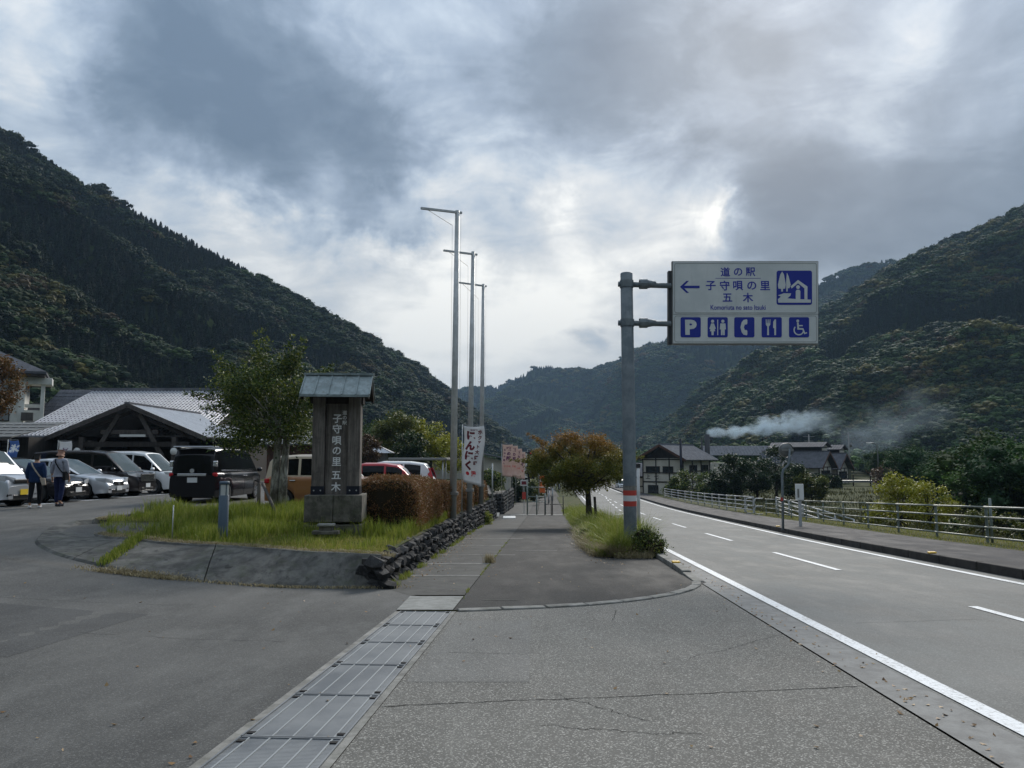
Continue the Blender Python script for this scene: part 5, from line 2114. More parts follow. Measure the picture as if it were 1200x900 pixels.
# ------------------------------------------------------------------ railing on the right
rail_m = material('dull_white_rail', concrete((0.20, 0.22, 0.19), (0.30, 0.31, 0.27), .35, .15, 2), rough=.5, metal=.1)
railw_m = material('white_rail', concrete((0.36, 0.37, 0.37), (0.46, 0.46, 0.46), .25, .05, 2), rough=.5)
post_m = material('green_grey_post', concrete((0.12, 0.15, 0.14), (0.20, 0.23, 0.21), .35, .15, 2), rough=.5)
rl = tag(empty('guard_railing', (0, 0, 0)), 'long pale railing with four bars behind the right pavement', 'railing')
pp = []
y = 9.0
while y < 48:
    pp.append(y)
    y += 2.95


def gp_(y, off=0): return Vector((fenceX(y) + off, y, h(fenceX(y), y) + .16))


pm = MB().tube([(0, 0, -.1), (0, 0, 1.0)], .038, 8).mesh('post')
pm.materials.append(post_m)
for y in pp:
    o = bpy.data.objects.new('post', pm)
    COL.objects.link(o)
    o.parent = rl
    o.location = gp_(y)
for a, b in zip(pp[:-1], pp[1:]):
    for zz in (.97, .70, .43, .16):
        MB().tube([gp_(a, -.05) + Vector((0, 0, zz)), gp_(b, -.05) + Vector((0, 0, zz))], .026, 8).build('rail', rail_m, rl, True)
# white railing farther on, heavier posts
rl2 = tag(empty('guard_railing', (0, 0, 0)), 'white railing running on towards the house at the far bend', 'railing')
pp2 = [49.5, 52, 55, 58, 61, 64, 67.5, 71, 75, 79, 84, 89, 95]
pm2 = MB().tube([(0, 0, -.1), (0, 0, 1.12)], .05, 8).mesh('post')
pm2.materials.append(railw_m)
for y in pp2:
    o = bpy.data.objects.new('post', pm2)
    COL.objects.link(o)
    o.parent = rl2
    o.location = gp_(y, -.3)
for a, b in zip(pp2[:-1], pp2[1:]):
    for zz in (1.08, .80, .52, .24):
        MB().tube([gp_(a, -.36) + Vector((0, 0, zz)), gp_(b, -.36) + Vector((0, 0, zz))], .036, 8).build('rail', railw_m, rl2, True)
for dx in (.0, 1.0):        # end frames with bent tubes
    for zz in (.25, .75):
        y0 = 49.4 - dx * 2.0
        p = gp_(y0, -.3 + dx * .1)
        pts_ = [p + Vector((.0, 0, zz - .22)), p + Vector((-.45, 0, zz - .22)), p + Vector((-.55, 0, zz)), p + Vector((-.45, 0, zz + .25)), p + Vector((0, 0, zz + .25))]
        MB().tube(pts_, .04, 8).build('end_hoop', railw_m, rl2, True)
# railing that slopes down by the side path
rl3 = tag(empty('stair_railing', (0, 0, 0)), 'white railing sloping down beside the steps to the field', 'railing')
pa, pb_ = gp_(47.2, .6), gp_(37.0, 1.9)
pb_.z -= 1.0
for zz in (1.08, .84, .60, .36):
    MB().tube([pa + Vector((0, 0, zz)), pb_ + Vector((0, 0, zz))], .036, 8).build('rail', railw_m, rl3, True)
for k in range(6):
    p = pa.lerp(pb_, k / 5)
    MB().tube([p + Vector((0, 0, -.2)), p + Vector((0, 0, 1.1))], .045, 8).build('post', railw_m, rl3, True)

# thin extra post by the railing, at the right
b = at(1163, 636, 20.9)
q = tag(empty('marker_post', (b.x, 20.9, h(b.x, 20.9) + .1)), 'thin grey post just beyond the railing at the right edge', 'post')
MB().tube([(0, 0, 0), (0, 0, at(1163, 584, 20.9).z - h(b.x, 20.9) - .1)], .035, 8).build('rod', post_m, q, True)

# ------------------------------------------------------------------ convex mirror on a cranked pole
md_ = 29.0
b = at(917.5, 617, md_)
zg = h(b.x, md_) + .165
mir = tag(empty('road_mirror', (b.x, md_, zg)), 'round traffic mirror seen from behind on a cranked pole by the kerb', 'road mirror')


def Q(u, v, dd=0): return at(u, v, md_ + dd) - Vector((b.x, md_, zg))


MB().tube([(0, 0, -.05), Q(917.2, 585), Q(916.5, 556), Q(918, 550.5), Q(923.5, 545), Q(925, 541.5), Q(925, 526)], .048, 12).build('pole', M['pole'], mir, True)
MB().lathe([(.055, Q(917, 587).z), (.055, Q(917, 583).z)], n=12).build('red_band', M['red'], mir, True)
c = Q(923, 527.5)
rr = 7.8 * (at(801, 500, md_) - at(800, 500, md_)).length
n_ = MB().lathe([(0, .09), (rr * .5, .10), (rr * .9, .05), (rr, 0), (rr, -.05), (rr * .95, -.06), (rr * .6, -.02), (0, 0.0)], (0, 0, 0), 28, 'Y')
M['mirrorback'] = material('grey_mirror_back', concrete((0.10, 0.11, 0.11), (0.16, 0.165, 0.16), .3, 0, 3), rough=.5)
dsc = n_.build('mirror_disc', M['mirrorback'], mir, True)
dsc.location = c + Vector((0, .12, 0))
dsc.rotation_euler = (0, 0, math.radians(8 + 180))
MB().box((c.x, -.02, c.z), (rr * 1.7, .03, .07)).build('bracket', M['alu'], mir)
MB().lathe([(rr * 1.06, -.02), (rr * 1.08, 0), (rr * 1.06, .12), (rr * 1.0, .14)], (c.x, .12, c.z), 28, 'Y').build('hood', M['mirrorback'], mir, True)

# ------------------------------------------------------------------ white notice board on a post by the railing
nd = 31.5
b = at(938, 607, nd)
zg = h(b.x, nd) + .15
nb_ = tag(empty('notice_board', (b.x, nd, zg)), 'blank white upright board on a white post by the railing', 'notice board')
t0, t1 = at(938, 568, nd).z - zg, at(938, 585, nd).z - zg
MB().box((0, 0, (t0 + t1) / 2), (.34, .05, (t0 - t1) * 1.1)).build('board', M['white'], nb_, bevel=.01)
MB().box((.02, .06, t1 / 2 + .2), (.11, .07, t1 + .4)).build('post', railw_m, nb_)
MB().box((-.06, -.03, (t0 + t1) / 2 - .05), (.07, .02, (t0 - t1) * .6)).build('backing_channel', M['alu'], nb_)

# ------------------------------------------------------------------ steps, hand rail, barriers at the end of the walkway
stp = tag(empty('stone_steps', (0, 0, 0)), 'short flight of pale steps through the stone wall', 'steps')
for k in range(6):
    x = xw(48.5) - 0.1 - .38 * k
    z = zprof(48.5) + .17 * k
    MB().box((x, 49.0, z + .02), (.42, 3.6, .17)).build('step', M['paleslab'], stp, bevel=.01)
hr = tag(empty('hand_rail', (0, 0, 0)), 'dark sloping handrail beside the steps with a pale tall post', 'handrail')
a = Vector((xw(47) - .1, 47.0, zprof(47) + .9))
bq = Vector((xw(47) - 2.3, 47.0, zprof(47) + 2.0))
for dz in (0, -.35):
    MB().tube([a + Vector((0, 0, dz)), bq + Vector((0, 0, dz))], .035, 8).build('rail', M['darkgrey'], hr, True)
for k in (0, .5, 1):
    p = a.lerp(bq, k)
    MB().tube([p, p - Vector((0, 0, 1.0))], .03, 8).build('post', M['darkgrey'], hr, True)
b = at(577, 575, 44)
q = tag(empty('marker_post', (b.x, 44, walltop(44) - .1)), 'pale thin post at the end of the hedge by the steps', 'post')
MB().tube([(0, 0, 0), (0, 0, at(577, 543, 44).z - walltop(44) + .1)], .04, 8).build('rod', M['polelight'], q, True)

br = tag(empty('pipe_barrier', (0, 0, 0)), 'green-grey pipe barrier closing the drain strip at the walkway end', 'barrier')
d = 52.0
for (u, v0, v1) in [(618, 562, 593), (639, 578, 592), (629, 580, 592)]:
    p = at(u, v1, d)
    zg = zprof(d)
    MB().tube([(p.x, d, zg), (p.x, d, at(u, v0, d).z)], .05, 8).build('post', post_m, br, True)
for v in (571, 582, 588):
    MB().tube([Vector(at(618, v, d)), Vector(at(640, v, d))], .03, 8).build('rail', post_m, br, True)
d = 51.0
for i, (u0_, u1_) in enumerate([(638.5, 646), (647.5, 660)]):
    br2 = tag(empty('bollard_rail', (0, 0, 0)), ['narrow dark bollard rail in the middle of the walkway end', 'dark bollard rail at the right side of the walkway end'][i], 'barrier')
    for u in (u0_, u1_):
        p = at(u, 595, d)
        MB().tube([(p.x, d, zprof(d)), (p.x, d, at(u, 583, d).z + .12)], .03, 8).build('post', M['darkgrey'], br2, True)
    p, q_ = at(u0_, 591, d), at(u1_, 591, d)
    MB().tube([p, q_], .025, 8).build('rail', M['darkgrey'], br2, True)
structure(strip('threshold_band', lambda y: joint(y) - 1.2, lambda y: pathR(y), 51.2, 52.6, 3, 6, .012, M['seam']))
b = at(614, 585, 54)
q = tag(empty('red_board', (b.x, 53.6, -2.2)), 'small red board at the end of the far stone wall', 'board')
MB().box((0, 0, (at(614, 573, 53.6).z + 2.2) / 2 + .3), (.26, .04, .50)).build('panel', M['red'], q)
MB().box((0, .04, .4), (.05, .04, 1.2)).build('post', M['polelight'], q)
b = at(614, 566, 54)
q = tag(empty('notice_plate', (b.x, 54.2, -1.2)), 'small white plate with a dark red notice under the black banners', 'sign')
MB().box((0, 0, b.z + 1.2), (.5, .04, .42)).build('plate', M['whiteband'], q)
MB().box((0, -.025, b.z + 1.2), (.34, .01, .24)).build('print', M['ink_maroon'], q)
MB().tube([(0, .04, 0), (0, .04, b.z + 1.2)], .03, 8).build('post', M['polelight'], q, True)
# slim white posts far along the walkway
for i, (u, v0, v1, d) in enumerate([(655.5, 559, 570, 118), (651, 565, 571, 130), (643, 572, 583, 78), (647.5, 571, 580, 88)]):
    p = at(u, v1, d)
    q = tag(empty('lamp_post', (p.x, d, zprof(d))), ['tallest white post far down beside the walkway', 'shorter white post farthest down the walkway', 'pale post past the barrier, left one of two', 'pale post past the barrier, right one of two'][i], 'post')
    MB().tube([(0, 0, 0), (0, 0, at(u, v0, d).z - zprof(d))], .06 if i < 2 else .09, 8).build('rod', railw_m, q, True)
    MB().box((0, 0, at(u, v0, d).z - zprof(d)), (.3, .2, .1)).build('head', railw_m, q)
# striped guard on the wall foot: a leaning white slab
p = at(597, 600, 50)
q = tag(empty('white_slab', (p.x, 46.2, zprof(46.2))), 'white slab lying on the strip at the foot of the steps', 'slab')
MB().box((0, 0, .04), (.75, 1.6, .07)).build('slab', M['whiteband'], q, bevel=.01)

# ------------------------------------------------------------------ vehicles
def paint(name, col, metal=0.3, rough=0.28, coat=0.5, spec=0.5):
    m = material(name, color=col, rough=rough, metal=metal, spec=spec)
    bs = m.node_tree.nodes['Principled BSDF']
    bs.inputs['Coat Weight'].default_value = coat
    bs.inputs['Coat Roughness'].default_value = 0.06
    return m


M['p_silver'] = paint('silver_car_paint', (0.52, 0.54, 0.57), .5)
M['p_black'] = paint('black_car_paint', (0.006, 0.006, 0.008), .0, .2, .12, .3)
M['p_dark'] = paint('dark_brown_car_paint', (0.018, 0.014, 0.014), .0, .2, .2, .3)
M['p_white'] = paint('pearl_white_car_paint', (0.68, 0.69, 0.69), .05)
M['p_tan'] = paint('orange_tan_car_paint', (0.30, 0.13, 0.045), .1)
M['p_cream'] = paint('cream_roof_paint', (0.55, 0.46, 0.34), .0)
M['p_red'] = paint('red_car_paint', (0.42, 0.012, 0.02), .2)
M['tyre'] = material('tyre_rubber', color=(0.015, 0.015, 0.015), rough=.85)
M['rim'] = material('alloy_rim', color=(0.45, 0.46, 0.47), rough=.3, metal=.8)
M['arch'] = material('wheel_arch_liner', color=(0.006, 0.006, 0.006), rough=.9)
M['carglass'] = material('car_glass', color=(0.05, 0.07, 0.07), rough=.04, spec=.45)
M['darkglass'] = material('tinted_car_glass', color=(0.005, 0.005, 0.006), rough=.08, spec=.28)
M['lamp'] = material('headlamp', color=(0.60, 0.62, 0.64), rough=.12, metal=.4)
M['tail'] = material('tail_lamp', color=(0.42, 0.008, 0.012), rough=.15)
M['chrome'] = material('chrome_trim', color=(0.6, 0.6, 0.6), rough=.15, metal=1)
M['grille'] = material('black_grille', color=(0.008, 0.008, 0.009), rough=.35)
M['plate_w'] = material('white_number_plate', color=(0.68, 0.69, 0.68), rough=.5)
M['plate_y'] = material('yellow_number_plate', color=(0.72, 0.50, 0.02), rough=.5)
M['green_ink'] = material('green_plate_ink', color=(0.02, 0.12, 0.05), rough=.5)

wh_t = MB().lathe([(.20, -.10), (.30, -.10), (.318, -.07), (.322, 0), (.318, .07), (.30, .10), (.20, .10)], n=26, axis='Y').mesh('tyre')
wh_t.materials.append(M['tyre'])
_r = MB().lathe([(.205, .085), (.195, .09), (.185, .05), (.0, .045)], n=26, axis='Y').lathe([(.205, -.085), (.195, -.09), (.185, -.05), (0, -.045)], n=26, axis='Y')
for k in range(7):
    a = 2 * PI * k / 7
    for sy in (-1, 1):
        _r.beam((.03 * math.cos(a), sy * .07, .03 * math.sin(a)), (.19 * math.cos(a), sy * .078, .19 * math.sin(a)), .03, .035, up=(0, 1, 0), mi=0)
wh_r = _r.mesh('rim')
wh_r.materials.append(M['rim'])


def car(name, label, cat, loc, rz, L, W, Hc, axles, belt, roofp, pillars, ws, paintm, roofm=None, glassm=None, sideglass=None, plate='w', face=None, sill=.20, wr=1.0, group=None, lowtrim=None, rear_lamp='std'):
    """belt/roofp: (x, z) lists along the car (front is +x); pillars: x ranges kept in body colour; ws: (rear screen x0,x1, windscreen x0,x1)"""
    root = tag(empty(name, loc, rz), label, cat, group)
    hL = L / 2
    R_ = .322 * wr
    ra = R_ + .05
    xs = set(np.linspace(-hL, hL, 41).tolist())
    for ax in axles:
        for k in range(-8, 9):
            xs.add(ax + ra * math.sin(k / 8 * PI / 2))
    for p in belt + roofp:
        xs.add(p[0])
    for p in pillars:
        xs.update(p)
    xs.update([-hL + .03, -hL + .08, -hL + .16, -hL + .3, hL - .03, hL - .08, hL - .16, hL - .3])
    xs = sorted(x for x in xs if -hL <= x <= hL)
    xs = [x for i, x in enumerate(xs) if i == 0 or x - xs[i - 1] > .004]

    def hw(x):
        t = abs(x) / hL
        return W / 2 * (1 - (.20 if x > 0 else .10) * max(0, (t - .60) / .40) ** 2.6 - .03 * t)

    def zb(x):
        z = sill
        if abs(x) > hL - .5:
            z = sill + .04 * (abs(x) - hL + .5) / .5
        for ax in axles:
            dx = abs(x - ax)
            if dx < ra:
                z = max(z, R_ + math.sqrt(max(0, ra * ra - dx * dx)) - .01)
        return z
    zt = lambda x: interp(x, belt)
    lv = [0, .12, .35, .6, .82, .95, 1.0]
    bul = [.945, .975, 1.0, .995, .985, .965, .925]
    mb = MB()
    n = None
    for x in xs:
        w_, b_, t_ = hw(x), zb(x), zt(x)
        ring = []
        for l, q in zip(lv, bul):
            z = b_ + (t_ - b_) * l
            ring.append((x, w_ * q, z))
        for q, cz in ((.8, .012), (.4, .028), (0, .034)):
            ring.append((x, w_ * q * .925, t_ + cz))
        full = ring + [(x, -p[1], p[2]) for p in reversed(ring[:-1])]
        n = len(full)
        mb.v.extend(full)
    m_ = len(xs)
    for i in range(m_ - 1):
        for k in range(n - 1):
            mb.f.append((i * n + k, i * n + k + 1, (i + 1) * n + k + 1, (i + 1) * n + k))
            mb.mi.append(0)
        mb.f.append((i * n + n - 1, i * n, (i + 1) * n, (i + 1) * n + n - 1))
        mb.mi.append(0)
    mb.f.append(tuple(range(n)))
    mb.f.append(tuple((m_ - 1) * n + k for k in reversed(range(n))))
    mb.mi += [0, 0]
    body = mb.build('body', paintm, root, smooth=True)
    md = body.modifiers.new('edges', 'EDGE_SPLIT')
    md.split_angle = math.radians(38)
    # greenhouse
    gx = [x for x in xs if roofp[0][0] - .001 <= x <= roofp[-1][0] + .001]
    zr = lambda x: interp(x, roofp)
    gl, rf, sg = MB(), MB(), MB()
    lev = [0, .08, .45, .86, .95, 1.0]

    def gring(x):
        b_, r_ = zt(x) - .01, max(zt(x) + .002, zr(x))
        full_h = Hc - zt(x)
        rr_ = []
        for l in lev:
            z = b_ + (r_ - b_) * l
            k = min(1, (z - b_) / max(.1, full_h))
            y = hw(x) * (.915 - .13 * k ** 1.2 - (.03 if l == 1 else 0))
            rr_.append(Vector((x, y, z)))
        for q, cz in ((.86, .018), (.45, .04), (0, .048)):
            rr_.append(Vector((x, rr_[5].y * q, r_ + cz * min(1, (r_ - b_) / .3))))
        return rr_
    for i in range(len(gx) - 1):
        a, b = gring(gx[i]), gring(gx[i + 1])
        xm = (gx[i] + gx[i + 1]) / 2
        pil = any(p[0] - 1e-6 <= xm <= p[1] + 1e-6 for p in pillars)
        scr = ws[2] <= xm <= ws[3]
        rscr = ws[0] <= xm <= ws[1]
        for k in range(8):
            for sgn_ in (1, -1):
                q = [a[k], a[k + 1], b[k + 1], b[k]]
                q = [Vector((p.x, p.y * sgn_, p.z)) for p in q]
                if k <= 4:
                    tgt = sg if (1 <= k <= 2 and not pil) else rf
                else:
                    tgt = gl if ((scr or rscr) and k >= 6 or (scr or rscr) and k == 5 and False) else rf
                    if rscr and k >= 6: tgt = sg
                tgt.add(q, [(0, 1, 2, 3)])
    rf.build('roof', roofm or paintm, root, smooth=False)
    if gl.f: gl.build('windscreen', glassm or M['carglass'], root, smooth=True)
    if sg.f:
        me_ = sg.mesh('side_window')
        bmm = bmesh.new()
        bmm.from_mesh(me_)
        bmesh.ops.remove_doubles(bmm, verts=bmm.verts, dist=.0005)
        bmm.to_mesh(me_)
        bmm.free()
        seen = {}
        par = list(range(len(me_.vertices)))

        def fnd(a):
            while par[a] != a:
                par[a] = par[par[a]]
                a = par[a]
            return a
        for e_ in me_.edges:
            par[fnd(e_.vertices[0])] = fnd(e_.vertices[1])
        for pl_ in me_.polygons:
            seen.setdefault(fnd(pl_.vertices[0]), []).append(pl_)
        for pcs in seen.values():
            g_ = MB()
            for pl_ in pcs:
                g_.add([me_.vertices[i_].co for i_ in pl_.vertices], [tuple(range(len(pl_.vertices)))])
            g_.build('window', sideglass or M['darkglass'], root)
    # wheels with liners
    for ax in axles:
        for s in (-1, 1):
            o = bpy.data.objects.new('wheel', wh_t)
            COL.objects.link(o)
            o.parent = root
            o.location = (ax, s * (W / 2 - .13), R_)
            o.scale = (wr, 1, wr)
            r = bpy.data.objects.new('rim', wh_r)
            COL.objects.link(r)
            r.parent = o
            MB().lathe([(ra + .02, -.12), (ra + .02, .0), (0, .0)], n=20, axis='Y').build('arch_liner', M['arch'], root).location = (ax, s * (W / 2 - .26), R_ + .02)
    MB().box((0, 0, sill + .10), (L * .93, W * .80, .20)).build('underbody', M['arch'], root)
    # front
    fz = zt(hL - .02)
    fc = face or {}
    nose = hL - .02
    hwf = hw(hL - .1)
    lz = fc.get('lz', fz - .02)
    for s in (-1, 1):
        lamp = MB()
        w1 = hwf
        lamp.add([(nose - .02, s * w1 * .52, lz - .07), (nose - .02, s * w1 * .52, lz + .04), (nose - .10, s * w1 * .97, lz + .11), (nose - .16, s * w1 * 1.03, lz - .02),
                  (nose + .02, s * w1 * .50, lz - .07), (nose + .0, s * w1 * .50, lz + .04), (nose - .06, s * w1 * 1.0, lz + .12), (nose - .08, s * w1 * 1.0, lz - .05), (nose - .42, s * hw(nose - .42) * 1.0, lz + .13), (nose - .36, s * hw(nose - .36) * 1.008, lz + .04)],
                 [(4, 5, 6, 7), (0, 1, 5, 4), (1, 2, 6, 5), (0, 4, 7, 3), (6, 8, 9, 7), (2, 8, 6), (3, 7, 9), (0, 3, 2, 1), (2, 3, 9, 8)])
        lamp.build('headlight', M['lamp'], root)
        fog = MB().box((nose - .03, s * w1 * .80, sill + .16), (.10, .20, .09))
        fog.build('fog_light', M['grille'], root, bevel=.02)
        ml = MB().lathe([(0, -.10), (.06, -.09), (.085, 0), (.06, .09), (0, .10)], n=10, axis='Y')
        mo = ml.build('wing_mirror', paintm, root, True)
        mx_ = ws[3] - .28
        mo.location = (mx_, s * (hw(mx_) + .10), zt(mx_) + .09)
        mo.scale = (1, .9, 1.0)
    gw = fc.get('gw', hwf * .95)
    MB().box((nose + .005, 0, fc.get('gz', fz - .07)), (.05, gw, fc.get('gh', .13))).build('grille', M['grille'], root, bevel=.015)
    if fc.get('chrome'):
        for k in range(fc['chrome']):
            MB().box((nose + .035, 0, fc.get('gz', fz - .07) - fc.get('gh', .13) / 2 + .03 + k * .055), (.02, gw * 1.1, .018)).build('chrome_bar', M['chrome'], root)
    else:
        MB().lathe([(0, .0), (.055, .0), (.05, .015), (0, .018)], (nose + .03, 0, fc.get('gz', fz - .07)), 14, 'X').build('badge', M['chrome'], root)
    MB().box((nose, 0, sill + .10), (.06, hwf * 1.25, .13)).build('air_intake', M['grille'], root, bevel=.02)
    MB().box((nose + .01, 0, sill + .02), (.06, hwf * 1.7, .03)).build('lip', M['grille'] if lowtrim is None else lowtrim, root)
    pz = fc.get('pz', sill + .20)
    pl = MB().box((nose + .045, 0, pz), (.012, .33, .165)).build('number_plate', M['plate_' + plate], root)
    text_obj('・・12', .09, M['green_ink'] if plate == 'w' else M['grille'], pl, Matrix.Translation((nose + .053, 0, pz - .02)) @ Matrix.Rotation(PI / 2, 4, 'Z') @ ROT, depth=.0005) if False else None
    # rear
    rx = -hL + .02
    rzp = fc.get('rpz', .75)
    MB().box((rx - .03, 0, rzp), (.012, .33, .165)).build('number_plate', M['plate_' + plate], root)
    for s in (-1, 1):
        w1 = hw(-hL + .08)
        if rear_lamp == 'tall':
            zt_ = zt(-hL + .05)
            MB().box((rx + .05, s * (w1 - .055), (zt_ + .36)), (.13, .13, .20)).build('tail_light_lens', M['chrome'], root, bevel=.03)
            MB().box((rx + .05, s * (w1 - .055), zt_ + .06 - .06), (.14, .14, .13)).build('tail_light', M['tail'], root, bevel=.03)
        elif rear_lamp == 'red':
            zt_ = zt(-hL + .05)
            MB().add([(rx - .02, s * (w1 + .012), zt_ - .16), (rx + .22, s * (w1 + .02), zt_ - .14), (rx + .20, s * (w1 - .02), zt_ + .10), (rx + .26, s * (w1 - .13), zt_ + .45), (rx + .12, s * (w1 - .13), zt_ + .45), (rx - .02, s * (w1 - .0), zt_ + .05),
                      (rx - .02, s * (w1 - .2), zt_ - .16), (rx + .12, s * (w1 - .25), zt_ + .45), (rx - .02, s * (w1 - .2), zt_ + .05)],
                     [(0, 1, 2, 5), (2, 3, 4, 5), (0, 5, 8, 6), (5, 4, 7, 8)]).build('tail_light', M['tail'], root)
        else:
            MB().box((rx + .05, s * (w1 - .06), zt(-hL + .1) - .10), (.16, .18, .15)).build('tail_light', M['tail'], root, bevel=.03)
    # door seams and handles, both sides
    ds = fc.get('doors', [])
    for s in (-1, 1):
        sm = MB()
        for x in ds:
            zz = [zb(x) + .04 + (zt(x) - zb(x) - .04) * k / 6 for k in range(7)]
            ptsn = []
            for z in zz:
                l = (z - zb(x)) / (zt(x) - zb(x))
                ptsn.append((x, s * (hw(x) * float(np.interp(l, lv, bul)) + .001), z))
            for a, b in zip(ptsn[:-1], ptsn[1:]):
                sm.beam(a, b, .010, .012, up=(0, 1, 0))
        if sm.f: sm.build('door_seams', M['arch'], root)['kind'] = 'stuff'
        for x in fc.get('handles', []):
            z = zt(x) - .12
            MB().box((x, s * (hw(x) * .985 + .018), z), (.19, .03, .035)).build('door_handle', fc.get('hm', paintm), root, bevel=.01)
    return root


X0 = -15.0
sed_belt = [(-2.2, .80), (-1.95, .95), (-1.2, .97), (0.6, .93), (0.95, .92), (1.5, .86), (1.95, .76), (2.12, .66), (2.2, .52)]
sed_roof = [(-2.1, .94), (-1.5, 1.28), (-.9, 1.43), (-.2, 1.48), (.15, 1.44), (1.1, .925)]
car('parked_car', 'silver hatchback, third from the left in the row of parked cars', 'car', (X0 - 2.2 + .15, 28.8, lotz(28.8)), math.radians(-3), 4.44, 1.78, 1.48, [-1.33, 1.33], sed_belt, sed_roof,
    [(-2.1, -1.75), (-.98, -.9), (-.08, .0)], (-2.1, -1.4, .15, 1.1), M['p_silver'], face=dict(doors=[.62, -.25, -1.1], handles=[-.1, -1.0], gz=.57, gh=.16, gw=.62, lz=.66, pz=.40), group='cars parked in a row before the hall')
car('parked_car', 'black low car with bright windscreen, second from the left behind the couple', 'car', (X0 - 2.2 + .1, 26.1, lotz(26.1)), math.radians(-2), 4.5, 1.76, 1.47, [-1.35, 1.35], sed_belt, [(-2.1, .95), (-1.2, 1.33), (-.5, 1.45), (-.1, 1.47), (.25, 1.41), (1.3, .91)],
    [(-2.1, -1.8), (-.98, -.9), (-.08, .0)], (-2.1, -1.0, .25, 1.3), M['p_black'], glassm=M['carglass'], face=dict(doors=[.62, -.25, -1.1], handles=[-.1, -1.0], gz=.60, gh=.08, gw=.5, lz=.68, pz=.42), group='cars parked in a row before the hall')
van_belt = [(-2.35, .95), (-2.2, 1.02), (0, 1.02), (1.3, 1.0), (1.55, 1.0), (2.05, .92), (2.28, .80), (2.35, .60)]
van_roof = [(-2.33, 1.0), (-2.22, 1.55), (-2.1, 1.76), (-1.5, 1.82), (0.3, 1.82), (.9, 1.74), (1.72, 1.0)]
car('parked_car', 'dark brown minivan with chrome grille, fourth in the row of parked cars', 'car', (X0 - 2.35, 31.4, lotz(31.4)), math.radians(-3), 4.7, 1.72, 1.83, [-1.42, 1.45], van_belt, van_roof,
    [(-2.33, -2.0), (-1.0, -.9), (.35, .45), (1.25, 1.3)], (-2.33, -2.15, .95, 1.7), M['p_dark'], face=dict(doors=[1.1, .1, -1.0], handles=[.0, .25], gz=.75, gh=.30, gw=1.0, chrome=5, lz=.84, pz=.44), group='cars parked in a row before the hall', lowtrim=M['chrome'])
car('parked_car', 'white minivan behind the dark one, last in the row of parked cars', 'car', (X0 - 2.1, 34.2, lotz(34.2)), math.radians(-3), 4.6, 1.72, 1.85, [-1.40, 1.42], [(p[0] * .978, p[1]) for p in van_belt], [(p[0] * .978, p[1] + .02) for p in van_roof],
    [(-2.28, -1.95), (-1.0, -.9), (.35, .42), (1.25, 1.3)], (-2.3, -2.1, .95, 1.7), M['p_white'], face=dict(doors=[1.1, .1, -1.0], handles=[.0, .25], gz=.75, gh=.18, gw=.9, lz=.84, pz=.44), group='cars parked in a row before the hall')
tall_belt = [(-1.85, .88), (-1.7, .98), (0, 1.0), (.9, .98), (1.2, .98), (1.6, .92), (1.8, .80), (1.85, .60)]
tall_roof = [(-1.84, .96), (-1.72, 1.5), (-1.6, 1.64), (-1.0, 1.71), (.4, 1.71), (.75, 1.64), (1.32, .98)]
car('parked_car', 'silver tall compact with a yellow plate, leftmost in the row and cut by the frame', 'car', (X0 - 1.85 + .15, 23.2, lotz(23)), math.radians(-3), 3.72, 1.67, 1.73, [-1.18, 1.22], tall_belt, tall_roof,
    [(-1.84, -1.55), (-.75, -.65), (.25, .33), (.98, 1.02)], (-1.84, -1.65, .75, 1.32), M['p_silver'], plate='y', glassm=M['carglass'], sideglass=M['darkglass'], face=dict(doors=[.85, -.05, -.95], handles=[.1, -.85], gz=.76, gh=.12, gw=.8, chrome=1, lz=.82, pz=.44), group='cars parked in a row before the hall')
# black minivan seen from behind
car('parked_van', 'black minivan seen from behind left of the lawn tree', 'car', (-10.55, 27.4, lotz(27) - .02), PI / 2, 4.7, 1.74, 1.86, [-1.42, 1.45], van_belt, [(p[0], p[1] + .03 * (p[1] > 1.5)) for p in van_roof],
    [(-2.33, -2.05), (1.25, 1.3)], (-2.33, -2.15, .95, 1.7), M['p_black'], face=dict(doors=[1.1, .1, -1.3], handles=[.0, .25], hm=M['chrome'], rpz=.80), rear_lamp='tall')
van = [o for o in COL.objects if o.name == 'parked_van'][0]
MB().box((-2.39, 0, .97), (.05, .95, .085)).build('rear_garnish', M['chrome'], van, bevel=.01)
MB().lathe([(0, -.02), (.075, -.02), (.075, 0), (0, .01)], (-2.38, 0, 1.10), 14, 'X').build('badge', M['chrome'], van)
MB().box((-2.12, 0, 1.90), (.45, 1.35, .035)).build('roof_spoiler', M['p_silver'], van, bevel=.012)
MB().box((.0, -.66, 1.875), (3.6, .03, .03)).build('roof_rail', M['chrome'], van)
MB().box((.0, .66, 1.875), (3.6, .03, .03)).build('roof_rail', M['chrome'], van)
MB().beam((-2.1, -.86, 1.12), (1.6, -.85, 1.06), .02, .03).build('belt_trim', M['chrome'], van)
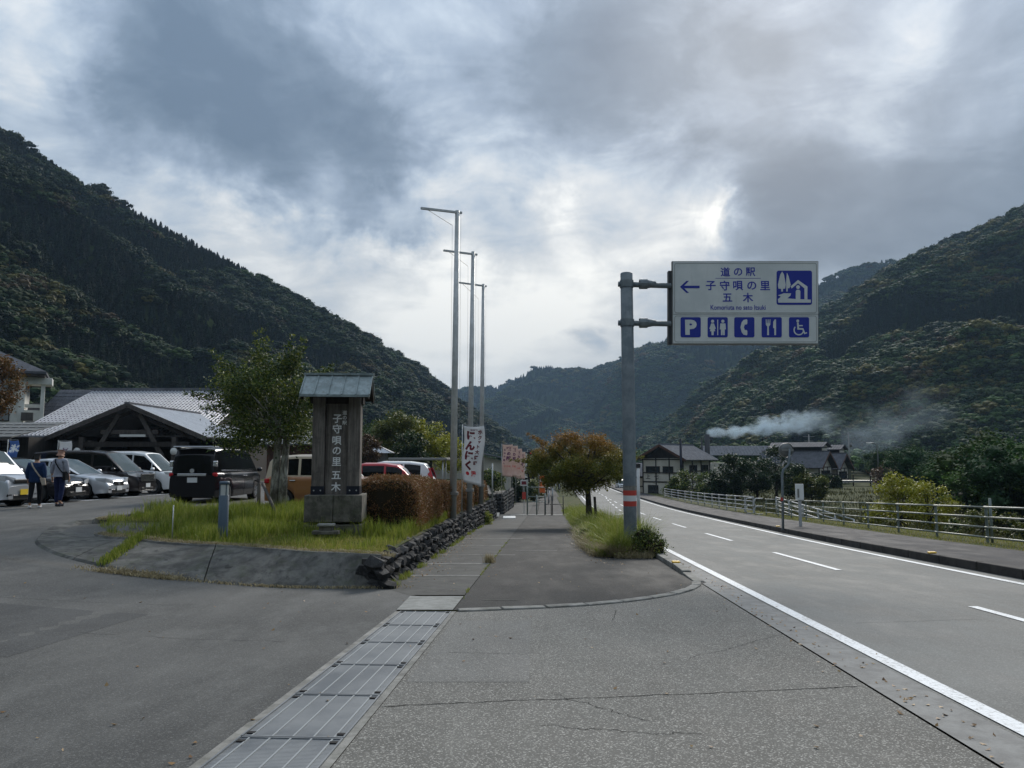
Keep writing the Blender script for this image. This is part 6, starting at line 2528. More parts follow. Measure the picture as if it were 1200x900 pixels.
# tan two-tone kei wagon behind the tree and the monument
car('parked_car', 'orange tan car with a cream roof, half hidden behind the monument', 'car', (-6.05, 24.6, lotz(24.6) - .10), 0, 3.5, 1.48, 1.66, [-1.12, 1.18], [(-1.75, .88), (-1.6, 1.0), (.75, .98), (1.1, .96), (1.5, .92), (1.7, .82), (1.75, .6)], [(-1.74, .98), (-1.64, 1.45), (-1.5, 1.6), (-.8, 1.65), (.3, 1.65), (.6, 1.58), (1.12, .97)],
    [(-1.74, -1.5), (-.7, -.62), (.25, .32), (.85, .9)], (-1.74, -1.55, .6, 1.12), M['p_tan'], roofm=M['p_cream'], plate='y', face=dict(doors=[.8, -.1, -1.0], handles=[.1, -.85], hm=M['chrome']), wr=.9)
car('parked_car', 'red compact car, only its roof and rear showing over the hedge', 'car', (-5.75, 31, lotz(31) - .19), PI, 3.5, 1.5, 1.5, [-1.12, 1.18], [(-1.75, .85), (-1.6, .95), (.75, .93), (1.1, .92), (1.5, .86), (1.7, .75), (1.75, .6)], [(-1.74, .92), (-1.4, 1.25), (-1.15, 1.42), (-.6, 1.5), (.2, 1.5), (.5, 1.44), (1.12, .92)],
    [(-1.74, -1.35), (-.7, -.62), (.25, .32)], (-1.74, -1.3, .55, 1.12), M['p_red'], face=dict(doors=[.8, -.1, -1.0], handles=[.1, -.85]), wr=.9)
car('parked_car', 'white estate car with tall red tail light behind the hedge', 'car', (-5.75, 34.3, lotz(34.3) - .22), PI, 4.5, 1.76, 1.62, [-1.35, 1.35], [(-2.25, .85), (-2.1, 1.02), (1.0, .98), (1.5, .92), (2.0, .84), (2.2, .7), (2.25, .6)], [(-2.2, .98), (-2.05, 1.3), (-1.85, 1.52), (-1.2, 1.61), (.0, 1.62), (.3, 1.56), (1.2, .97)],
    [(-2.2, -1.7), (-.98, -.9), (-.02, .06)], (-2.2, -1.9, .3, 1.2), M['p_white'], face=dict(doors=[.7, -.25, -1.2], handles=[-.1, -1.0]), rear_lamp='red')
# far vehicles on the road
p = at(727, 569, 150)
car('distant_van', 'small white vehicle far down the road right of the orange tree', 'car', (p.x, 150, zprof(150)), -PI / 2 + .05, 3.4, 1.48, 1.8, [-1.12, 1.18], tall_belt and [(-1.7, .88), (-1.6, 1.0), (.9, .98), (1.3, .9), (1.65, .8), (1.7, .6)], [(-1.68, .98), (-1.6, 1.6), (-1.4, 1.74), (.5, 1.74), (.8, 1.66), (1.3, .92)],
    [(-1.68, -1.5)], (-1.68, -1.55, .8, 1.3), M['p_white'])

# ------------------------------------------------------------------ bicycle shelter roof over the hedge
a, b_ = at(455, 538, 41), at(524, 540, 41)
cn = tag(empty('shelter', ((a.x + b_.x) / 2, 42, -.3)), 'flat pale shelter roof on thin posts above the hedge', 'shelter')
hh = a.z + .3
MB().box((0, 0, hh), (b_.x - a.x, 2.2, .14)).build('roof', M['alu'], cn, bevel=.03)
for sx in (-1, 1):
    for sy in (-1, 1):
        MB().tube([(sx * 1.35, sy * .9, 0), (sx * 1.35, sy * .9, hh)], .04, 8).build('post', M['polelight'], cn, True)

# ------------------------------------------------------------------ people
def skinned(name, V, E, mat, parent, sub=2, root='pelvis', smooth=True):
    """V: name -> (xyz, radius), E: name pairs; grown with the skin modifier, then frozen to a mesh"""
    names = list(V)
    idx = {n_: i for i, n_ in enumerate(names)}
    me = bpy.data.meshes.new(name)
    me.from_pydata([V[n_][0] for n_ in names], [(idx[a], idx[b]) for a, b in E], [])
    o = bpy.data.objects.new(name, me)
    COL.objects.link(o)
    md = o.modifiers.new('skin', 'SKIN')
    md.use_smooth_shade = True
    for n_ in names:
        sv = me.skin_vertices[0].data[idx[n_]]
        r = V[n_][1]
        sv.radius = (r, r) if not isinstance(r, tuple) else r
        sv.use_root = (n_ == root)
    ss = o.modifiers.new('sub', 'SUBSURF')
    ss.levels = sub
    ss.render_levels = sub
    dg = bpy.context.evaluated_depsgraph_get()
    dg.update()
    me2 = bpy.data.meshes.new_from_object(o.evaluated_get(dg))
    bpy.data.objects.remove(o)
    me2.materials.clear()
    me2.materials.append(mat)
    return link_mesh(name, me2, None, parent, True)


M['skin'] = material('skin', color=(0.42, 0.24, 0.16), rough=.6)
M['hair'] = material('black_hair', color=(0.012, 0.010, 0.010), rough=.6)
M['hair_grey'] = material('cropped_greying_hair', color=(0.30, 0.165, 0.115), rough=.7)


def fabric(name, col):
    def b(nt, bs):
        P = objco(nt)
        a = nt.noise(P, 9, 5, 0.6)
        nt.put(bs.inputs['Base Color'], nt.mix(nt.rng(a, .3, .7), tuple(k * .8 for k in col), tuple(min(1, k * 1.15) for k in col)))
        bump(nt, bs, a, .5, .03)
    return material(name, b, rough=.9, spec=.15)


def person(label, loc, rz, Hh, top, trouser, shoes, hair, stride, loose=1.0, skirted=False, bag=None, group=None, hairlen=0.0):
    root = tag(empty('person', loc, rz), label, 'person', group)
    s = Hh / 1.7

    def P3(x, y, z): return (x * s, y * s, z * s)
    lf, rf_ = stride           # forward offset of left / right foot (y is forward)
    V = {'pelvis': (P3(0, 0, .92), .11 * s), 'waist': (P3(0, .0, 1.06), .105 * s), 'chest': (P3(0, 0, 1.25), .12 * s), 'neckb': (P3(0, -.01, 1.41), .07 * s), 'neck': (P3(0, .01, 1.48), .048 * s),
         'head0': (P3(0, .025, 1.55), .068 * s), 'head1': (P3(0, .03, 1.61), .082 * s), 'head2': (P3(0, .02, 1.66), .06 * s), 'nose': (P3(0, .125, 1.575), .012 * s)}
    E = [('pelvis', 'waist'), ('waist', 'chest'), ('chest', 'neckb'), ('neckb', 'neck'), ('neck', 'head0'), ('head0', 'head1'), ('head1', 'head2'), ('head0', 'nose')]
    for sd, sg_, ft in (('l', -1, lf), ('r', 1, rf_)):
        V['ear' + sd] = (P3(sg_ * .085, .02, 1.58), .014 * s)
        E.append(('head0', 'ear' + sd))
        V['hip' + sd] = (P3(sg_ * .09, 0, .88), .085 * s)
        kz = .50
        V['knee' + sd] = (P3(sg_ * .095, ft * .55 + .03, kz), .055 * s)
        lift = .06 if ft < 0 else 0
        V['ankle' + sd] = (P3(sg_ * .095, ft - .01, .09 + lift), .038 * s)
        V['toe' + sd] = (P3(sg_ * .11, ft + .15, .035 + lift * .3), .028 * s)
        E += [('pelvis', 'hip' + sd), ('hip' + sd, 'knee' + sd), ('knee' + sd, 'ankle' + sd), ('ankle' + sd, 'toe' + sd)]
        af = -ft * .55
        V['sh' + sd] = (P3(sg_ * .175, -.005, 1.385), .06 * s)
        V['el' + sd] = (P3(sg_ * .235, af * .4 - .02, 1.12), .042 * s)
        V['wr' + sd] = (P3(sg_ * .25, af + .04, .89), .027 * s)
        V['pa' + sd] = (P3(sg_ * .25, af + .055, .83), .026 * s)
        E += [('neckb', 'sh' + sd), ('sh' + sd, 'el' + sd), ('el' + sd, 'wr' + sd), ('wr' + sd, 'pa' + sd)]
        for k in range(4):      # fingers, slightly curled, and a thumb
            fy = af + .085 - .021 * k
            ln = (.066, .075, .070, .054)[k]
            V['f%d%s' % (k, sd)] = (P3(sg_ * .252, fy, .80), .009 * s)
            V['g%d%s' % (k, sd)] = (P3(sg_ * .244, fy, .80 - ln * .6), .008 * s)
            V['t%d%s' % (k, sd)] = (P3(sg_ * .228, fy, .80 - ln), .007 * s)
            E += [('pa' + sd, 'f%d%s' % (k, sd)), ('f%d%s' % (k, sd), 'g%d%s' % (k, sd)), ('g%d%s' % (k, sd), 't%d%s' % (k, sd))]
        V['th' + sd] = (P3(sg_ * .235, af + .10, .83), .010 * s)
        V['ti' + sd] = (P3(sg_ * .225, af + .115, .79), .008 * s)
        E += [('pa' + sd, 'th' + sd), ('th' + sd, 'ti' + sd)]
    skinned('body', V, E, M['skin'], root, 1)
    # eyes on the face
    for sg_ in (-1, 1):
        MB().lathe([(0, -.01 * s), (.012 * s, 0), (0, .01 * s)], P3(sg_ * .032, .098, 1.60), 8, 'Y').build('eye', M['hair'], root)
    # trousers
    T_ = {'pelvis': (P3(0, 0, .93), .135 * s), 'waist': (P3(0, 0, 1.02), .13 * s)}
    TE = [('pelvis', 'waist')]
    for sd in 'lr':
        for nm, r in (('hip', .105), ('knee', .078)):
            T_[nm + sd] = (V[nm + sd][0], r * s)
        a = Vector(V['ankle' + sd][0]) + Vector((0, 0, .02))
        T_['ankle' + sd] = (a[:], .060 * s)
        TE += [('pelvis', 'hip' + sd), ('hip' + sd, 'knee' + sd), ('knee' + sd, 'ankle' + sd)]
    skinned('trousers', T_, TE, trouser, root, 2)
    # top
    J = {'waist': (P3(0, -.0, 1.04), (.165 * s * loose, .125 * s * loose)), 'hem': (P3(0, -.01, .90 if not skirted else .80), (.185 * s * loose, .14 * s * loose)), 'chest': (P3(0, 0, 1.25), (.17 * s * loose, .125 * s * loose)), 'neckb': (P3(0, -.01, 1.40), .085 * s)}
    JE = [('hem', 'waist'), ('waist', 'chest'), ('chest', 'neckb')]
    for sd in 'lr':
        J['sh' + sd] = (V['sh' + sd][0], .080 * s * (1 + (loose - 1) * .6))
        J['el' + sd] = (V['el' + sd][0], .068 * s * loose)
        w_ = Vector(V['el' + sd][0]).lerp(Vector(V['wr' + sd][0]), .85 if loose > 1.05 else .55)
        J['cu' + sd] = (w_[:], .052 * s * loose)
        JE += [('neckb', 'sh' + sd), ('sh' + sd, 'el' + sd), ('el' + sd, 'cu' + sd)]
    skinned('jacket' if loose > 1.05 else 'shirt', J, JE, top, root, 2, 'waist')
    # shoes
    for sd in 'lr':
        a, t = Vector(V['ankle' + sd][0]), Vector(V['toe' + sd][0])
        F_ = {'heel': ((a.x, a.y - .035 * s, t.z + .012), .045 * s), 'mid': ((a.x, (a.y + t.y) / 2, t.z + .012), .046 * s), 'toe': ((t.x, t.y, t.z), .036 * s)}
        skinned('shoe', F_, [('heel', 'mid'), ('mid', 'toe')], shoes, root, 2, 'mid')
    # hair
    Hh_ = {'h0': (P3(0, -.015, 1.56 - hairlen), .074 * s), 'h1': (P3(0, -.005, 1.62), .085 * s), 'h2': (P3(0, .01, 1.665), .060 * s)}
    skinned('hair', Hh_, [('h0', 'h1'), ('h1', 'h2')], hair, root, 2, 'h1')
    return root, s, P3


pw = (-14.05, 22.05)
root, s, P3 = person('woman in a loose navy jacket and black trousers walking away past the silver car', (at(40, 595, 22.05).x, 22.05, lotz(22) + .0), math.radians(18), 1.56, fabric('navy_jacket_cloth', (0.012, 0.028, 0.075)), fabric('black_trouser_cloth', (0.010, 0.010, 0.013)),
                     fabric('white_sneaker', (.62, .60, .58)), M['hair'], (-.16, .16), 1.28, True, hairlen=.03)
beige = fabric('beige_bag_cloth', (.36, .31, .25))
strap = MB()
ptsn = [P3(-.12, -.10, 1.44), P3(-.06, -.185, 1.33), P3(.04, -.215, 1.18), P3(.15, -.21, 1.02), P3(.22, -.16, .93)]
for a, b in zip(ptsn[:-1], ptsn[1:]):
    strap.beam(a, b, .035, .012, up=(0, 1, 0))
bagw = tag(empty('shoulder_bag', root.location, root.rotation_euler.z), 'beige cloth bag slung across the woman in navy', 'bag')
strap.build('strap', beige, bagw)
MB().poly([P3(.16, -.19, .96), P3(.30, -.14, .96), P3(.33, -.12, .74), P3(.24, -.17, .72)], (0, -.07, 0)).build('pouch', beige, bagw, bevel=.015)
root, s, P3 = person('balding man in a grey short-sleeved shirt and navy trousers walking away', (at(68, 591, 23.0).x, 23.0, lotz(23)), math.radians(-6), 1.69, fabric('grey_shirt_cloth', (0.26, 0.27, 0.31)), fabric('navy_trouser_cloth', (0.018, 0.024, 0.07)),
                     fabric('dark_shoe', (.05, .05, .06)), M['hair_grey'], (.06, -.06), 1.03)
bk = fabric('black_bag_cloth', (.012, .012, .014))
strap = MB()
ptsn = [P3(-.10, -.08, 1.45), P3(-.07, -.135, 1.35), P3(.04, -.150, 1.2), P3(.15, -.135, 1.06), P3(.215, -.06, .98)]
for a, b in zip(ptsn[:-1], ptsn[1:]):
    strap.beam(a, b, .032, .012, up=(0, 1, 0))
bagm = tag(empty('shoulder_bag', root.location, root.rotation_euler.z), 'small black crossbody bag on the right hip of the man in grey', 'bag')
strap.build('strap', bk, bagm)
MB().box(P3(.225, -.03, .93), (.09, .20, .26)).build('pouch', bk, bagm, bevel=.02)

# ------------------------------------------------------------------ building materials
def tile_b(dark, light):
    def b(nt, bs):
        P = objco(nt)
        a = nt.noise(P, 1.5, 5, 0.65)
        f = nt.voronoi(P, 5, out='Color')
        sp_ = nt.new('ShaderNodeSeparateColor')
        nt.put(sp_.inputs[0], f)
        c = nt.mix(nt.rng(a, .3, .7), dark, light)
        c = nt.mix(nt.math('MULTIPLY', sp_.outputs[0], .3), c, tuple(k * .6 for k in dark))
        nt.put(bs.inputs['Base Color'], c)
    return b


M['tile'] = material('silver_grey_roof_tile', tile_b((0.33, 0.335, 0.36), (0.46, 0.465, 0.50)), rough=.42)
M['tile_dark'] = material('dark_grey_roof_tile', tile_b((0.075, 0.078, 0.088), (0.12, 0.122, 0.135)), rough=.75, spec=.15)
M['tile_mid'] = material('blue_grey_roof_tile', tile_b((0.11, 0.115, 0.13), (0.17, 0.175, 0.19)), rough=.75, spec=.15)
M['metalroof'] = material('pale_metal_roof', tile_b((0.40, 0.41, 0.43), (0.50, 0.51, 0.53)), rough=.35, metal=.2)
M['greyroof'] = material('weathered_grey_roof', tile_b((0.09, 0.095, 0.095), (0.15, 0.155, 0.15)), rough=.6)
M['plaster'] = material('white_plaster', concrete((0.52, 0.52, 0.48), (0.68, 0.68, 0.63), .35, .0, .6), rough=.85)
M['cream'] = material('cream_plaster', concrete((0.42, 0.395, 0.335), (0.54, 0.51, 0.44), .2, .0, .6), rough=.85)
M['brown'] = material('red_brown_timber', wood_b((0.06, 0.028, 0.018), (0.11, 0.052, 0.032), 'Z', 3), rough=.8)
M['window'] = material('dark_window_glass', color=(0.02, 0.025, 0.028), rough=.08, spec=.6)
M['palewindow'] = material('curtained_window', color=(0.22, 0.24, 0.24), rough=.3)
M['lampglobe'] = material('white_lamp_globe', color=(0.6, 0.6, 0.57), rough=.4)
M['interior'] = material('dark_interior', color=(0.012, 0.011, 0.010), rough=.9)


def roof_slope(name, p0, p1, p2, p3, mat, parent, pitch=.3, rows=0, th=.09, ribr=.035):
    """slope from eave p0-p1 up to ridge p3-p2, a slab with raised ribs running up the slope; rows: courses of tile steps"""
    p0, p1, p2, p3 = map(Vector, (p0, p1, p2, p3))
    nrm = (p1 - p0).cross(p3 - p0).normalized()
    if nrm.z < 0: nrm = -nrm
    mb = MB()
    if rows:
        for k in range(rows):
            a0, a1 = p0.lerp(p3, k / rows), p1.lerp(p2, k / rows)
            b0, b1 = p0.lerp(p3, (k + 1) / rows), p1.lerp(p2, (k + 1) / rows)
            mb.add([a0, a1, b1, b0, a0 + nrm * (th), a1 + nrm * (th), b1 + nrm * (th * .45), b0 + nrm * (th * .45)], [(0, 1, 5, 4), (4, 5, 6, 7), (1, 2, 6, 5), (0, 4, 7, 3), (0, 3, 2, 1)])
    else:
        mb.poly([p0, p1, p2, p3], nrm * th)
    o = mb.build(name, mat, parent)
    L_ = (p1 - p0).length
    n = int(L_ / pitch)
    rb_ = MB()
    for k in range(n + 1):
        t = (k + .02) / max(1, n) if n else 0
        t = min(1, t)
        a, b = p0.lerp(p1, t) + nrm * th, p3.lerp(p2, t) + nrm * (th * (.7 if rows else 1))
        s = (p1 - p0).normalized() * ribr
        rb_.add([a - s, a + nrm * ribr, a + s, b - s, b + nrm * ribr, b + s], [(0, 1, 4, 3), (1, 2, 5, 4), (0, 2, 1)])
    q = rb_.build('tile_rolls', mat, o)
    q['kind'] = 'stuff'
    return o


def beamp(name, a, b, wd_, ht_, m, parent):
    return MB().beam(a, b, wd_, ht_).build(name, m, parent)


def window(parent, c, w_, h_, m='window', frame='darktimber', ny=-1, bars=1, axis='x'):
    """window in a wall facing -y (or along x for side walls): c centre in parent space"""
    c = Vector(c)
    sx = Vector((1, 0, 0)) if axis == 'x' else Vector((0, 1, 0))
    nn = Vector((0, -1, 0)) * (-ny) * -1 if axis == 'x' else Vector((ny, 0, 0))
    nn = Vector((0, ny, 0)) if axis == 'x' else Vector((ny, 0, 0))

    def bx(cc, ww, hh, t, nm, mt, par):
        s = (ww, t, hh) if axis == 'x' else (t, ww, hh)
        return MB().box(cc, s).build(nm, M[mt], par)
    f = MB()
    for q, (ww, hh) in (((0, h_ / 2), (w_ + .12, .08)), ((0, -h_ / 2), (w_ + .12, .08)), ((-w_ / 2, 0), (.08, h_)), ((w_ / 2, 0), (.08, h_))):
        s = (ww, .10, hh) if axis == 'x' else (.10, ww, hh)
        f.box(c + sx * q[0] + Vector((0, 0, q[1])) + nn * .05, s)
    for k in range(bars):
        s = (.05, .08, h_) if axis == 'x' else (.08, .05, h_)
        f.box(c + sx * (-w_ / 2 + w_ * (k + 1) / (bars + 1)) + nn * .05, s)
    fo = f.build('window', M[frame], parent)
    bx(c + nn * .03, w_, h_, .03, 'pane', m, fo)
    return fo


# ------------------------------------------------------------------ rest-area hall
hall = tag(empty('entrance_hall', (-22.75, 45.0, -0.1)), 'dark timber entrance hall with open gable front and pale metal roof behind the cars', 'building')
GW, EZ, RZ, LY = 4.65, 2.80, 4.75, 10.6
for s in (-1, 1):
    roof_slope('roof', (s * GW, -.5, EZ), (s * GW, LY, EZ), (0, LY, RZ), (0, -.5, RZ), M['metalroof'], hall, pitch=.45, ribr=.018)
    beamp('barge_board', (s * (GW + .1), -.55, EZ - .07), (0, -.55, RZ - .02), .08, .26, M['browntimber'], hall)
    beamp('inner_rafter', (s * (GW - .6), -.15, EZ - .12), (0, -.15, RZ - .42), .14, .2, M['darktimber'], hall)
    beamp('brace', (s * 2.35, -.2, 1.15), (s * 0.62 - .0, -.2, RZ - .55), .16, .24, M['browntimber'], hall)
    beamp('post', (s * 2.75, -.2, 0), (s * 2.75, -.2, 2.85), .26, .26, M['browntimber'], hall)
    MB().lathe([(0, -.05), (.2, -.04), (.22, 0), (.2, .04), (0, .05)], (s * 2.85, -.5, 2.0), 16, 'Y').build('round_lamp', M['lampglobe'], hall, True)
    for k in range(6):
        beamp('rafter_end', (s * (GW - .5), .3 + k * 2, EZ + .05), (s * (GW + .25), .3 + k * 2, EZ - .08), .12, .14, M['browntimber'], hall)
    beamp('side_post', (s * (GW - .8), 3.4, 0), (s * (GW - .8), 3.4, 2.9), .22, .22, M['darktimber'], hall)
    beamp('side_post', (s * (GW - .8), 7.0, 0), (s * (GW - .8), 7.0, 2.9), .22, .22, M['darktimber'], hall)
    beamp('side_plate', (s * (GW - .8), -.3, 2.85), (s * (GW - .8), LY, 2.85), .2, .25, M['darktimber'], hall)
beamp('cross_beam', (-3.6, -.2, 2.42), (3.6, -.2, 2.42), .2, .30, M['darktimber'], hall)
beamp('tie_beam', (-1.7, -.05, 3.15), (1.7, -.05, 3.15), .2, .26, M['browntimber'], hall)
MB().box((.35, -.4, 2.93), (1.5, .12, .14)).build('strip_light', M['lampglobe'], hall)
beamp('ridge_cap', (0, -.6, RZ + .10), (0, LY, RZ + .10), .3, .12, M['tile_dark'], hall)
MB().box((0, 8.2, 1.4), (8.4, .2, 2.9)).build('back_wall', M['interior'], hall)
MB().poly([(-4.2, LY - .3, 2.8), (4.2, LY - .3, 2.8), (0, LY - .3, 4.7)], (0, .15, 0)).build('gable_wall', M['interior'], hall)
for s in (-1, 1):
    MB().box((s * 4.1, 6.2, 1.3), (.15, 4.6, 2.6)).build('side_wall', M['darktimber'], hall)

shop = tag(empty('main_building', (-27.2, 57.0, -0.2)), 'main shop building with a broad silver grey tiled roof beyond the hall', 'building')
xr0, xr1 = -6.3, 6.6
roof_slope('roof', (xr0, -6.5, 3.1), (xr1, -6.5, 3.1), (xr1, 3.2, 7.0), (xr0, 3.2, 7.0), M['tile'], shop, pitch=.27, rows=26, ribr=.06, th=.12)
roof_slope('roof', (xr1, 12.5, 3.1), (xr0, 12.5, 3.1), (xr0, 3.2, 7.0), (xr1, 3.2, 7.0), M['tile_mid'], shop, pitch=.8, ribr=.04)
beamp('ridge_cap', (xr0 - .1, 3.2, 7.15), (xr1 + .1, 3.2, 7.15), .35, .28, M['tile_mid'], shop)
for x in (xr0, xr1):
    beamp('verge', (x, -6.5, 3.05), (x, 3.2, 6.95), .2, .2, M['darktimber'], shop)
MB().box((0, 3.0, 1.6), (12.2, 15.5, 3.3)).build('wall', M['darktimber'], shop)
for x in (xr0 + .3, xr1 - .3):
    MB().poly([(x, -4.8, 3.1), (x, 11, 3.1), (x, 3.2, 6.8)], (.1, 0, 0)).build('gable_wall', M['darktimber'], shop)

wing = tag(empty('shop_wing', (-36.0, 42.6, -0.1)), 'low shop wing with grey roof and slatted dark wall at the left edge', 'building')
roof_slope('roof', (-11, -1.4, 2.70), (8.7, -1.4, 2.70), (8.7, 3.6, 3.75), (-11, 3.6, 3.75), M['greyroof'], wing, pitch=.5, ribr=.015, rows=5, th=.08)
beamp('fascia', (-11, -1.45, 2.64), (8.7, -1.45, 2.64), .05, .16, M['browntimber'], wing)
MB().box((-1.2, 2.2, 1.4), (19.5, 3.8, 2.8)).build('wall', M['darktimber'], wing)
for k in range(9):
    MB().box((4.6, .24, .75 + k * .22), (6.6, .05, .12)).build('slat', M['browntimber'], wing)
for k in range(6):
    MB().box((-9 + k * 3.2, .15, 1.3), (.2, .2, 2.6)).build('post', M['darktimber'], wing)
window(wing, (.1, .24, 1.75), 1.3, .9, 'palewindow')
window(wing, (-3.2, .24, 1.75), 1.3, .9, 'palewindow')
MB().box((7.0, .1, 1.7), (.9, .05, .5)).build('notice', M['browntimber'], wing)

annex = tag(empty('annex', (-13.6, 50.0, -0.25)), 'low red-brown timber building glimpsed between the tree and the monument', 'building')
MB().box((0, 2, 1.3), (5.2, 4, 2.6)).build('wall', M['brown'], annex)
roof_slope('roof', (-2.9, -.6, 2.6), (2.9, -.6, 2.6), (2.9, 2.2, 3.5), (-2.9, 2.2, 3.5), M['greyroof'], annex, pitch=.5, ribr=.015)
window(annex, (-1.4, -.02, 1.45), 1.0, 1.1, 'palewindow')

# ------------------------------------------------------------------ white two-storey building, upper left
_wa = math.radians(29)
_wc = Vector((at(56, 437, 74).x + 57, -1.2))
wb = tag(empty('white_building', (-57.0 + _wc.x - (_wc.x * math.cos(_wa) + 1.2 * math.sin(_wa)), 75.0 - 1.2 - (_wc.x * math.sin(_wa) - 1.2 * math.cos(_wa)), -0.5), _wa), 'white plastered building with a dark hipped roof at the left edge', 'building')
a38 = at(38, 440, 75).x + 57.0
zE = at(38, 440, 75).z + .5
MB().box((a38 / 2 - 6, 6, zE / 2), (a38 + 12, 12, zE)).build('wall', M['plaster'], wb)
xe = at(56, 437, 74).x + 57
zr_ = at(17, 402, 81).z + .5
xrg = at(17, 402, 81).x + 57
rm = MB()
E0, E1, E2 = Vector((-13.2, -1.2, zE)), Vector((xe, -1.2, zE)), Vector((xe, 13.2, zE))
R0, R1 = Vector((-13.2, 6, zr_)), Vector((xrg, 6, zr_))
rm.poly([E0, E1, R1, R0], (0, 0, .25)).poly([E1, E2, R1], (0, 0, .25)).poly([E2, Vector((-13.2, 13.2, zE)), R0, R1], (0, 0, .25))
rm.build('roof', M['tile_dark'], wb)
beamp('ridge_cap', R0 + Vector((0, 0, .3)), R1 + Vector((0, 0, .3)), .4, .3, M['tile_dark'], wb)
MB().box(((xe - 13.2) / 2, 6, zE - .12), (xe + 13.2 - .3, 14, .2)).build('eaves', M['browntimber'], wb)


def wpx(u, v, d=75): 
    p = at(u, v, d)
    return p.x + 57, p.z + .5


for (ua, va, ub, vb2, m, fm) in [(12, 444, 27, 462, 'palewindow', 'darktimber'), (4, 480, 25, 494, 'palewindow', 'darktimber')]:
    x0_, z1_ = wpx(ua, va)
    x1_, z0_ = wpx(ub, vb2)
    window(wb, ((x0_ + x1_) / 2, -.02, (z0_ + z1_) / 2), x1_ - x0_, z1_ - z0_, m, fm)
x0_, z1_ = wpx(36.5, 441)
x1_, z0_ = wpx(39.5, 490)
MB().box(((x0_ + x1_) / 2, -.1, z1_ / 2), (x1_ - x0_, .3, z1_)).build('corner_pier', M['plaster'], wb)
x0_, z1_ = wpx(41, 443)
x1_, z0_ = wpx(68, 451)
MB().box(((x0_ + x1_) / 2, 1.2, (z0_ + z1_) / 2), (x1_ - x0_, 2.4, z1_ - z0_)).build('frame_beam', M['plaster'], wb, bevel=.03)
x0_, _ = wpx(57, 452)
x1_, _ = wpx(61, 452)
MB().box(((x0_ + x1_) / 2, .4, z0_ / 2), (x1_ - x0_, .35, z0_)).build('frame_post', M['plaster'], wb)
for (va, vb2) in ((474, 478), (481, 494)):
    x0_, z1_ = wpx(38, va)
    x1_, z0_ = wpx(58, vb2)
    MB().box(((x0_ + x1_) / 2, .5, (z0_ + z1_) / 2), (x1_ - x0_, .15, z1_ - z0_)).build('parapet', M['plaster'], wb)
x0_, z1_ = wpx(27, 488)
MB().box((x0_ + 1.4, -.6, z1_ - .1), (1.0, .5, .8)).build('air_conditioner', M['browntimber'], wb)
MB().box((x0_ - 1.2, -.6, z1_ - .1), (.9, .5, .7)).build('air_conditioner', M['alu'], wb)

bh = tag(empty('rear_house', (-46.5, 84.0, 0)), 'low dark tiled roof between the white building and the silver roof', 'house')
roof_slope('roof', (-7, -4, 4.4), (8.6, -4, 4.4), (5.2, 0, 7.6), (-7, 0, 7.6), M['tile_dark'], bh, pitch=.6, rows=7, ribr=.03)
roof_slope('roof', (-6, 1.0, 7.6), (7.4, 1.0, 7.6), (2.0, 3.4, 9.4), (-6, 3.4, 9.4), M['tile_dark'], bh, pitch=.6, rows=4, ribr=.03)
MB().box((0, 1.5, 2.2), (12, 9, 4.5)).build('wall', M['darktimber'], bh)
MB().box((-.5, 3.5, 6.0), (10, 4.5, 3.2)).build('upper_wall', M['plaster'], bh)


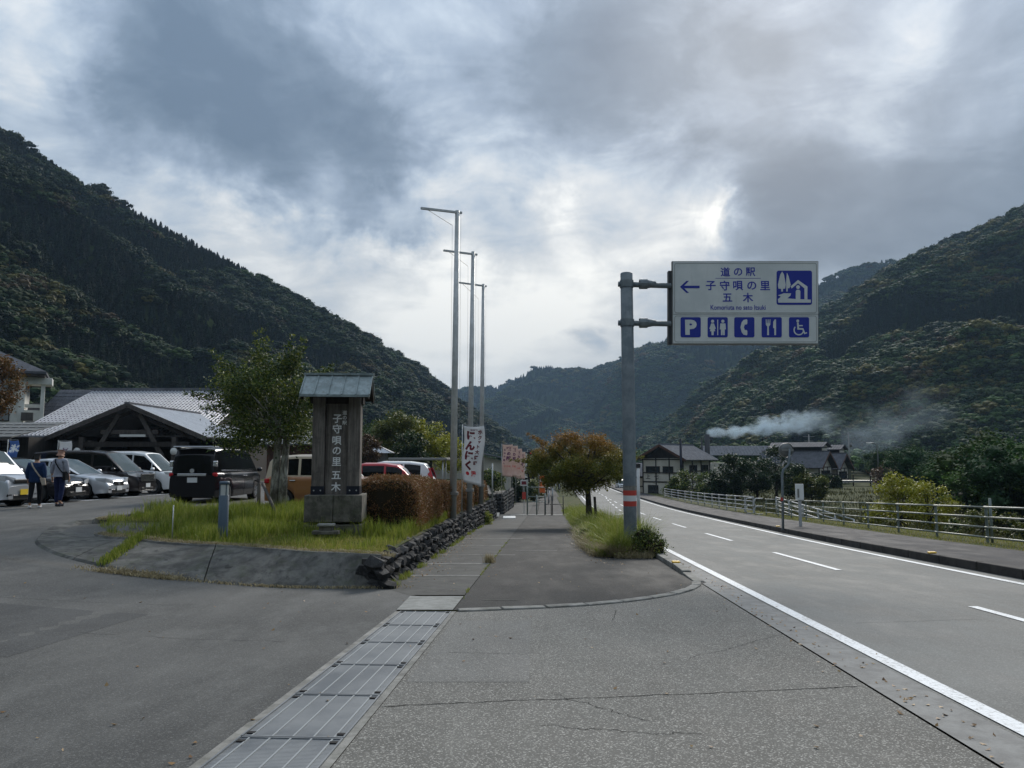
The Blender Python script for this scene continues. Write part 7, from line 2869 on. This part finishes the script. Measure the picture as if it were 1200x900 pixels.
# ------------------------------------------------------------------ gabled timber-framed houses
def jhouse(name, label, base, phi, w_, l_, wh_, rh, over=.8, roofm='tile_mid', wall='cream', end=-1, windows=(), clere=None, group=None, dark_gable=True):
    r = tag(empty(name, base, math.radians(phi)), label, 'house', group)
    MB().box((0, 0, wh_ / 2), (l_, w_, wh_)).build('wall', M[wall], r)
    for s in (-1, 1):
        roof_slope('roof', (-l_ / 2 - over, s * (w_ / 2 + over), wh_ - .35), (l_ / 2 + over, s * (w_ / 2 + over), wh_ - .35), (l_ / 2 + over, 0, wh_ + rh), (-l_ / 2 - over, 0, wh_ + rh), M[roofm], r, pitch=.45, rows=0, ribr=.05, th=.16)
        beamp('barge_board', (end * (l_ / 2 + over + .04), s * (w_ / 2 + over), wh_ - .36), (end * (l_ / 2 + over + .04), 0, wh_ + rh - .02), .10, .34, M['brown'] if wall == 'cream' else M['darktimber'], r)
    for e in (-1, 1):
        MB().poly([(e * (l_ / 2 - .1), -w_ / 2, wh_), (e * (l_ / 2 - .1), w_ / 2, wh_), (e * (l_ / 2 - .1), 0, wh_ + rh - .15)], (-.1 * e, 0, 0)).build('gable', M['darktimber'] if dark_gable and e == end else M[wall], r)  # gable at the framed end takes dark timber, unless switched off
    beamp('ridge_cap', (-l_ / 2 - over, 0, wh_ + rh + .2), (l_ / 2 + over, 0, wh_ + rh + .2), .35, .22, M[roofm], r)
    # timber frame on the gable end and the front wall
    xe_ = end * (l_ / 2 + .03)
    for y_ in np.linspace(-w_ / 2, w_ / 2, 4):
        beamp('timber_post', (xe_, y_, 0), (xe_, y_, wh_), .14, .14, M['darktimber'], r)
    for z_ in (.12, wh_ * .38, wh_ * .62, wh_ * .97):
        beamp('timber_rail', (xe_, -w_ / 2, z_), (xe_, w_ / 2, z_), .12, .16, M['darktimber'], r)
    for x_ in np.linspace(-l_ / 2, l_ / 2, 4):
        beamp('timber_post', (x_, -w_ / 2 - .03, 0), (x_, -w_ / 2 - .03, wh_), .14, .14, M['darktimber'], r)
    for z_ in (wh_ * .38, wh_ * .66, wh_ * .95):
        beamp('timber_rail', (-l_ / 2, -w_ / 2 - .03, z_), (l_ / 2, -w_ / 2 - .03, z_), .12, .16, M['darktimber'], r)
    for (ax, c1, z_, ww, hh, nb_) in windows:
        if ax == 'end':
            window(r, (end * (l_ / 2 + .04), c1, z_), ww, hh, 'window', 'darktimber', ny=end, bars=nb_, axis='y')
        else:
            window(r, (c1, -w_ / 2 - .04, z_), ww, hh, 'window', 'darktimber', ny=-1, bars=nb_, axis='x')
    if clere:
        cw, cl, cz, cy = clere
        MB().box((0, cy, wh_ + cz / 2), (cl, cw, cz)).build('clerestory_wall', M['darktimber'], r)
        for s in (-1, 1):
            roof_slope('clerestory_roof', (-cl / 2 - .6, cy + s * (cw / 2 + .7), wh_ + cz - .1), (cl / 2 + .6, cy + s * (cw / 2 + .7), wh_ + cz - .1), (cl / 2 + .6, cy, wh_ + cz + .8), (-cl / 2 - .6, cy, wh_ + cz + .8), M[roofm], r, pitch=.5, ribr=.05, th=.14)
        MB().poly([(end * cl / 2, cy - cw / 2, wh_ + cz), (end * cl / 2, cy + cw / 2, wh_ + cz), (end * cl / 2, cy, wh_ + cz + .7)], (.06 * end, 0, 0)).build('clerestory_gable', M[wall], r)
        MB().box((end * (cl / 2 + .03), cy, wh_ + cz * .6), (.08, cw * .9, cz * .7)).build('clerestory_panel', M[wall], r)
    return r


h1 = jhouse('timber_house', 'cream timber-framed house with grey gable roof beside the bend, just right of the sign pole', (25.0, 115.2, -4.1), 50, 6.6, 8.6, 5.6, 1.9, 1.0, end=-1,
            windows=[('end', 1.6, 3.9, 2.2, .95, 3), ('end', -.9, 3.9, 1.6, .95, 2), ('end', 1.6, 1.0, 1.6, 1.2, 1), ('side', 2.6, 3.9, 2.2, 1.3, 1), ('side', -1.2, 3.9, 2.2, 1.3, 1)])
for ch, yy_ in (('上', 2.4), ('七', 1.0)):
    me_t = Matrix.Translation((-4.42, yy_, 2.9)) @ Matrix.Rotation(-PI / 2, 4, 'Z') @ ROT
    text_obj(ch, .8, M['darktimber'], h1, me_t, bold=.01)
an = tag(empty('house_annex', (19.6, 117, -4.3)), 'small lean-to with grey roof left of the cream house', 'house')
MB().box((0, 2, 1.6), (3.6, 4, 3.2)).build('wall', M['cream'], an)
roof_slope('roof', (-2.4, -.6, 3.0), (2.2, -.6, 3.0), (2.2, 3, 5.0), (-2.4, 3, 5.0), M['tile_mid'], an, pitch=.5)
beamp('timber_rail', (-1.8, -.05, 1.5), (1.8, -.05, 1.5), .1, .14, M['darktimber'], an)
beamp('timber_rail', (-1.8, -.05, 3.0), (1.8, -.05, 3.0), .1, .5, M['darktimber'], an)
# stacks
b = at(798, 540, 108)
q = tag(empty('flue_pipe', (b.x, 108, -3.5)), 'black flue pipe standing before the cream house roof', 'flue')
MB().tube([(0, 0, 0), (0, 0, at(798, 514, 108).z + 3.5)], .17, 12).build('pipe', M['blackiron'], q, True)
b = at(829, 530, 126)
q = tag(empty('smoke_stack', (b.x, 126, -3.5)), 'grey smoke stack behind the cream house, source of the smoke', 'chimney')
MB().tube([(0, 0, 0), (0, 0, at(829, 509, 126).z + 3.5)], .42, 14).build('stack', M['darkgrey'], q, True)
MB().tube([(-.9, 0, 0), (-.9, 0, at(829, 513, 126).z + 3.5)], .16, 10).build('side_pipe', M['darkgrey'], q, True)

jhouse('gabled_house', 'dark-roofed house with cream gable, left one of the pair beyond the field', (53.5, 143.0, -3.6), -42, 6.2, 11, 3.6, 2.6, .9, 'tile_dark', 'cream', end=1,
       windows=[('end', 0, 2.2, 4.2, 1.3, 5), ('side', 1.5, 2.0, 3.2, 1.2, 3)], clere=(3.0, 9.5, 3.6, 2.0), group='pair of dark-roofed houses beyond the field', dark_gable=False)
jhouse('gabled_house', 'dark-roofed house with cream gable, right one of the pair beyond the field', (60.8, 149.0, -3.9), -42, 6.0, 8, 3.6, 2.6, .9, 'tile_dark', 'cream', end=1,
       windows=[('end', 0, 2.2, 4.0, 1.3, 5)], clere=(2.8, 6.5, 3.5, 2.2), group='pair of dark-roofed houses beyond the field', dark_gable=False)
b = at(1000, 566, 132)
q = tag(empty('covered_walk', (b.x, 132, -3.4)), 'long low pale roof in front of the pair of houses', 'shelter')
MB().box((0, 0, at(1000, 564, 132).z + 3.4), (19, 2.2, .35)).build('roof', M['alu'], q)
for k in range(7):
    MB().box((-9 + k * 3, 0, .9), (.15, .15, 2.2)).build('post', M['darktimber'], q)
b = at(880, 530, 150)
q = tag(empty('long_roof', (b.x - 1, 150, -3)), 'long grey roof showing behind the dark trees', 'house')
roof_slope('roof', (-9, -3, at(880, 534, 150).z + 3), (10, -3, at(880, 534, 150).z + 3), (10, 0, at(880, 530, 150).z + 4.2), (-9, 0, at(880, 530, 150).z + 4.2), M['tile_mid'], q, pitch=.6)
MB().box((.5, 0, 1.8), (18, 5, 3.6)).build('wall', M['cream'], q)

# house with grey roof behind the flag poles
b = at(570, 545, 78)
q = tag(empty('roadside_house', (b.x - 1.0, 80, -2.0)), 'beige house with grey roof behind the white and pink banners', 'house')
zR, zE2 = at(560, 529, 80).z + 2.0, at(590, 542, 76).z + 2.0
roof_slope('roof', (4.6, -4, zE2), (4.6, 6, zE2), (-.8, 6, zR), (-.8, -4, zR), M['tile_mid'], q, pitch=.6)
roof_slope('roof', (-6.2, 6, zE2), (-6.2, -4, zE2), (-.8, -4, zR), (-.8, 6, zR), M['tile_mid'], q, pitch=.6)
MB().box((-.8, 1.2, zE2 / 2), (8.6, 9, zE2)).build('wall', M['cream'], q)
MB().poly([(-5.0, -3.3, zE2), (3.4, -3.3, zE2), (-.8, -3.3, zR - .2)], (0, .2, 0)).build('gable', M['cream'], q)
window(q, (1.2, -3.35, 1.6), 1.6, 1.2, 'window')
# small kiosk
b = at(444, 534, 64)
q = tag(empty('kiosk', (b.x, 64, -.4)), 'tiny grey-roofed kiosk seen just right of the monument', 'kiosk')
zz = at(444, 531, 64).z + .4
MB().box((0, 0, zz / 2), (1.3, 1.3, zz)).build('wall', M['alu'], q)
MB().poly([(-1.2, -1, zz), (1.2, -1, zz), (0, 0, zz + .6)], (0, .05, 0)).poly([(1.2, -1, zz), (1.2, 1, zz), (0, 0, zz + .6)], (0, 0, .05)).poly([(-1.2, 1, zz), (-1.2, -1, zz), (0, 0, zz + .6)], (0, 0, .05)).poly([(1.2, 1, zz), (-1.2, 1, zz), (0, 0, zz + .6)], (0, 0, .05)).build('roof', M['metalroof'], q)
q = tag(empty('pale_fence', (at(430, 538, 60).x, 60, -.4)), 'low pale fence beyond the parked cars', 'fence')
for k in range(9):
    MB().box((-3 + k * .8, 0, .85), (.7, .05, 1.3)).build('panel', M['alu'], q)

# ------------------------------------------------------------------ utility poles and a street lamp beyond the houses
for i, (u, v0, v1, d, lab) in enumerate([(826.5 + 122, 509, 532, 170, 'utility pole with crossarms rising left of the pair of houses'), (995.5, 506, 540, 160, 'utility pole with crossarms and transformer right of the pair of houses')]):
    p = at(u, v1, d)
    q = tag(empty('utility_pole', (p.x, d, -4)), lab, 'utility pole')
    ht_ = at(u, v0, d).z + 4
    MB().tube([(0, 0, 0), (0, 0, ht_)], [.22, .14], 10).build('pole', M['alu'], q, True)
    for k in range(2):
        MB().box((0, 0, ht_ - .5 - k * 1.0), (2.6 - k * .6, .12, .12)).build('crossarm', M['alu'], q)
    MB().tube([(.4, 0, ht_ - 3.2), (.4, 0, ht_ - 2.3)], .28, 10).build('transformer', M['alu'], q, True)
    wires = MB()
    for k in range(3):
        e = Vector((28 + 4 * k, -6, -ht_ * .1 - 6 + k))
        ptsn = [Vector((.4 * k, 0, ht_ - .8 * k)).lerp(e + Vector((0, 0, ht_)), t) - Vector((0, 0, 4.5 * t * (1 - t))) for t in np.linspace(0, 1, 8)]
        if i == 1: wires.tube(ptsn, .03, 4)
    if wires.f: wires.build('cables', M['alu'], q)['kind'] = 'stuff'
p = at(1029, 545, 130)
q = tag(empty('street_lamp', (p.x, 130, -4)), 'slim street lamp right of the pair of houses', 'street lamp')
ht_ = at(1028, 521, 130).z + 4
MB().tube([(0, 0, 0), (0, 0, ht_), (-.5, 0, ht_ + .25), (-1.3, 0, ht_ + .3)], .1, 8).build('pole', M['alu'], q, True)
MB().box((-1.4, 0, ht_ + .27), (.8, .35, .2)).build('lamp_head', M['lampglobe'], q, bevel=.04)


# ------------------------------------------------------------------ single trees
def tree(name, label, base, H, crown, nleaf, lsize, mat, trunk_r=.12, barkm='bark', seed=1, lean=(0, 0), clumps=26, fork=.35, stems=1, group=None, flat=.8, cr=(.28, .42), sprig=0, aspect=.55):
    """crown: (cx, cy, cz, rx, ry, rz) in tree space"""
    rng = np.random.default_rng(seed)
    root = tag(empty(name, base), label, 'tree', group)
    cx, cy, cz, rx, ry, rz_ = crown
    cs, rs = [], []
    for i in range(clumps):
        d = rng.normal(size=3)
        d /= np.linalg.norm(d)
        r = (.35 + .65 * rng.random() ** .5)
        c = np.array([cx + d[0] * rx * r * .78, cy + d[1] * ry * r * .78, cz + d[2] * rz_ * r * .78])
        cs.append(c)
        rs.append(min(rx, rz_) * rng.uniform(*cr))
    # trunk and limbs
    tr = MB()
    for s_ in range(stems):
        ox_ = (s_ - (stems - 1) / 2) * trunk_r * 2.0
        z1 = H * fork
        top = Vector((cx * .6 + ox_ * .5 + lean[0], cy * .6 + lean[1], cz - rz_ * .25))
        p0 = Vector((ox_, 0, -.15))
        p1 = Vector((ox_ + lean[0] * .3, lean[1] * .3, z1 * .5))
        p2 = Vector((ox_ + lean[0] * .7, lean[1] * .7, z1))
        tr.tube([p0, p1, p2, top], [trunk_r * 1.25, trunk_r, trunk_r * .85, trunk_r * .45], 12)
    tk = tr.build('trunk', M[barkm], root, True)
    lb_ = MB()
    for c in cs[::2]:
        c = Vector(c)
        st_ = p2.lerp(top, rng.uniform(.0, .9))
        mid = st_.lerp(c, .5) + Vector((rng.normal() * .08, rng.normal() * .08, -.06 * H * .2))
        lb_.tube([st_, mid, c], [trunk_r * .42, trunk_r * .25, trunk_r * .08], 6, caps=False)
    lo = lb_.build('limbs', M[barkm], root, True)
    lo['kind'] = 'stuff'
    if sprig:
        for _ in range(sprig):
            d = rng.normal(size=3)
            d[2] = abs(d[2]) * .8
            d /= np.linalg.norm(d)
            for k in range(4):
                cs.append(np.array([cx + d[0] * rx * (.8 + .12 * k), cy + d[1] * ry * (.8 + .12 * k), cz + d[2] * rz_ * (.8 + .14 * k)]))
                rs.append(min(rx, rz_) * (.16 - .03 * k))
    tot = sum(r * r for r in rs)
    P = cluster_points(cs, rs, nleaf / tot, rng, .35, flat)
    v, f = leaf_cloud(P, lsize, rng, .35, aspect)
    np_mesh('foliage', v, f, M[mat], root)
    return root


def turning_b(nt, bs):
    geo = nt.new('ShaderNodeNewGeometry')
    P = objco(nt)
    s_ = nt.new('ShaderNodeSeparateXYZ')
    nt.put(s_.inputs[0], P)
    n_ = nt.noise(P, 1.4, 4, .6)
    k = nt.rng(nt.math('ADD', s_.outputs[2], nt.math('MULTIPLY', nt.math('SUBTRACT', n_, .5), 2.4)), 2.8, 4.1)
    r = geo.outputs['Random Per Island']
    g_ = nt.ramp(r, [(0, (.05, .075, .014)), (.5, (.13, .145, .02)), (1, (.23, .20, .03))])
    o_ = nt.ramp(r, [(0, (.12, .08, .016)), (.5, (.27, .13, .028)), (1, (.36, .21, .04))])
    c = nt.mix(k, g_, o_)
    nt.put(bs.inputs['Base Color'], c)
    tr = nt.new('ShaderNodeBsdfTranslucent')
    nt.put(tr.inputs[0], c)
    mx = nt.new('ShaderNodeMixShader')
    mx.inputs[0].default_value = .25
    out = [q_ for q_ in nt.n if q_.type == 'OUTPUT_MATERIAL'][0]
    nt.l.new(bs.outputs[0], mx.inputs[1])
    nt.l.new(tr.outputs[0], mx.inputs[2])
    nt.l.new(mx.outputs[0], out.inputs[0])


M['turning'] = material('turning_cherry_leaves', turning_b, rough=.6, spec=.2)

b = at(325, 590, 19.6)
zb = plz(b.x, 19.6)
tree('lawn_tree', 'bushy green tree with pale lichened trunk standing in the lawn left of the monument', (b.x, 19.6, zb), 4.5, (-.36, 0, 2.70, 1.80, 1.45, 1.65), 27000, .078, 'leaf_green', .105, 'bark_pale', 11, (.12, 0), 38, .42, 2, sprig=26, cr=(.24, .38))
b = at(691, 615, 35)
zb = h(b.x, 35) + .05
tree('street_tree', 'rounded street tree turning orange on top, on the grassy island left of the sign pole', (b.x, 35, zb), 4.4, (-.45, 0, 2.85, 3.0, 2.3, 1.55), 40000, .095, 'turning', .14, 'bark', 12, (-.1, 0), 64, .36, 1, cr=(.22, .38), sprig=4)
q = tag(empty('tree_stake', (at(699, 600, 34.5).x, 34.5, h(3.8, 34.5))), 'short dark stake beside the street tree trunk', 'stake')
MB().tube([(0, 0, 0), (-.08, 0, 1.35)], .06, 8).build('post', M['darktimber'], q, True)


def ptree(u, vtop, vbase, d, wpx_, mat, label, name='tree', seed=1, n=5000, zb=None, ls=.2, clumps=22, **kw):
    top, bs_ = at(u, vtop, d), at(u, vbase, d)
    zb = bs_.z if zb is None else zb
    H = top.z - zb
    r = wpx_ / 2 * d / F * 1.2
    ch = kw.pop('ch', .5)
    return tree(name, label, (top.x, d, zb), H, (0, 0, H * (1 - ch * .5), r, r * .9, H * ch * .52), n, ls, mat, max(.08, H * .022), 'bark', seed, clumps=clumps, fork=.4, **kw)


ptree(-4, 408, 500, 55, 62, 'leaf_orange', 'brownish olive tree at the left edge before the white building', seed=21, n=7000, zb=0, ls=.22, ch=.6)
ptree(462, 474, 545, 72, 52, 'leaf_olive', 'tall olive green tree right of the monument roof', seed=22, n=7000, zb=-.5, ls=.26, ch=.8)
ptree(505, 482, 545, 76, 56, 'leaf_yellow', 'yellowing tree left of the nearest flag pole', seed=23, n=6500, zb=-.8, ls=.26, ch=.8)
ptree(484, 500, 550, 66, 46, 'leaf_dark', 'dark green tree between the olive and the yellowing trees', seed=24, n=5000, zb=-.4, ls=.22, ch=.8)
ptree(433, 505, 545, 62, 30, 'leaf_brown', 'small rusty tree right beside the monument posts', seed=25, n=2500, zb=-.4, ls=.2, ch=.8)
ptree(530, 508, 548, 60, 38, 'leaf_yellow', 'low yellow-green tree behind the nearest flag pole', seed=26, n=3000, zb=-.8, ls=.2, ch=.8)
ptree(345, 478, 540, 60, 60, 'leaf_olive', 'olive tree glimpsed behind the lawn tree and the monument', seed=27, n=4500, zb=-.4, ls=.24, ch=.8)
ptree(575, 545, 578, 60, 30, 'leaf_green', 'spiky shrub below the house behind the banners', name='shrub_tree', seed=28, n=1600, zb=-2.0, ls=.22, ch=.8)
ptree(655, 512, 575, 150, 60, 'leaf_dark', 'dark tree behind the street tree at the far end of the walkway', seed=29, n=4000, ls=.4, ch=.85)
ptree(640, 536, 580, 110, 44, 'leaf_olive', 'olive bush beyond the barrier left of the walkway end', seed=30, n=3000, ls=.3, ch=.85)
for i, (u, vt, d, wp_, mt, lb_) in enumerate([(608, 556, 84, 34, 'leaf_dark', 'dark shrub low behind the black banners'), (626, 560, 88, 30, 'leaf_olive', 'olive shrub behind the pipe barrier'), (598, 548, 92, 40, 'leaf_dark', 'dark tree behind the pink banners')]):
    ptree(u, vt, 592, d, wp_, mt, lb_, name='shrub_tree', seed=80 + i, n=3000, zb=-3.6, ls=.24, ch=.95)
# right side: dark trees between the houses
for i, (u, vt, d, wp_, mt, lb_) in enumerate([(862, 524, 88, 36, 'leaf_dark', 'dark evergreen just right of the cream house'), (886, 530, 86, 36, 'leaf_dark', 'rounder dark tree, second from the cream house'),
                                             (908, 519, 90, 34, 'leaf_dark', 'tallest dark tree, left of the mirror pole'), (934, 541, 84, 34, 'leaf_dark', 'low dark tree just right of the mirror pole'), (950, 551, 82, 30, 'leaf_olive', 'low olive shrub tree right of the mirror pole'), (845, 548, 90, 30, 'leaf_dark', 'short dark tree in front of the cream house corner')]):
    ptree(u, vt, 592, d, wp_ * 1.15, mt, lb_, seed=40 + i, n=5500, zb=-3.6, ls=.26, ch=.92, group='dark trees between the houses', clumps=26)
for i, (u, vt, d, wp_, lb_) in enumerate([(812, 549, 96, 46, 'grey-green shrub in front of the cream house wall'), (832, 560, 92, 34, 'low shrub at the corner of the cream house'), (792, 556, 98, 26, 'small shrub under the written wall of the cream house')]):
    ptree(u, vt, 585, d, wp_, 'leaf_green', lb_, name='shrub_tree', seed=50 + i, n=3800, zb=-4.2, ls=.24, ch=.95)
ptree(1050, 549, 622, 38, 60, 'leaf_yellow', 'bright yellow-green tree beyond the railing, left half', seed=60, n=7500, zb=-3.2, ls=.13, ch=.97, clumps=34, cr=(.22, .36))
ptree(1086, 551, 622, 39, 54, 'leaf_yellow', 'bright yellow-green tree beyond the railing, right half', seed=61, n=6500, zb=-3.2, ls=.13, ch=.97, clumps=30, cr=(.22, .36))
for i, (u, vt, d, wp_, mt, lb_) in enumerate([(1148, 583, 31, 40, 'leaf_olive', 'olive bush beyond the railing near the right edge'), (1192, 592, 29, 46, 'leaf_olive', 'olive bush cut by the right edge beyond the railing'), (1120, 604, 33, 30, 'leaf_green', 'low green bush right of the yellow-green tree'),
                                             (1015, 600, 40, 40, 'leaf_olive', 'low bush left of the yellow-green tree')]):
    ptree(u, vt, 640, d, wp_, mt, lb_, name='shrub_tree', seed=70 + i, n=3200, zb=-3.0, ls=.12, ch=.95)
ptree(1037, 541, 566, 125, 30, 'leaf_brown', 'bare brownish tree behind the yellow-green tree', seed=75, n=2500, zb=-4, ls=.3, ch=.9)
# dark clipped hedge below the houses
hedge('garden_hedge', [(at(912, 575, 120).x, 120, -3.4), (at(945, 575, 122).x, 122, -3.4), (at(985, 575, 124).x, 124, -3.6)], 3.0, 2.3, 4500, 'dark hedge below the pair of houses', .35, 'leaf_dark', 9)
_gh = [o for o in COL.objects if o.name == 'garden_hedge'][0]
del _gh['group']

# rough field growth: tall weeds between the railing and the houses
pts, hs = [], []
while len(pts) < 16000:
    y = random.uniform(24, 118)
    x = random.uniform(fenceX(min(y, 300)) + 2.0, fenceX(y) + 10 + y * .42)
    if random.random() > .5 + fbm(x * .12, y * .12, 4) * 1.2: continue
    pts.append((x, y, h(x, y)))
    hs.append(random.uniform(.15, .5) * (1 + .5 * fbm(x * .2, y * .2, 8)))
M['field_grass'] = leafmat('field_weeds', [(0.035, 0.04, 0.014), (0.06, 0.065, 0.022), (0.09, 0.08, 0.03)], .25)
blades('field_weeds', pts, hs, .09, M['field_grass'], lean=.5)
pts, hs = [], []
for _ in range(9000):
    y = 10 + random.random() ** 1.5 * 45
    x = random.uniform(walkR(y) + .02, fenceX(y) + 1.1)
    pts.append((x, y, h(x, y) + .14))
    hs.append(random.uniform(.04, .13))
blades('verge_grass', pts, hs, .016, M['grass_short'])

# wooded river bank below the right hillside, and scrub at the foot of the left one
rng = np.random.default_rng(5)
P, K_, S_, T_ = [], [], [], []
while len(P) < 2600:
    y = rng.uniform(45, 330)
    x = rng.uniform(.42 * y + 10, .42 * y + 130)
    if x < 62 and 100 < y < 170: continue
    if x > 165 and y < 240: continue
    P.append((x, y, h(x, y) - .5))
    K_.append(int(rng.integers(5, 7)))
    s_ = rng.uniform(4, 8)
    S_.append((s_ * 1.1, s_ * 1.1, s_))
    T_.append((*(PAL_B[rng.choice([0, 1, 2, 2, 5])] * rng.uniform(.7, 1.4)), 1))
for _ in range(420):
    y = rng.uniform(175, 420)
    x = rng.uniform(fenceX(min(y, 320)) + 14, .42 * y + 10)
    if 45 < x < 75 and y < 175: continue
    P.append((x, y, h(x, y) - .5))
    K_.append(int(rng.integers(3)))
    s_ = rng.uniform(4, 9)
    S_.append((s_ * 1.1, s_ * 1.1, s_))
    T_.append((*(PAL_B[rng.choice([0, 1, 2, 5])] * rng.uniform(.7, 1.2)), 1))
for _ in range(1500):
    y = rng.uniform(66, 420)
    lim = -4.5 + .025 * y if y > 190 else -12
    x = rng.uniform(-115, -14 if y < 190 else lim)
    if y < 100 and x < -14 and x > -72 and not (y > 92): continue
    P.append((x, y, h(x, y) - .5))
    K_.append(int(rng.integers(5, 7)))
    s_ = rng.uniform(4.5, 9)
    S_.append((s_ * 1.15, s_ * 1.15, s_))
    T_.append((*(PAL_B[rng.choice([0, 1, 2, 5, 5, 6])] * rng.uniform(.4, .9)), 1))
for _ in range(700):
    y = rng.uniform(325, 760)
    x = rng.uniform(-15 + .02 * y, 130)
    P.append((x, y, h(x, y) - .5))
    K_.append(int(rng.integers(3)))
    s_ = rng.uniform(5, 9)
    S_.append((s_ * 1.4, s_ * 1.4, s_))
    T_.append((*(PAL_B[rng.choice([0, 1, 2, 5])] * rng.uniform(.5, .9)), 1))
forest('valley_wood', P, S_, K_, T_)


# unseen hillside added behind the viewer to darken the reflections in the cars
rear_ridge = [(-700, -120, 210), (-420, -330, 230), (-150, -480, 190), (120, -520, 170), (420, -420, 220), (700, -150, 230)]
rear_foot = [(-230, -20, 0), (-190, -140, 2), (-90, -220, 3), (80, -240, 3), (200, -170, 0), (280, -20, -10)]
H4, V4, F4 = hill('added_rear_hillside', rear_ridge, rear_foot, 50, 24, 14, 0.011, -0.03, 3.3)

# ------------------------------------------------------------------ smoke
def smoke_puff(name, p0, p1, r0, r1, dens, seed, scale):
    p0, p1 = Vector(p0), Vector(p1)
    L_ = (p1 - p0).length
    rings = []
    n = 10
    m_ = MB()
    m_.tube([(L_ * k / n, 0, 0) for k in range(n + 1)], [(r0 + (r1 - r0) * (k / n) ** .8) * (1.0 if 0 < k < n else .6) * 1.15 for k in range(n + 1)], 14)
    mt = bpy.data.materials.new(name + '_vapour')
    mt.use_nodes = True
    mt.node_tree.nodes.clear()
    nt = NT(mt.node_tree)
    o_ = nt.new('ShaderNodeOutputMaterial')
    v_ = nt.new('ShaderNodeVolumePrincipled')
    v_.inputs['Color'].default_value = (.76, .90, 1.0, 1)
    P = objco(nt)
    sp_ = nt.new('ShaderNodeSeparateXYZ')
    nt.put(sp_.inputs[0], P)
    x = nt.math('DIVIDE', sp_.outputs[0], L_, clamp=True)
    rad = nt.math('MULTIPLY_ADD', nt.math('POWER', nt.math('MAXIMUM', x, .0001), .8), r1 - r0, r0)
    wv = nt.math('MULTIPLY', nt.math('SUBTRACT', nt.noise(nt.mapping(P, loc=(seed, 0, 0)), scale * .35, 2, .5), .5), rad)
    dy = sp_.outputs[1]
    dz = nt.math('ADD', sp_.outputs[2], wv)
    rr_ = nt.math('SQRT', nt.math('ADD', nt.math('MULTIPLY', dy, dy), nt.math('MULTIPLY', dz, dz)))
    f_ = nt.math('SUBTRACT', 1.0, nt.math('DIVIDE', rr_, rad))
    nz = nt.noise(nt.mapping(P, loc=(seed, seed, 0), scale=(.7, 1, 1)), scale, 5, .6, .6)
    d_ = nt.math('MULTIPLY', nt.rng(nt.math('ADD', nt.math('MULTIPLY', f_, 1.1), nt.math('MULTIPLY', nt.math('SUBTRACT', nz, .5), 3.4)), .10, 1.0), 1.0)
    ends = nt.math('MULTIPLY', nt.rng(x, 0.0, .03), nt.rng(x, 1.0, .35))
    th = nt.math('DIVIDE', r0 * 1.6, nt.math('ADD', rad, r0 * .6))
    nt.put(v_.inputs['Density'], nt.math('MULTIPLY', nt.math('MULTIPLY', d_, dens), nt.math('MULTIPLY', ends, th)))
    nt.l.new(v_.outputs[0], o_.inputs['Volume'])
    ob = m_.build(name, mt)
    ob.location = p0
    ob.rotation_euler = (p1 - p0).to_track_quat('X', 'Z').to_euler()
    ob['kind'] = 'stuff'
    return ob


smoke_puff('smoke', at(827, 508, 126), at(990, 489, 138), .7, 3.2, 1.5, 3.0, .50)
smoke_puff('smoke', at(985, 520, 170), at(1120, 465, 190), 7.0, 9.0, .020, 8.0, .2)

# ------------------------------------------------------------------ haze in the valley air
def haze_box():
    mb = MB().box((100, 1500, 205), (4600, 5200, 450))
    m = bpy.data.materials.new('haze_air')
    m.use_nodes = True
    m.node_tree.nodes.clear()
    o = m.node_tree.nodes.new('ShaderNodeOutputMaterial')
    v = m.node_tree.nodes.new('ShaderNodeVolumePrincipled')
    v.inputs['Color'].default_value = (0.52, 0.74, 1.0, 1)
    v.inputs['Density'].default_value = HAZE
    v.inputs['Anisotropy'].default_value = 0.0
    m.node_tree.links.new(v.outputs[0], o.inputs['Volume'])
    b = mb.build('haze', m)
    b['kind'] = 'stuff'


HAZE = 0.00013
haze_box()
